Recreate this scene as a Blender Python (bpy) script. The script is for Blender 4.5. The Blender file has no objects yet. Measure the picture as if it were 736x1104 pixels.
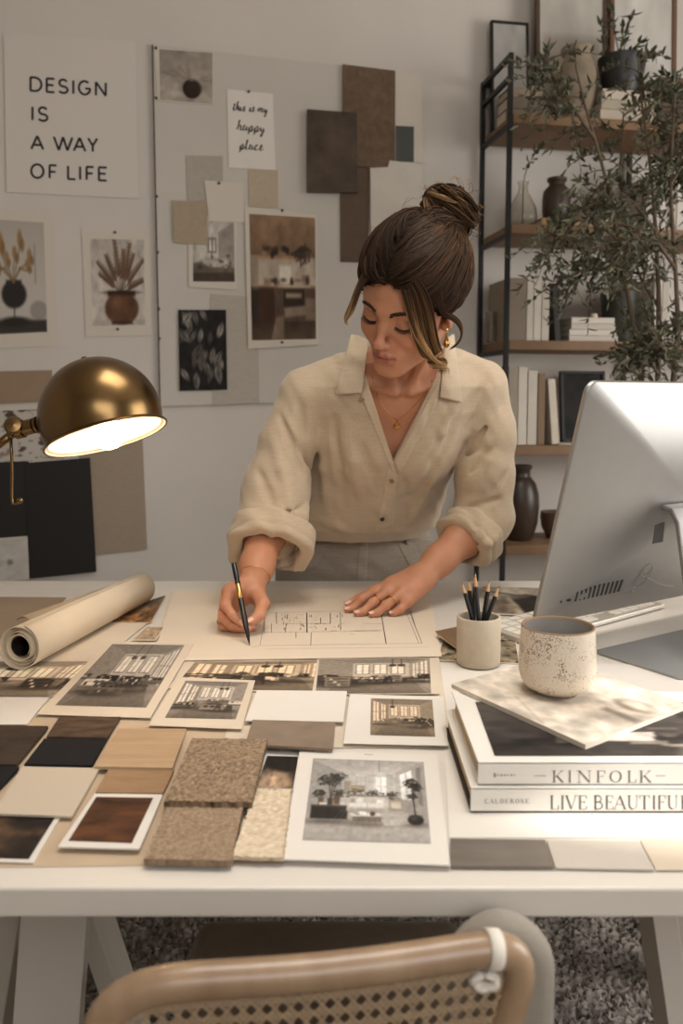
import bpy, bmesh, math, random
import numpy as np
from mathutils import Vector, Matrix
RNG = np.random.default_rng(11)
random.seed(5)
# ------------------------------------------------------------------ camera model (used to size things from the photograph)
CAM_H, FPX, PITCH = 1.17, 900.0, math.radians(5)
CY0 = 430 + FPX*math.tan(PITCH)
def ray(px, py):
    u, v = (px-368.0)/FPX, -(py-CY0)/FPX
    return np.array([u, math.cos(PITCH)+v*math.sin(PITCH), -math.sin(PITCH)+v*math.cos(PITCH)])
CAM = np.array([0.0, 0.0, CAM_H])
def at_depth(px, py, Y):
    r = ray(px, py); return CAM + r*(Y/r[1])
def at_height(px, py, z):
    r = ray(px, py); return CAM + r*((z-CAM_H)/r[2])
WALL_Y0, WALL_YAW = 2.75, math.radians(10)
WN = np.array([math.sin(WALL_YAW), -math.cos(WALL_YAW), 0.0])      # wall normal, into the room
WU = np.array([math.cos(WALL_YAW), math.sin(WALL_YAW), 0.0])
WP = np.array([0.0, WALL_Y0, 0.0])
def at_wall(px, py, off=0.0):
    r = ray(px, py); t = ((WP+WN*off-CAM)@WN)/(r@WN); return CAM + r*t
# ------------------------------------------------------------------ objects
def link(o): bpy.context.scene.collection.objects.link(o); return o
def mesh_np(name, V, F, mat=None, parent=None, smooth=True, col=None):
    V = np.asarray(V, np.float32).reshape(-1, 3)
    me = bpy.data.meshes.new(name)
    if isinstance(F, np.ndarray):
        n = F.shape[1]; m = F.shape[0]
        me.vertices.add(len(V)); me.vertices.foreach_set('co', V.ravel())
        me.loops.add(m*n); me.loops.foreach_set('vertex_index', F.astype(np.int32).ravel())
        me.polygons.add(m); me.polygons.foreach_set('loop_start', np.arange(0, m*n, n, dtype=np.int32))
        me.update(calc_edges=True); me.validate()
    else:
        me.from_pydata([tuple(map(float, v)) for v in V], [], F); me.update()
    if smooth and len(me.polygons): me.polygons.foreach_set('use_smooth', np.ones(len(me.polygons), bool))
    if col is not None:
        a = me.color_attributes.new('Col', 'FLOAT_COLOR', 'POINT')
        c = np.ones((len(V), 4), np.float32); c[:, :3] = col
        a.data.foreach_set('color', c.ravel())
    if mat: me.materials.append(mat)
    o = bpy.data.objects.new(name, me); link(o)
    if parent is not None: put_under(o, parent)
    return o
def put_under(o, parent):
    o.parent = parent
    o.matrix_parent_inverse = Matrix.Translation(-Vector(parent.location)) if parent.rotation_euler[2] == 0 else parent.matrix_basis.inverted()
def tag(o, label=None, cat=None, group=None, kind=None):
    if label: o['label'] = label
    if cat: o['category'] = cat
    if group: o['group'] = group
    if kind: o['kind'] = kind
    return o
def thing(name, label, cat, loc, group=None):
    o = bpy.data.objects.new(name, None); link(o); o.location = [float(c) for c in loc]
    o.empty_display_size = .05
    return tag(o, label, cat, group)
class MB:
    """collects shapes (world coordinates) for one mesh"""
    def __init__(s): s.v = []; s.f = []
    def add(s, V, F):
        b = len(s.v); s.v.extend([tuple(map(float, p)) for p in V]); s.f.extend([tuple(i+b for i in f) for f in F]); return s
    def box(s, c, size, u=None, w=None, up=None):
        """box centred at c; axes u (x), w (y), up (z)"""
        u = np.array(u if u is not None else (1, 0, 0), float); w = np.array(w if w is not None else (0, 1, 0), float)
        up = np.array(up if up is not None else np.cross(u, w), float)
        c = np.array(c, float); a, b, d = [k/2 for k in size]
        V = [c+u*i*a+w*j*b+up*k*d for k in (-1, 1) for j in (-1, 1) for i in (-1, 1)]
        return s.add(V, [(0, 2, 3, 1), (4, 5, 7, 6), (0, 1, 5, 4), (2, 6, 7, 3), (0, 4, 6, 2), (1, 3, 7, 5)])
    def hexa(s, q0, q1):
        """solid between two quads (lists of 4 points)"""
        V = list(q0)+list(q1)
        return s.add(V, [(3, 2, 1, 0), (4, 5, 6, 7), (0, 1, 5, 4), (1, 2, 6, 5), (2, 3, 7, 6), (3, 0, 4, 7)])
    def tube(s, pts, r, n=8, caps=True, flat=None):
        P = np.array(pts, float); m = len(P)
        R = np.full(m, r) if np.isscalar(r) else np.array(r, float)
        T = np.gradient(P, axis=0); T /= np.linalg.norm(T, axis=1)[:, None]+1e-12
        ref = np.array([0, 0, 1.]) if abs(T[0, 2]) < .9 else np.array([1., 0, 0])
        N = np.cross(T[0], ref); N /= np.linalg.norm(N); V = []
        for i in range(m):
            N = N-T[i]*(N@T[i]); N /= np.linalg.norm(N)+1e-12; B = np.cross(T[i], N)
            for k in range(n):
                a = 2*math.pi*k/n; V.append(P[i]+R[i]*(math.cos(a)*N+math.sin(a)*B*(flat or 1)))
        F = [(i*n+k, i*n+(k+1) % n, (i+1)*n+(k+1) % n, (i+1)*n+k) for i in range(m-1) for k in range(n)]
        if caps: F += [tuple(range(n))[::-1], tuple((m-1)*n+k for k in range(n))]
        return s.add(V, F)
    def lathe(s, prof, c=(0, 0, 0), axis=(0, 0, 1), n=48, close=False):
        ax = np.array(axis, float); ax /= np.linalg.norm(ax)
        ref = np.array([0, 0, 1.]) if abs(ax[2]) < .9 else np.array([1., 0, 0])
        a = np.cross(ax, ref); a /= np.linalg.norm(a); b = np.cross(ax, a); c = np.array(c, float)
        V = []; m = len(prof)
        for r, h in prof:
            for k in range(n):
                t = 2*math.pi*k/n; V.append(c+ax*h+max(r, 1e-5)*(math.cos(t)*a+math.sin(t)*b))
        F = [(i*n+k, i*n+(k+1) % n, (i+1)*n+(k+1) % n, (i+1)*n+k) for i in range(m-1) for k in range(n)]
        if close: F += [((m-1)*n+k, (m-1)*n+(k+1) % n, (k+1) % n, k) for k in range(n)]
        return s.add(V, F)
    def prism(s, poly, d):
        """polygon (3-D points) extruded by vector d"""
        P = [np.array(p, float) for p in poly]; n = len(P); d = np.array(d, float)
        return s.add(P+[p+d for p in P], [tuple(range(n))[::-1], tuple(range(n, 2*n))]+[(i, (i+1) % n, n+(i+1) % n, n+i) for i in range(n)])
    def build(s, name, mat, parent=None, smooth=False, bevel=0, seg=2, angle=None):
        o = mesh_np(name, s.v, s.f, mat, parent, smooth)
        bm = bmesh.new(); bm.from_mesh(o.data); bmesh.ops.recalc_face_normals(bm, faces=bm.faces)
        bm.to_mesh(o.data); bm.free()
        if bevel:
            b = o.modifiers.new('b', 'BEVEL'); b.width = bevel; b.segments = seg; b.limit_method = 'ANGLE'; b.angle_limit = math.radians(35)
        if smooth and angle:
            sharp_by_angle(o.data, angle)
        return o
def sharp_by_angle(me, ang):
    bm = bmesh.new(); bm.from_mesh(me); t = math.radians(ang)
    for e in bm.edges:
        if len(e.link_faces) == 2 and e.calc_face_angle(0) > t: e.smooth = False
    bm.to_mesh(me); bm.free()
def copy_thing(o, **kw):
    c = o.copy(); link(c)
    for ch in list(o.children):
        d = ch.copy(); link(d); d.parent = c
        for g in list(ch.children):
            e = g.copy(); link(e); e.parent = d
    return c
def lin(c):
    c = np.asarray(c, float); c = np.where(c > 1.001, c/255., c) if c.max() > 1.001 else c
    return np.where(c <= .04045, c/12.92, ((c+.055)/1.055)**2.4)
# ------------------------------------------------------------------ materials
def mat(name, rgb, rough=.6, metal=0, noise=0, nscale=20, bump=0, bscale=60, col2=None, sheen=0, sss=0, spec=.5, stretch=None, attr=False, trans=0, detail=6, coat=0, ior=None, bdist=.002):
    m = bpy.data.materials.new(name); m.use_nodes = True; nt = m.node_tree; P = nt.nodes['Principled BSDF']
    c = tuple(lin(rgb))+(1,)
    P.inputs['Base Color'].default_value = c; P.inputs['Roughness'].default_value = rough; P.inputs['Metallic'].default_value = metal
    P.inputs['Specular IOR Level'].default_value = spec
    if sheen: P.inputs['Sheen Weight'].default_value = sheen
    if coat: P.inputs['Coat Weight'].default_value = coat
    if trans: P.inputs['Transmission Weight'].default_value = trans
    if sss:
        P.inputs['Subsurface Weight'].default_value = sss; P.inputs['Subsurface Radius'].default_value = (1, .35, .2); P.inputs['Subsurface Scale'].default_value = .006
    tc = nt.nodes.new('ShaderNodeTexCoord'); src = tc.outputs['Object']
    if stretch:
        mp = nt.nodes.new('ShaderNodeMapping'); mp.inputs['Scale'].default_value = stretch; nt.links.new(src, mp.inputs['Vector']); src = mp.outputs['Vector']
    base = None
    if attr:
        a = nt.nodes.new('ShaderNodeAttribute'); a.attribute_name = 'Col'; base = a.outputs['Color']
    if noise or col2 is not None:
        n = nt.nodes.new('ShaderNodeTexNoise'); n.inputs['Scale'].default_value = nscale; n.inputs['Detail'].default_value = detail
        n.inputs['Roughness'].default_value = .6
        nt.links.new(src, n.inputs['Vector'])
        r = nt.nodes.new('ShaderNodeValToRGB'); nt.links.new(n.outputs['Fac'], r.inputs['Fac'])
        r.color_ramp.elements[0].position = .32; r.color_ramp.elements[1].position = .68
        if col2 is not None:
            r.color_ramp.elements[0].color = c; r.color_ramp.elements[1].color = tuple(lin(col2))+(1,)
            base = r.outputs['Color']
        else:
            lo, hi = 1-noise, 1+noise*.5
            r.color_ramp.elements[0].color = (lo, lo, lo, 1); r.color_ramp.elements[1].color = (hi, hi, hi, 1)
            mx = nt.nodes.new('ShaderNodeMix'); mx.data_type = 'RGBA'; mx.blend_type = 'MULTIPLY'; mx.inputs[0].default_value = 1
            if base is not None: nt.links.new(base, mx.inputs[6])
            else: mx.inputs[6].default_value = c
            nt.links.new(r.outputs['Color'], mx.inputs[7]); base = mx.outputs[2]
    if base is not None: nt.links.new(base, P.inputs['Base Color'])
    if bump:
        n2 = nt.nodes.new('ShaderNodeTexNoise'); n2.inputs['Scale'].default_value = bscale; n2.inputs['Detail'].default_value = 4
        nt.links.new(src, n2.inputs['Vector'])
        b = nt.nodes.new('ShaderNodeBump'); b.inputs['Strength'].default_value = bump; b.inputs['Distance'].default_value = bdist
        nt.links.new(n2.outputs['Fac'], b.inputs['Height']); nt.links.new(b.outputs['Normal'], P.inputs['Normal'])
    return m
def weave(name, rgb, rgb2, scale=900, bump=.3, rough=.9, noise=.12, sheen=.2):
    """woven cloth: two crossed thread waves tint and bump the surface"""
    m = bpy.data.materials.new(name); m.use_nodes = True; nt = m.node_tree; P = nt.nodes['Principled BSDF']
    P.inputs['Roughness'].default_value = rough; P.inputs['Specular IOR Level'].default_value = .2; P.inputs['Sheen Weight'].default_value = sheen
    tc = nt.nodes.new('ShaderNodeTexCoord'); L = nt.links.new; ws = []
    for st in ((scale, scale, scale*.06), (scale*.05, scale*.05, scale)):
        mp = nt.nodes.new('ShaderNodeMapping'); mp.inputs['Scale'].default_value = st; L(tc.outputs['Object'], mp.inputs['Vector'])
        n = nt.nodes.new('ShaderNodeTexNoise'); n.inputs['Scale'].default_value = 1; n.inputs['Detail'].default_value = 2; L(mp.outputs['Vector'], n.inputs['Vector']); ws.append(n)
    ad = nt.nodes.new('ShaderNodeMath'); ad.operation = 'ADD'; L(ws[0].outputs['Fac'], ad.inputs[0]); L(ws[1].outputs['Fac'], ad.inputs[1])
    mr = nt.nodes.new('ShaderNodeMapRange'); mr.inputs['From Min'].default_value = .7; mr.inputs['From Max'].default_value = 1.3; L(ad.outputs[0], mr.inputs['Value'])
    mx = nt.nodes.new('ShaderNodeMix'); mx.data_type = 'RGBA'; L(mr.outputs['Result'], mx.inputs[0])
    mx.inputs[6].default_value = tuple(lin(rgb))+(1,); mx.inputs[7].default_value = tuple(lin(rgb2))+(1,)
    L(mx.outputs[2], P.inputs['Base Color'])
    b = nt.nodes.new('ShaderNodeBump'); b.inputs['Strength'].default_value = bump; b.inputs['Distance'].default_value = .001
    L(ad.outputs[0], b.inputs['Height']); L(b.outputs['Normal'], P.inputs['Normal'])
    return m
def glass_mat(name, rgb, rough=.02):
    m = mat(name, rgb, rough, trans=1.0); m.node_tree.nodes['Principled BSDF'].inputs['IOR'].default_value = 1.3; return m
def emit(name, rgb, s):
    m = bpy.data.materials.new(name); m.use_nodes = True; P = m.node_tree.nodes['Principled BSDF']
    P.inputs['Base Color'].default_value = (1, 1, 1, 1); P.inputs['Emission Color'].default_value = tuple(lin(rgb))+(1,); P.inputs['Emission Strength'].default_value = s; return m
# ------------------------------------------------------------------ implicit surfaces for soft bodies
def smin(a, b, k):
    h = np.maximum(k-np.abs(a-b), 0)/k; return np.minimum(a, b)-h*h*k*.25
def smax(a, b, k): return -smin(-a, -b, k)
def cone(P, a, b, ra, rb):
    a = np.asarray(a, np.float32); b = np.asarray(b, np.float32); ba = b-a; pa = P-a
    t = np.clip((pa@ba)/(ba@ba+1e-12), 0, 1); d = pa-t[:, None]*ba
    return np.sqrt((d*d).sum(1))-(ra+(rb-ra)*t)
def ell(P, c, r, M=None):
    q = P-np.asarray(c, np.float32)
    if M is not None: q = q@np.asarray(M, np.float32)          # columns of M = local axes
    r = np.asarray(r, np.float32); k0 = np.sqrt(((q/r)**2).sum(1)); k1 = np.sqrt(((q/(r*r))**2).sum(1))
    return k0*(k0-1)/np.maximum(k1, 1e-6)
def chain(P, pts, rad, k=.004):
    d = None
    for i in range(len(pts)-1):
        e = cone(P, pts[i], pts[i+1], rad[i], rad[i+1]); d = e if d is None else smin(d, e, k)
    return d
class SDF:
    """list of (op, fn, centre, radius, k); fn is evaluated only near its bounding ball"""
    def __init__(s): s.L = []
    def add(s, fn, c, R, k=.01, op='add'): s.L.append((op, fn, np.array(c, np.float32), R, k)); return s
    def chain(s, pts, rad, k=.004, kk=.01, op='add'):
        P = np.array(pts, np.float32); c = P.mean(0); R = np.sqrt(((P-c)**2).sum(1)).max()+max(rad)
        return s.add(lambda Q, P=P: chain(Q, P, rad, k), c, R, kk, op)
    def ell(s, c, r, k=.01, M=None, op='add'): return s.add(lambda Q: ell(Q, c, r, M), c, max(r), k, op)
    def __call__(s, P):
        P = np.asarray(P, np.float32); d = np.full(len(P), .5, np.float32)
        for op, fn, c, R, k in s.L:
            m = ((P-c)**2).sum(1) < (R+.035+k)**2
            if not m.any(): continue
            e = fn(P[m]).astype(np.float32)
            d[m] = smin(d[m], e, k) if op == 'add' else smax(d[m], -e, k)
        return d
def surface(sdf, lo, hi, h):
    lo = np.array(lo, np.float32); C = 4; n = np.ceil((np.array(hi)-lo)/(h*C)).astype(int); N = n*C+1
    ax = [lo[i]+h*C*(np.arange(n[i])+.5) for i in range(3)]
    G = np.stack(np.meshgrid(*ax, indexing='ij'), -1).reshape(-1, 3)
    d = sdf(G).reshape(n); act = np.abs(d) < h*C*1.45
    V = np.ones(N, np.float32); V[:-1, :-1, :-1] = np.repeat(np.repeat(np.repeat(np.sign(d), C, 0), C, 1), C, 2)
    mk = np.zeros(N, bool); ii = np.argwhere(act)
    off = np.stack(np.meshgrid(*[np.arange(C+1)]*3, indexing='ij'), -1).reshape(-1, 3)
    for s in range(0, len(ii), 4000):
        q = (ii[s:s+4000, None]*C+off[None]).reshape(-1, 3); mk[q[:, 0], q[:, 1], q[:, 2]] = True
    idx = np.argwhere(mk)
    for s in range(0, len(idx), 400000):
        q = idx[s:s+400000]; V[q[:, 0], q[:, 1], q[:, 2]] = sdf(lo+h*q.astype(np.float32))
    S = V < 0; cells = np.zeros(N-1, np.uint8)
    for o in np.ndindex(2, 2, 2): cells += S[o[0]:N[0]-1+o[0], o[1]:N[1]-1+o[1], o[2]:N[2]-1+o[2]]
    ci = np.argwhere((cells > 0) & (cells < 8)); lut = np.full(N-1, -1, np.int32); lut[ci[:, 0], ci[:, 1], ci[:, 2]] = np.arange(len(ci))
    acc = np.zeros((len(ci), 3)); cnt = np.zeros(len(ci))
    for a in range(3):
        b, c = [k for k in range(3) if k != a]
        for jb in (0, 1):
            for jc in (0, 1):
                o = np.zeros(3, int); o[b] = jb; o[c] = jc; p = ci+o; q = p.copy(); q[:, a] += 1
                v0 = V[p[:, 0], p[:, 1], p[:, 2]]; v1 = V[q[:, 0], q[:, 1], q[:, 2]]; m = (v0 < 0) != (v1 < 0)
                t = v0[m]/(v0[m]-v1[m]); x = p[m].astype(float); x[:, a] += t; acc[m] += x; cnt[m] += 1
    verts = lo+h*acc/cnt[:, None]; faces = []
    for a in range(3):
        b, c = [(1, 2), (2, 0), (0, 1)][a]
        sl0 = [slice(None)]*3; sl1 = [slice(None)]*3; sl0[a] = slice(0, -1); sl1[a] = slice(1, None)
        e = np.argwhere(S[tuple(sl0)] != S[tuple(sl1)])
        e = e[(e[:, b] > 0) & (e[:, c] > 0) & (e[:, b] < N[b]-1) & (e[:, c] < N[c]-1)]
        def cv(db, dc):
            q = e.copy(); q[:, b] -= db; q[:, c] -= dc; return lut[q[:, 0], q[:, 1], q[:, 2]]
        f = np.stack([cv(1, 1), cv(0, 1), cv(0, 0), cv(1, 0)], 1)
        inside = S[e[:, 0], e[:, 1], e[:, 2]]; f[~inside] = f[~inside][:, ::-1]
        faces.append(f[(f >= 0).all(1)])
    return verts, np.concatenate(faces)
def march(sdf, px, py, y0=.9, y1=2.3, off=0.0):
    """first point of the surface along the line of sight"""
    r = ray(px, py); ys = np.arange(y0, y1, .004); P = CAM+r*(ys/r[1])[:, None]; d = sdf(P)-off
    k = np.argmax(d < 0)
    if d[k] >= 0: return None
    lo_, hi_ = ys[max(k-1, 0)], ys[k]
    for _ in range(12):
        mid = (lo_+hi_)/2
        if sdf((CAM+r*(mid/r[1]))[None])[0]-off < 0: hi_ = mid
        else: lo_ = mid
    return CAM+r*(hi_/r[1])
def grad(sdf, p, e=.002):
    p = np.asarray(p, float); E = np.eye(3)*e
    g = sdf(np.concatenate([p+E, p-E])); g = g[:3]-g[3:]; return g/(np.linalg.norm(g)+1e-9)
# ================================================================== setting
M_wall = mat('plaster', (206, 198, 189), .92, noise=.05, nscale=2.2, bump=.12, bscale=9, bdist=.004)
M_floor = mat('floor_boards', (150, 136, 118), .6, noise=.2, nscale=6, stretch=(1, 8, 1))
M_ceil = mat('ceiling_paint', (215, 208, 198), .95)
M_white = mat('white_lacquer', (228, 223, 215), .42, noise=.03, nscale=5)
def struct(o): o['kind'] = 'structure'; return o
RX0, RX1, RY0, RZ1 = -1.9, 2.6, -.95, 2.75
def wall_at(x): return WALL_Y0+math.tan(WALL_YAW)*x
struct(MB().box((.35, .6, -.03), (5.2, 5.6, .06)).build('floor', M_floor))
struct(MB().box((.35, .6, RZ1+.03), (5.2, 5.6, .06)).build('ceiling', M_ceil))
struct(MB().box(WP+np.array([.35, .0617, 1.37])-WN*.06+np.array([0, 0, 0]), (5.4, .12, 2.75), WU, -WN).build('wall_back', M_wall))
struct(MB().box((RX0-.05, .9, 1.37), (.1, 3.7, 2.75)).build('wall_left', M_wall))
struct(MB().box((.35, RY0-.05, 1.37), (4.8, .1, 2.75)).build('wall_front', M_wall))
def wall_with_holes(name, holes):
    ys = sorted({RY0, 3.4, *[h[0] for h in holes], *[h[1] for h in holes]}); zs = sorted({0, 2.75, *[h[2] for h in holes], *[h[3] for h in holes]})
    m = MB()
    for a, b in zip(ys, ys[1:]):
        for c, d in zip(zs, zs[1:]):
            if any(h[0] <= a and b <= h[1] and h[2] <= c and d <= h[3] for h in holes): continue
            m.box((RX1+.05, (a+b)/2, (c+d)/2), (.1, b-a, d-c))
    return struct(m.build(name, M_wall))
SUN_HOLE = (-.005, .34, 2.27, 2.48)  # opening added in the unseen wall, placed to throw a sun patch on the desk
BIG_HOLE = (.42, 2.02, .75, 2.2)
wall_with_holes('wall_right', [SUN_HOLE, BIG_HOLE])
def win(name, h, mull):
    m = MB(); y0, y1, z0, z1 = h; x = RX1+.05; t = .05
    m.box((x, (y0+y1)/2, z0+t/2), (.08, y1-y0, t)); m.box((x, (y0+y1)/2, z1-t/2), (.08, y1-y0, t)); m.box((x, y0+t/2, (z0+z1)/2), (.08, t, z1-z0)); m.box((x, y1-t/2, (z0+z1)/2), (.08, t, z1-z0))
    for k in range(1, mull): m.box((x, y0+(y1-y0)*k/mull, (z0+z1)/2), (.06, .035, z1-z0-2*t))
    return struct(m.build(name, M_white, bevel=.004))
win('window_1', BIG_HOLE, 3)
bb = MB(); bb.box(WP+WU*.4+np.array([0, 0, .06])+WN*.009, (5.2, .016, .12), WU, -WN); struct(bb.build('baseboard_back', M_white, bevel=.003))
# shaggy rug
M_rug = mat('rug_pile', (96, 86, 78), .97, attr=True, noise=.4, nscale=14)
nx, ny = 560, 400; gx, gy = np.meshgrid(np.linspace(-1.25, 1.35, nx), np.linspace(.10, 1.86, ny), indexing='ij')
pile = .009+.005*np.sin(gx*31+np.sin(gy*23)*2)*np.sin(gy*29+np.sin(gx*19)*2)+RNG.uniform(0, .015, gx.shape)
pile[0, :] = pile[-1, :] = 0.001; pile[:, 0] = pile[:, -1] = .001
g0 = np.stack([gx+RNG.normal(0, .0025, gx.shape), gy+RNG.normal(0, .0025, gx.shape), pile], -1).reshape(-1, 3)
ix = np.arange(nx*ny).reshape(nx, ny); gf = np.stack([ix[:-1, :-1], ix[1:, :-1], ix[1:, 1:], ix[:-1, 1:]], -1).reshape(-1, 4)
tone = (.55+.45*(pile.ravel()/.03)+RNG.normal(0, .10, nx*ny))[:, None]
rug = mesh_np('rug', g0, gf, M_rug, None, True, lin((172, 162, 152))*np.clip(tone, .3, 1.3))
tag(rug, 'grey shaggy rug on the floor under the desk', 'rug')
# ================================================================== desk
TZ = .75; YF, YB = float(at_height(368, 957.5, .75)[1]), 1.905; TXL, TXR = -1.12, 1.18
M_desk = mat('desk_paint', (216, 208, 197), .45, noise=.04, nscale=4, stretch=(1, 6, 1))
desk = thing('desk', 'long white desk covered in prints and samples', 'desk', (.03, 1.3, 0))
MB().box(((TXL+TXR)/2, (YF+YB)/2, TZ-.0135), (TXR-TXL, YB-YF, .027)).build('desk_top', M_desk, desk, bevel=.0025)
def leg(pt, pb, w, d, name='leg'):
    """slanting plank from the underside of the top to the floor; w wide in x, d deep in y"""
    pt, pb = np.array(pt, float), np.array(pb, float)
    q = lambda p, s=1: [p+(-w/2*s, -d/2, 0), p+(w/2*s, -d/2, 0), p+(w/2*s, d/2, 0), p+(-w/2*s, d/2, 0)]
    MB().hexa(q(pb), q(pt)).build(name, M_desk, desk, bevel=.002)
zt = TZ-.027; zf = .032
leg((-.345, 1.02, zt), (-.405, .99, zf), .084, .026)
x_ = at_depth(99, 1000, 1.16); x_ = x_[0]-.26*(zt-x_[2]); leg((x_, 1.16, zt), (x_+.18, 1.20, zf), .030, .07)
x_ = at_depth(11, 1000, 1.16); x_ = x_[0]+.20*(zt-x_[2]); leg((x_, 1.16, zt), (x_-.14, 1.20, zf), .034, .07)
x_ = at_depth(707, 996, 1.12); x_ = x_[0]-.16*(zt-x_[2]); leg((x_, 1.12, zt), (x_+.112, 1.10, zf), .034, .075)
leg((x_+.10, 1.56, zt), (x_+.30, 1.58, zf), .036, .075)
leg((-.565, 1.55, zt), (-.66, 1.60, zf), .084, .026)
MB().box((-.45, 1.285, zt-.03), (.28, .56, .05)).build('trestle_beam', M_desk, desk, bevel=.002)
MB().box((x_+.03, 1.34, zt-.03), (.12, .50, .05)).build('trestle_beam', M_desk, desk, bevel=.002)
MB().box((-.33, 1.20, .16), (.30, .022, .06)).build('stretcher', M_desk, desk, bevel=.002)
# ================================================================== printed pictures
class Paint:
    def __init__(s, w, h, bg=(200, 195, 185)):
        s.w, s.h = w, h; s.x, s.y = np.meshgrid(np.linspace(0, 1, w), np.linspace(0, 1, h)); s.c = np.ones((h, w, 3))*np.array(bg)/255; s.e = 1.2/w
    def put(s, a, c): a = np.clip(a, 0, 1)[..., None]; s.c = s.c*(1-a)+np.array(c)/255.*a; return s
    def sm(s, d, e=None): e = e or s.e; return np.clip(.5-d/(2*e), 0, 1)
    def rect(s, x0, y0, x1, y1, c, a=1, e=None):
        d = np.maximum(np.maximum(x0-s.x, s.x-x1), np.maximum(y0-s.y, s.y-y1)); return s.put(s.sm(d, e)*a, c)
    def ell(s, cx, cy, rx, ry, c, a=1, e=None):
        d = (np.sqrt(((s.x-cx)/rx)**2+((s.y-cy)/ry)**2)-1)*min(rx, ry); return s.put(s.sm(d, e)*a, c)
    def poly(s, P, c, a=1, e=None):
        d = np.full(s.x.shape, 1e9); inside = np.zeros(s.x.shape, bool); n = len(P)
        for i in range(n):
            (x0, y0), (x1, y1) = P[i], P[(i+1) % n]; ex, ey = x1-x0, y1-y0; wx, wy = s.x-x0, s.y-y0
            t = np.clip((wx*ex+wy*ey)/(ex*ex+ey*ey+1e-12), 0, 1); d = np.minimum(d, (wx-t*ex)**2+(wy-t*ey)**2)
            cnd = ((y0 > s.y) != (y1 > s.y)) & (s.x < ex*(s.y-y0)/(ey if abs(ey) > 1e-9 else 1e-9)+x0); inside ^= cnd
        d = np.sqrt(d); d[inside] *= -1; return s.put(s.sm(d, e)*a, c)
    def line(s, P, w, c, a=1):
        for (x0, y0), (x1, y1) in zip(P, P[1:]):
            ex, ey = x1-x0, y1-y0; wx, wy = s.x-x0, s.y-y0; t = np.clip((wx*ex+wy*ey)/(ex*ex+ey*ey+1e-12), 0, 1)
            s.put(s.sm(np.sqrt((wx-t*ex)**2+(wy-t*ey)**2)-w)*a, c)
        return s
    def grad(s, c0, c1, y0=0, y1=1, x0=0, x1=1, a=1, hor=False):
        t = np.clip(((s.x-x0)/(x1-x0) if hor else (s.y-y0)/(y1-y0)), 0, 1)[..., None]; m = ((s.x >= x0) & (s.x <= x1) & (s.y >= y0) & (s.y <= y1))[..., None]*a
        s.c = s.c*(1-m)+(np.array(c0)*(1-t)+np.array(c1)*t)/255*m; return s
    def noise(s, f, amp, seed=0, col=None, thr=None, fx=None):
        r = np.random.default_rng(seed); n = np.zeros(s.x.shape); fx = fx or f
        for o in range(4):
            gx, gy = int(fx*2**o)+3, int(f*2**o)+3; g = r.normal(0, 1, (gy, gx)); X = s.x*(gx-2); Y = s.y*(gy-2); i = X.astype(int); j = Y.astype(int); u = X-i; v = Y-j; u = u*u*(3-2*u); v = v*v*(3-2*v)
            n += ((g[j, i]*(1-u)+g[j, i+1]*u)*(1-v)+(g[j+1, i]*(1-u)+g[j+1, i+1]*u)*v)/2**o
        if col is not None: return s.put(np.clip((n-thr)/.25, 0, 1)*amp, col)
        s.c = np.clip(s.c*(1+amp*n[..., None]), 0, 1); return s
    def soft(s, cx, cy, rx, ry, c, a): return s.put(a*np.exp(-((s.x-cx)/rx)**2-((s.y-cy)/ry)**2), c)
    def tint(s, rgb, a): g = s.c.mean(-1, keepdims=True); s.c = s.c*(1-a)+g*np.array(rgb)/170*a; return s
    def clutter(s, seed, n, x0, y0, x1, y1, cols, sz=.05):
        r = np.random.default_rng(seed)
        for _ in range(n):
            cx, cy, w, h = r.uniform(x0, x1), r.uniform(y0, y1), r.uniform(.3, 1)*sz, r.uniform(.3, 1)*sz; c = cols[r.integers(len(cols))]
            (s.rect(cx-w, cy-h*.5, cx+w, cy+h*.5, c, .9) if r.random() < .5 else s.ell(cx, cy, w*.7, h*.7, c, .9))
        return s
    def plant(s, seed, cx, cy, R, c, n=26, L=.05, w=.006):
        r = np.random.default_rng(seed)
        for _ in range(n):
            a = r.uniform(0, 6.28); d = R*r.uniform(.2, 1); x, y = cx+math.cos(a)*d, cy+math.sin(a)*d*.9; b = r.uniform(0, 3.1)
            s.line([(x, y), (x+math.cos(b)*L, y+math.sin(b)*L)], w, c, .9)
        return s
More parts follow.
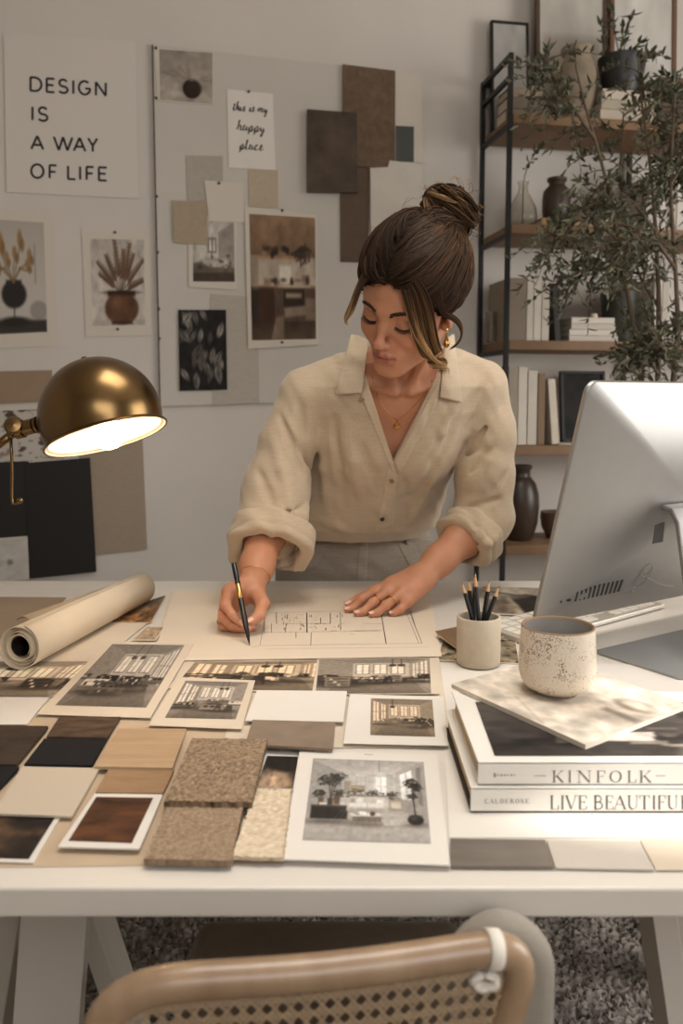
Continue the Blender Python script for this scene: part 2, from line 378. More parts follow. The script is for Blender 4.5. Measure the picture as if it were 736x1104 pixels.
def interior(w, h, seed, sepia=.0, dark=1.0, win='r', n=11, asp=None):
    """a furnished room in perspective, painted the way a photograph prints"""
    r = np.random.default_rng(seed); p = Paint(w, h, (160, 154, 146)); q = asp or w/h
    vx, vy = r.uniform(.42, .58), r.uniform(.36, .44); a, b, c_, d = vx-.24, vx+.26, vy-.24, vy+.16
    p.poly([(0, 0), (1, 0), (b, c_), (a, c_)], (128, 123, 116)); p.poly([(0, 0), (a, c_), (a, d), (0, 1.1)], (140, 134, 126)); p.poly([(1, 0), (b, c_), (b, d), (1, 1.1)], (150, 143, 134)); p.rect(a, c_, b, d, (186, 180, 171)); p.poly([(a, d), (b, d), (1, 1.1), (0, 1.1)], (122, 113, 102))
    for k in range(9): x = -.3+.2*k; p.line([(vx+(x-vx)*.35, d+.005), (x, 1.1)], .002, (100, 92, 82), .5)
    wl, wd = (226, 222, 214), (96, 88, 80)
    for k in range(3):
        x = a+.03+k*(b-a-.03)/3; ww = (b-a)/4.6; p.rect(x-.008, c_+.03, x+ww+.008, d-.07, wd); p.rect(x, c_+.042, x+ww, d-.082, wl); p.rect(x+ww/2-.002, c_+.042, x+ww/2+.002, d-.08, wd); p.soft(x+ww/2, d+.05, .06, .05, (176, 168, 157), .6)
    sides = [(1, b)] if win == 'r' else [(0, a)] if win == 'l' else [(1, b), (0, a)]
    for o, e in sides:
        for t0, t1 in ((.18, .42), (.55, .86)):
            X = lambda t: e+(o-e)*t
            top = lambda t: c_*(1-t)+.05; bot = lambda t: d*(1-t)+.80*t-.06
            p.poly([(X(t0), top(t0)), (X(t1), top(t1)), (X(t1), bot(t1)), (X(t0), bot(t0))], wl); m = (t0+t1)/2; p.line([(X(m), top(m)), (X(m), bot(m))], .004, wd); p.line([(X(t0), (top(t0)+bot(t0))/2), (X(t1), (top(t1)+bot(t1))/2)], .003, wd)
    for k in range(2): x = r.uniform(a, b); p.line([(x, 0), (x, c_+.06)], .003, (60, 54, 48)); p.ell(x, c_+.07, .035, .022*q, (70, 62, 54))
    dk = [(52, 46, 41), (70, 62, 54), (40, 35, 32)]; md = [(112, 102, 91), (136, 125, 112), (98, 88, 78)]; lt = [(206, 199, 188), (190, 181, 169), (220, 214, 204)]; pick = lambda L: L[r.integers(len(L))]
    for f in np.sort(r.uniform(0, 1, n)):
        y = d+.02+(.96-d)*f**1.6*.62; s = .055+.13*f; x = r.uniform(.04, .96); kind = r.integers(5); p.soft(x, y+.005, s*1.2, s*.25*q*.6, (58, 51, 45), .75); g = q*.8
        if kind == 0:
            c = pick(lt+md); p.poly([(x-s, y-s*.75*g), (x+s, y-s*.75*g), (x+s*1.05, y), (x-s*1.05, y)], c); p.poly([(x-s*.85, y-s*.38*g), (x+s*.85, y-s*.38*g), (x+s*.9, y-s*.12*g), (x-s*.9, y-s*.12*g)], tuple(min(255, v+16) for v in c))
            for u in (-.55, 0, .5): p.ell(x+u*s, y-s*.48*g, s*.2, s*.15*g, pick(lt+dk), .9)
        elif kind == 1:
            c = pick(dk+md); p.poly([(x-s, y-s*.5*g), (x+s, y-s*.5*g), (x+s*1.1, y-s*.40*g), (x-s*1.1, y-s*.40*g)], c)
            for u in (-.95, -.8, .8, .95): p.line([(x+u*s, y-s*.4*g), (x+u*s*1.02, y)], .004+.01*s, c)
            for u in (-.4, .1, .4): p.rect(x+u*s-s*.09, y-s*r.uniform(.62, .78)*g, x+u*s+s*.09, y-s*.5*g, pick(lt+dk))
        elif kind == 2:
            c = pick(dk)
            for u in (-.5, .4): p.poly([(x+u*s-s*.2, y-s*.8*g), (x+u*s+s*.2, y-s*.8*g), (x+u*s+s*.22, y-s*.42*g), (x+u*s-s*.22, y-s*.42*g)], c); p.rect(x+u*s-s*.26, y-s*.42*g, x+u*s+s*.26, y-s*.33*g, c); p.line([(x+u*s-s*.2, y-s*.3*g), (x+u*s-s*.24, y)], .006*s/.1, c); p.line([(x+u*s+s*.2, y-s*.3*g), (x+u*s+s*.24, y)], .006*s/.1, c)
        elif kind == 3:
            p.poly([(x-s*.22, y-s*.4*g), (x+s*.22, y-s*.4*g), (x+s*.17, y), (x-s*.17, y)], pick(md+lt)); p.plant(seed+int(f*999), x, y-s*.8*g, s*.5, (56, 53, 46), 30, s*.22, .004)
        else:
            c = pick(md+dk); p.rect(x-s*.6, y-s*.95*g, x+s*.6, y, c)
            for k in range(3): p.rect(x-s*.52, y-s*(.88-.3*k)*g, x+s*.52, y-s*(.66-.3*k)*g, tuple(int(v*.7) for v in c)); p.rect(x-s*.4+k*s*.2, y-s*(.82-.3*k)*g, x-s*.25+k*s*.2, y-s*(.66-.3*k)*g, pick(lt))
    p.soft(.5, 1.0, .7, .10, (92, 84, 75), .5); p.noise(30, .035, seed); p.c *= dark
    if sepia: p.tint((196, 168, 136), sepia)
    return p
def quad_grid(Q, n, m, lift):
    Q = [np.array(q, float) for q in Q]; s, t = np.meshgrid(np.linspace(0, 1, n), np.linspace(0, 1, m)); s = s[..., None]; t = t[..., None]
    P = (1-t)*((1-s)*Q[0]+s*Q[1])+t*((1-s)*Q[3]+s*Q[2]); nm = np.cross(Q[1]-Q[0], Q[0]-Q[3]); nm /= np.linalg.norm(nm)
    return (P+nm*lift).reshape(-1, 3), nm
M_print = mat('printed_ink', (150, 145, 138), .6, attr=True, spec=.2)
M_printm = mat('matt_printed_ink', (150, 145, 138), .75, attr=True, spec=.2)
def picture(Q, paint, parent, lift=.00035, name='printed_picture', m_=None):
    V_, nm = quad_grid(Q, paint.w, paint.h, lift); i = np.arange(paint.w*paint.h).reshape(paint.h, paint.w)
    F_ = np.stack([i[1:, :-1], i[1:, 1:], i[:-1, 1:], i[:-1, :-1]], -1).reshape(-1, 4)
    return mesh_np(name, V_, F_, m_ or M_print, parent, False, lin(np.clip(paint.c, 0, 1).reshape(-1, 3)))
def slab(name, Q, th, m_, parent=None, bevel=0):
    Q = [np.array(q, float) for q in Q]; nm = np.cross(Q[1]-Q[0], Q[0]-Q[3]); nm /= np.linalg.norm(nm)
    return MB().hexa([q-nm*th for q in Q[::-1]][::-1], Q).build(name, m_, parent, bevel=bevel)
M_paper = mat('white_paper', (219, 212, 202), .8, noise=.025, nscale=12)
M_paper2 = mat('cream_paper', (212, 197, 176), .85, noise=.05, nscale=9)
M_kraft = mat('kraft_paper', (192, 170, 143), .88, noise=.07, nscale=14)
# ---- strokes: letters and drawn lines as flat ribbons
def ribbon(mb, P, w, nm):
    """P: 3-D polyline on a sheet, w: width, nm: sheet normal"""
    P = np.array(P, float); n = len(P)
    if n < 2: return
    T = np.gradient(P, axis=0); T /= np.linalg.norm(T, axis=1)[:, None]+1e-12; S = np.cross(nm, T); S /= np.linalg.norm(S, axis=1)[:, None]+1e-12
    W_ = np.full(n, w) if np.isscalar(w) else np.array(w)
    mb.add(np.stack([P-S*W_[:, None]/2, P+S*W_[:, None]/2], 1).reshape(-1, 3), [(2*i+1, 2*i, 2*i+2, 2*i+3) for i in range(n-1)])
def arc(cx, cy, rx, ry, a0, a1, n=14): return [(cx+rx*math.cos(math.radians(a0+(a1-a0)*k/n)), cy+ry*math.sin(math.radians(a0+(a1-a0)*k/n))) for k in range(n+1)]
SANS = {'D': [[(.03, 0), (.03, 1)], [(0, 1), (.35, 1)]+arc(.42, .5, .55, .5, 90, -90)+[(.35, 0), (0, 0)]], 'E': [[(.04, 0), (.04, 1)], [(0, 1), (1, 1)], [(0, .52), (.88, .52)], [(0, 0), (1, 0)]],
        'S': [arc(.5, .745, .42, .255, 25, 270, 14)+arc(.5, .245, .48, .245, 90, -155, 14)], 'I': [[(.5, 0), (.5, 1)]], 'G': [arc(.5, .5, .5, .5, 48, 345, 22)+[(1, .45), (.55, .45)]],
        'N': [[(.03, 0), (.03, 1)], [(.03, 1), (.97, 0)], [(.97, 0), (.97, 1)]], 'A': [[(0, 0), (.5, 1)], [(.5, 1), (1, 0)], [(.2, .33), (.8, .33)]],
        'W': [[(0, 1), (.27, 0)], [(.27, 0), (.5, 1)], [(.5, 1), (.73, 0)], [(.73, 0), (1, 1)]], 'Y': [[(0, 1), (.5, .45)], [(1, 1), (.5, .45)], [(.5, .47), (.5, 0)]],
        'O': [arc(.5, .5, .52, .52, 0, 360, 30)], 'F': [[(.04, 0), (.04, 1)], [(0, 1), (1, 1)], [(0, .5), (.85, .5)]], 'L': [[(.04, 0), (.04, 1)], [(0, 0), (1, 0)]]}
tk, tn = .135, .045
def sf(x, y, w=.22): return ([(x-w/2, y), (x+w/2, y)], tn)
SERIF = {'K': [([(.17, 0), (.17, 1)], tk), ([(.22, .40), (.86, 1)], tn), ([(.42, .55), (.92, 0)], tk), sf(.17, 0, .34), sf(.17, 1, .34), sf(.84, 1, .3), sf(.90, 0, .26)],
         'I': [([(.5, 0), (.5, 1)], tk), sf(.5, 0, 1), sf(.5, 1, 1)], 'N': [([(.13, 0), (.13, 1)], tn), ([(.13, 1), (.87, 0)], tk), ([(.87, 0), (.87, 1)], tn), sf(.13, 0, .28), sf(.08, 1, .26), sf(.87, 1, .28)],
         'F': [([(.20, 0), (.20, 1)], tk), ([(.05, 1), (.95, 1)], tn), ([(.2, .52), (.72, .52)], tn), ([(.95, 1), (.95, .76)], tn*1.4), ([(.72, .62), (.72, .42)], tn), sf(.2, 0, .42)],
         'O': [(arc(.5, .5, .43, .48, 0, 360, 28), 'o')], 'L': [([(.20, 0), (.20, 1)], tk), ([(.05, 0), (.95, 0)], tn), ([(.95, 0), (.95, .28)], tn*1.4), sf(.2, 1, .4)],
         'V': [([(.08, 1), (.5, 0)], tk), ([(.5, 0), (.92, 1)], tn), sf(.1, 1, .3), sf(.9, 1, .26)], 'E': [([(.20, 0), (.20, 1)], tk), ([(.05, 1), (.92, 1)], tn), ([(.2, .52), (.7, .52)], tn), ([(.05, 0), (.95, 0)], tn), ([(.92, 1), (.92, .78)], tn*1.3), ([(.95, 0), (.95, .24)], tn*1.3), ([(.7, .62), (.7, .42)], tn)],
         'B': [([(.18, 0), (.18, 1)], tk), ([(.05, 1), (.45, 1)]+arc(.45, .76, .35, .24, 90, -90, 10)+[(.2, .52)], tn*1.9), ([(.2, .52), (.5, .52)]+arc(.5, .26, .42, .26, 90, -90, 10)+[(.05, 0)], tn*1.9)],
         'A': [([(.1, 0), (.5, 1)], tn), ([(.5, 1), (.9, 0)], tk), ([(.24, .34), (.76, .34)], tn), sf(.1, 0, .28), sf(.9, 0, .3)], 'U': [([(.18, 1), (.18, .32)]+arc(.5, .30, .32, .29, 180, 270, 8), tk*.9), (arc(.5, .30, .34, .29, 270, 360, 8)+[(.84, 1)], tn), sf(.18, 1, .36), sf(.84, 1, .28)],
         'T': [([(.5, 0), (.5, 1)], tk), ([(.03, 1), (.97, 1)], tn), ([(.03, 1), (.03, .76)], tn*1.3), ([(.97, 1), (.97, .76)], tn*1.3), sf(.5, 0, .4)], 'C': [(arc(.52, .5, .44, .48, 40, 320, 24), 'o')], 'D': [([(.18, 0), (.18, 1)], tk), ([(.04, 1), (.4, 1)]+arc(.42, .5, .5, .5, 90, -90, 16)+[(.04, 0)], 'd')],
         'R': [([(.18, 0), (.18, 1)], tk), ([(.04, 1), (.45, 1)]+arc(.45, .75, .36, .25, 90, -90, 10)+[(.2, .5)], tn*1.9), ([(.45, .5), (.92, 0)], tk), sf(.18, 0, .34), sf(.92, 0, .24)]}
def letter(mb, ch, box, f, nm, font, lw):
    """box = (x0, x1, ybase0, ybase1, cap); f maps photograph coordinates on that surface to the room"""
    x0, x1, b0, b1, cap = box
    def M(u, v): return f(x0+(x1-x0)*u, b0+(b1-b0)*u-cap*v)
    if font is SANS:
        for st in SANS[ch]:
            if len(st) == 2: st = [(st[0][0]+(st[1][0]-st[0][0])*k/3, st[0][1]+(st[1][1]-st[0][1])*k/3) for k in range(4)]
            ribbon(mb, [M(*p) for p in st], lw, nm)
    else:
        for st, w in SERIF[ch]:
            P = [M(*p) for p in st]; c = np.linalg.norm(M(.5, 1)-M(.5, 0))
            if isinstance(w, str):
                q = np.gradient(np.array(P), axis=0); up = (M(.5, 1)-M(.5, 0))/c; k = np.abs(q@up)/(np.linalg.norm(q, axis=1)+1e-9); W_ = c*(tn+(tk-tn)*k**1.5)
            else: W_ = c*w*(1 if w > tn*1.5 or True else 1)*.95
            ribbon(mb, P, W_, nm)
# ================================================================== things pinned on the wall
M_ink = mat('black_ink', (34, 30, 28), .7)
M_pin = mat('pin_head', (92, 84, 74), .35, .7)
M_wpaper = mat('pinned_paper', (205, 195, 181), .85, noise=.02, nscale=6)
M_poster = mat('poster_paper', (208, 200, 191), .88)
M_board = mat('pin_board', (196, 189, 179), .9, noise=.035, nscale=3)
def W4(q, off): return [at_wall(x, y, off) for x, y in q]
def pin(parent, x, y, off):
    c = at_wall(x, y, off); MB().lathe([(0, .006), (.0035, .0055), (.0045, .003), (.003, 0), (.0, 0)], c, WN, 12).build('pin', M_pin, parent, True)
def pinned(name, label, cat, q, m_, off=.003, th=.0015, pic=None, paint=None, pins=(), group=None, bevel=0):
    if pic is None and not pins:
        return tag(slab(name, W4(q, off), th, m_, None, bevel), label, cat, group)
    c = sum(W4(q, off))/4; t = thing(name, label, cat, c, group); slab('sheet', W4(q, off), th, m_, t, bevel)
    if pic: picture(W4(pic, off), paint, t, .0004, m_=M_printm)
    for p in pins: pin(t, *p, off)
    return t
po = thing('poster', 'large white poster reading DESIGN IS A WAY OF LIFE on the left of the wall', 'poster', at_wall(77, 130, .004))
slab('sheet', W4([(4, 36), (146, 45), (149, 214), (7, 207)], .004), .002, M_poster, po)
fw = lambda x, y: at_wall(x, y, .0045)
for row, (b0, sl, cap) in ((([('D', 32.5, 45), ('E', 50, 58.7), ('S', 63.2, 73), ('I', 76, 82), ('G', 85, 97.3), ('N', 103, 114.3)]), (97.7, .072, 14.4)), ([('I', 32, 38), ('S', 41.2, 51.3)], (129.3, .07, 14.4)),
                           ([('A', 33.7, 46.6), ('W', 58, 78), ('A', 79.5, 92), ('Y', 95, 104.8)], (160.6, .043, 14.3)), ([('O', 33.9, 46.5), ('F', 53.2, 61), ('L', 73, 81.3), ('I', 83.3, 89.3), ('F', 93, 101), ('E', 106.3, 115)], (191.2, .043, 14))):
    tx = MB(); last = None
    for ch, a, b in row+[(None, 999, 999)]:
        if last is not None and a-last > 8.2 or ch is None: tx.build('lettering', M_ink, po); tx = MB()
        if ch: letter(tx, ch, (a, b, b0+sl*(a-33), b0+sl*(b-33), cap), fw, WN, SANS, .0068)
        last = b
# pictures at the left
p = Paint(80, 120, (176, 168, 157)); p.grad((172, 164, 153), (190, 182, 172), 0, .75); p.rect(0, .74, 1, 1, (186, 179, 170)); p.rect(.80, .2, .83, .55, (150, 142, 132)); p.ell(.86, .80, .16, .09, (150, 143, 134))
p.rect(.0, .885, 1, 1, (60, 55, 50)); p.ell(.42, .895, .28, .045, (48, 44, 40)); p.ell(.42, .65, .225, .125, (48, 44, 42)); p.rect(.28, .525, .56, .56, (52, 47, 44)); p.rect(.41, .76, .43, .86, (70, 64, 58))
for k, (tx_, ty, l) in enumerate([(.2, .2, .11), (.55, .16, .10), (.12, .38, .10), (.72, .30, .07), (.45, .28, .07), (.02, .14, .09), (.68, .38, .06), (.30, .32, .06)]):
    p.line([(.42, .54), (.38*.5+tx_*.5, .42), (tx_, ty+.06)], .006, (120, 96, 66)); p.ell(tx_, ty, .045, l*.8, (146, 112, 72), .9); p.ell(tx_+.04, ty+.05, .04, l*.6, (122, 92, 58), .8)
pinned('pinned_print', 'print of dried plumes in a dark footed vase, leftmost on the wall above the lamp', 'print', [(-22, 222), (56.5, 230), (60, 373), (-18, 376)], M_wpaper, .003, .0015, [(-12, 236), (47, 240), (51, 358), (-9, 361)], p)
p = Paint(80, 120, (186, 177, 167)); p.grad((178, 169, 158), (196, 187, 177), 0, 1); p.rect(0, .93, 1, 1, (180, 170, 160))
for k in range(9):
    a = -1.15+k*.30+.1*math.sin(k*5); L = (.46, .56, .50, .60, .48, .58, .50, .58, .46)[k]; ex, ey = .55+math.sin(a)*L*.95, .60-math.cos(a)*L
    p.line([(.55, .62), ((.55+ex)/2+.02, (.62+ey)/2), (ex, ey)], .006, (84, 66, 52))
    for j in range(9):
        t = .35+.075*j; x, y = .55+(ex-.55)*t, .62+(ey-.62)*t; w = .035*(1.15-t*.6)
        for sd in (-1, 1): p.line([(x, y), (x+sd*w*1.5*math.cos(a)+.02*math.sin(a), y-.035+sd*w*math.sin(a)*.6)], .016*(1.1-t*.5), (96, 72, 56), .9)
p.ell(.56, .80, .32, .19, (92, 64, 46)); p.rect(.30, .60, .82, .66, (70, 50, 38)); p.ell(.56, .615, .26, .02, (46, 34, 27)); p.ell(.45, .73, .09, .07, (128, 92, 66), .6, .06); p.rect(.36, .95, .76, .985, (66, 46, 35)); p.noise(10, .05, 3)
pinned('pinned_print', 'print of leafy stems in a round brown pot, right of the plume print', 'print', [(88, 248), (160.5, 250), (163.5, 361.5), (92.5, 363)], M_wpaper, .003, .0015, [(97, 257.5), (155, 258.5), (156.5, 350.5), (100, 351.5)], p, [(124, 250.5), (127, 355)])
# the big pin board
bd_ = thing('pin_board', 'large pale board on the wall behind the woman, edged dark on its left', 'board', at_wall(300, 240, .012))
slab('panel', W4([(164.5, 48), (436, 78), (438, 430), (172.5, 438)], .012), .010, M_board, bd_)
M_edge = mat('board_edge', (74, 64, 55), .7); slab('edge_strip', W4([(163.6, 47.8), (165, 48), (173.2, 438), (171.8, 438)], .0128), .0125, M_edge, bd_)
for y in (272, 333, 365, 212): pin(bd_, 164+8*(y-48)/390+1.5, y, .0128)
O = .0145
p = Paint(60, 60, (152, 142, 130)); p.grad((146, 136, 124), (162, 152, 140), 0, .8); p.rect(0, .80, 1, 1, (166, 156, 144)); p.ell(.60, .74, .17, .19, (38, 31, 27)); p.ell(.64, .72, .16, .17, (58, 42, 33), .6)
for a, b in ((.2, .4), (.35, .3), (.9, .48), (.95, .55), (.5, .25), (.05, .45)): p.line([(.6, .57), (a, b)], .008, (120, 108, 96), .7)
p.noise(6, .05, 2)
pinned('pinned_photo', 'small faded photo of a dark round vase in the top left corner of the board', 'photo', [(166, 51), (230, 56.5), (230, 113), (170.5, 109)], M_wpaper, O, .0015, [(171.5, 53), (229, 57), (229, 112), (172.5, 107.5)], p, [(168, 52), (168.5, 106)])
# handwritten note
nt_ = thing('handwritten_note', 'white note with the handwritten words this is my happy place', 'note', at_wall(270, 140, O)); q = [(244.5, 96), (294, 101), (297, 183.5), (246.5, 180.5)]; slab('sheet', W4(q, O), .0012, M_paper, nt_); pin(nt_, 268, 99, O)
SCR = {'t': ([(.0, .3), (.3, .5), (.45, 1.5), (.4, .3), (.5, .02), (.8, .1), (1, .3)], [(.1, 1.05), (.8, 1.12)]), 'h': ([(0, .2), (.3, .9), (.4, 1.7), (.25, 1.7), (.2, .0), (.25, .6), (.55, 1), (.7, .7), (.7, .05), (1, .25)],), 'i': ([(0, .2), (.4, .95), (.4, .1), (.6, .02), (1, .3)], [(.42, 1.35), (.5, 1.42)]), 's': ([(0, .15), (.5, 1.05), (.6, .8), (.75, .35), (.5, .0), (.2, .15), (.7, .1), (1, .3)],),
       'm': ([(0, .3), (.12, .95), (.15, 0), (.2, .7), (.38, 1), (.45, .7), (.45, 0), (.5, .7), (.68, 1), (.76, .7), (.78, .05), (1, .25)],), 'y': ([(0, .3), (.2, .95), (.25, .3), (.45, .05), (.75, .9), (.7, .0), (.55, -.75), (.3, -.6), (.6, -.1), (1, .3)],), 'a': ([(0, .2), (.5, .95), (.25, .9), (.12, .4), (.3, .02), (.6, .3), (.72, .95), (.7, .1), (1, .25)],), 'p': ([(0, .3), (.25, .9), (.22, -.85), (.25, .5), (.5, 1), (.75, .75), (.65, .15), (.3, .05), (.7, .0), (1, .3)],),
       'l': ([(0, .2), (.5, 1.2), (.55, 1.75), (.35, 1.75), (.3, .3), (.5, .0), (1, .3)],), 'c': ([(0, .2), (.6, .95), (.75, .8), (.5, .98), (.2, .6), (.3, .05), (.65, .05), (1, .3)],), 'e': ([(0, .2), (.6, .55), (.6, .95), (.35, .95), (.2, .4), (.4, .0), (.75, .1), (1, .35)],)}
tx = MB(); fn_ = lambda x, y: at_wall(x, y, O+.0004)
def script(word, x0, x1, y0, y1, xh):
    n = len(word); wts = [1.6 if c == 'm' else .8 if c in 'il' else 1 for c in word]; tot = sum(wts); u = 0
    for c, w in zip(word, wts):
        for st in SCR[c]:
            P = np.array(st, float); k = np.linspace(0, len(P)-1, len(P)*4); Q = np.stack([np.interp(k, np.arange(len(P)), P[:, i]) for i in (0, 1)], 1)
            for _ in range(3): Q[1:-1] = (Q[:-2]+Q[1:-1]*2+Q[2:])/4
            pts = []
            for a, b in Q:
                s_ = (u+a*w)/tot; pts.append(fn_(x0+(x1-x0)*s_+b*xh*.18, y0+(y1-y0)*s_-b*xh))
            dy = np.gradient(Q[:, 1]); ribbon(tx, pts, .0022+.0022*(dy < 0), WN)
        u += w
script('this', 250, 264, 119, 120.5, 6); script('is', 268, 274, 120.5, 121, 6); script('my', 277, 288, 121.2, 122.2, 5.5); script('happy', 254.5, 285, 140.5, 143, 6.5); script('place', 257.5, 284, 161, 162.5, 6)
tx.build('handwriting', mat('grey_ink', (62, 54, 48), .7), nt_)
# swatches and papers
M_sw = mat('linen_grey', (172, 163, 150), .95, noise=.06, nscale=60); M_sw2 = mat('linen_beige', (182, 166, 143), .95, noise=.06, nscale=80); M_sw3 = mat('linen_taupe', (166, 149, 126), .95, noise=.07, nscale=80); M_lin = mat('linen_sheet', (178, 169, 156), .95, noise=.07, nscale=50, stretch=(1, 1, 3))
pinned('fabric_swatch', 'pale grey swatch below the faded vase photo, half under a torn paper', 'swatch', [(200.5, 167.5), (240, 168), (240.5, 217), (202, 217)], M_sw, O, .002)
pinned('fabric_swatch', 'beige square swatch under the handwritten note', 'swatch', [(267.5, 182), (299.5, 184), (300, 224.5), (268, 223)], M_sw2, O+.0, .0015)
pinned('paper_scrap', 'torn white paper scrap with faint pencil marks', 'paper', [(220.5, 194.5), (262, 197), (263.5, 240), (225, 238)], M_wpaper, O+.003, .0012, pins=[(236, 197.5)])
p = Paint(70, 90, (170, 162, 151)); p.poly([(0, 0), (1, 0), (.62, .18), (.1, .12)], (186, 178, 167)); p.rect(.08, .12, .62, .64, (196, 188, 177)); p.poly([(1, 0), (.62, .18), (.62, .64), (1, .78)], (150, 141, 130)); p.rect(.36, .28, .56, .52, (86, 78, 70)); p.rect(.39, .30, .45, .50, (212, 206, 196)); p.rect(.48, .30, .54, .50, (208, 202, 192)); p.poly([(0, .70), (.62, .62), (1, .78), (1, 1), (0, 1)], (104, 92, 80)); p.ell(.55, .68, .30, .08, (178, 169, 158)); p.rect(.30, .60, .70, .68, (164, 155, 144)); p.clutter(5, 16, .1, .56, .95, .80, [(70, 62, 55), (120, 111, 101), (190, 182, 171)], .06); p.poly([(0, .86), (1, .84), (1, 1), (0, 1)], (72, 62, 54)); p.noise(8, .05, 4)
pinned('pinned_print', 'small light living room print half under the taupe swatch', 'print', [(202.5, 231), (255, 237), (255, 312.5), (203.5, 309.5)], M_wpaper, O+.0015, .0012, [(207.5, 237), (252, 239.5), (253, 304), (208, 303.5)], p)
pinned('fabric_swatch', 'taupe square swatch overlapping the corner of the small living room print', 'swatch', [(186, 216), (222.5, 217.5), (224, 264), (187.5, 261.5)], M_sw3, O+.006, .002)
p = Paint(90, 160, (128, 104, 82)); p.grad((140, 112, 88), (120, 94, 72), 0, .34); p.rect(.0, .33, 1, .56, (178, 162, 144)); p.rect(.0, .33, .12, .56, (150, 132, 114)); p.rect(.1, .325, .9, .345, (168, 126, 88)); p.clutter(3, 16, .18, .25, .9, .325, [(70, 52, 40), (150, 124, 100), (48, 38, 32)], .06); p.plant(4, .82, .28, .10, (58, 48, 40), 30, .05, .008); p.rect(.44, .40, .62, .54, (214, 205, 190)); p.clutter(6, 12, .25, .50, .95, .55, [(62, 50, 42), (128, 108, 90)], .06)
p.rect(.42, .555, .92, .58, (186, 168, 146)); p.rect(0, .58, 1, 1, (88, 70, 56)); p.rect(.12, .58, .36, .92, (66, 45, 33)); p.rect(.50, .59, .82, .80, (52, 42, 36)); p.rect(.54, .62, .78, .66, (150, 130, 108)); p.poly([(.5, .74), (.86, .72), (.9, .80), (.52, .82)], (140, 122, 104)); p.rect(0, .60, .12, .9, (52, 42, 36)); p.rect(.84, .66, 1, .84, (122, 104, 88)); p.grad((60, 48, 40), (84, 68, 54), .85, 1, a=.7); p.poly([(.38, .82), (.5, .8), (.5, 1), (.3, 1)], (124, 106, 88)); p.noise(8, .06, 5)
pinned('pinned_print', 'tall warm brown interior print with white border on the pin board', 'print', [(263.5, 222.5), (341, 231.5), (343, 371.5), (267.5, 376)], M_wpaper, O+.004, .0015, [(268.5, 230.5), (339.5, 235), (340.5, 365.5), (271.5, 367)], p, [(304, 227), (304, 369)])
p = Paint(80, 130, (34, 31, 30)); r_ = np.random.default_rng(2)
for k in range(26):
    x, y, a, L = r_.uniform(.1, .9), r_.uniform(.05, .95), r_.uniform(-.8, .8), r_.uniform(.12, .22); w = L*.36
    P = [(x+math.sin(a)*L*t+math.cos(a)*w*math.sin(math.pi*(t+1)/2)*sd, y-math.cos(a)*L*t*.65+math.sin(a)*w*math.sin(math.pi*(t+1)/2)*sd*.65) for sd, rg in ((1, np.linspace(-1, 1, 7)), (-1, np.linspace(1, -1, 7))) for t in rg]
    p.poly(P, [(120, 113, 104), (150, 143, 133), (92, 86, 79)][k % 3], .85); p.line([(x-math.sin(a)*L, y+math.cos(a)*L*.65), (x+math.sin(a)*L, y-math.cos(a)*L*.65)], .006, (40, 36, 34), .8)
p.noise(9, .14, 6)
pinned('linen_sheet', 'tall pale linen sheet behind the dark botanical print', 'fabric sheet', [(227, 317), (278, 320.5), (279.5, 434), (230, 437)], M_lin, O+.0, .0015)
tag(picture(W4([(192, 334), (243.5, 334), (245, 420), (193.5, 421.5)], O+.004), p, None, 0, 'botanical_print', M_printm), 'black botanical print of pale leaves on the pin board', 'print')
bp_ = bpy.data.objects['botanical_print']; bp_.modifiers.new('s', 'SOLIDIFY').thickness = .002
M_cork = mat('brown_felt', (108, 88, 70), .97, noise=.25, nscale=45, bump=.5, bscale=220, bdist=.003); M_dkfelt = mat('dark_stone', (84, 70, 58), .9, noise=.38, nscale=12, bump=.3, bscale=90); M_walnut = mat('umber_felt', (98, 80, 65), .95, noise=.14, nscale=30, bump=.3, bscale=200); M_slate = mat('slate', (78, 79, 75), .85, noise=.1, nscale=20)
pinned('material_panel', 'narrow brown panel hanging lowest of the brown panels', 'panel', [(366.5, 178), (398.5, 180), (397, 283), (367, 282)], M_walnut, O+.004, .005, bevel=.001)
pinned('material_panel', 'tall brown felt panel at the top of the pin board', 'panel', [(369.5, 69), (426, 76), (425.5, 181), (369.5, 179)], M_cork, O+.011, .006, bevel=.001)
pinned('material_panel', 'dark mottled square panel left of the brown felt panel', 'panel', [(331, 117.5), (384.5, 121.5), (385.5, 207.5), (331, 207)], M_dkfelt, O+.020, .008, bevel=.001)
pinned('paper_sheet', 'pale plain sheet right of the brown felt panel', 'paper', [(426, 77), (455, 80), (455.5, 176), (426, 175)], M_wpaper, O+.001, .0012)
pinned('material_panel', 'small dark slate sample on the pale plain sheet', 'panel', [(427, 135.5), (446, 136.5), (446, 174.5), (427, 174)], M_slate, O+.0045, .003)
cp = MB(); Qc = [(399, 181), (418, 180), (420, 173), (455, 177), (452, 268), (400, 262)]
cp.prism([at_wall(x, y, O+.013) for x, y in Qc], -WN*.0012); tag(cp.build('plaster_paper', mat('mottled_paper', (205, 197, 184), .9, noise=.08, nscale=9)), 'white mottled paper pinned beside the woman\'s bun', 'paper')
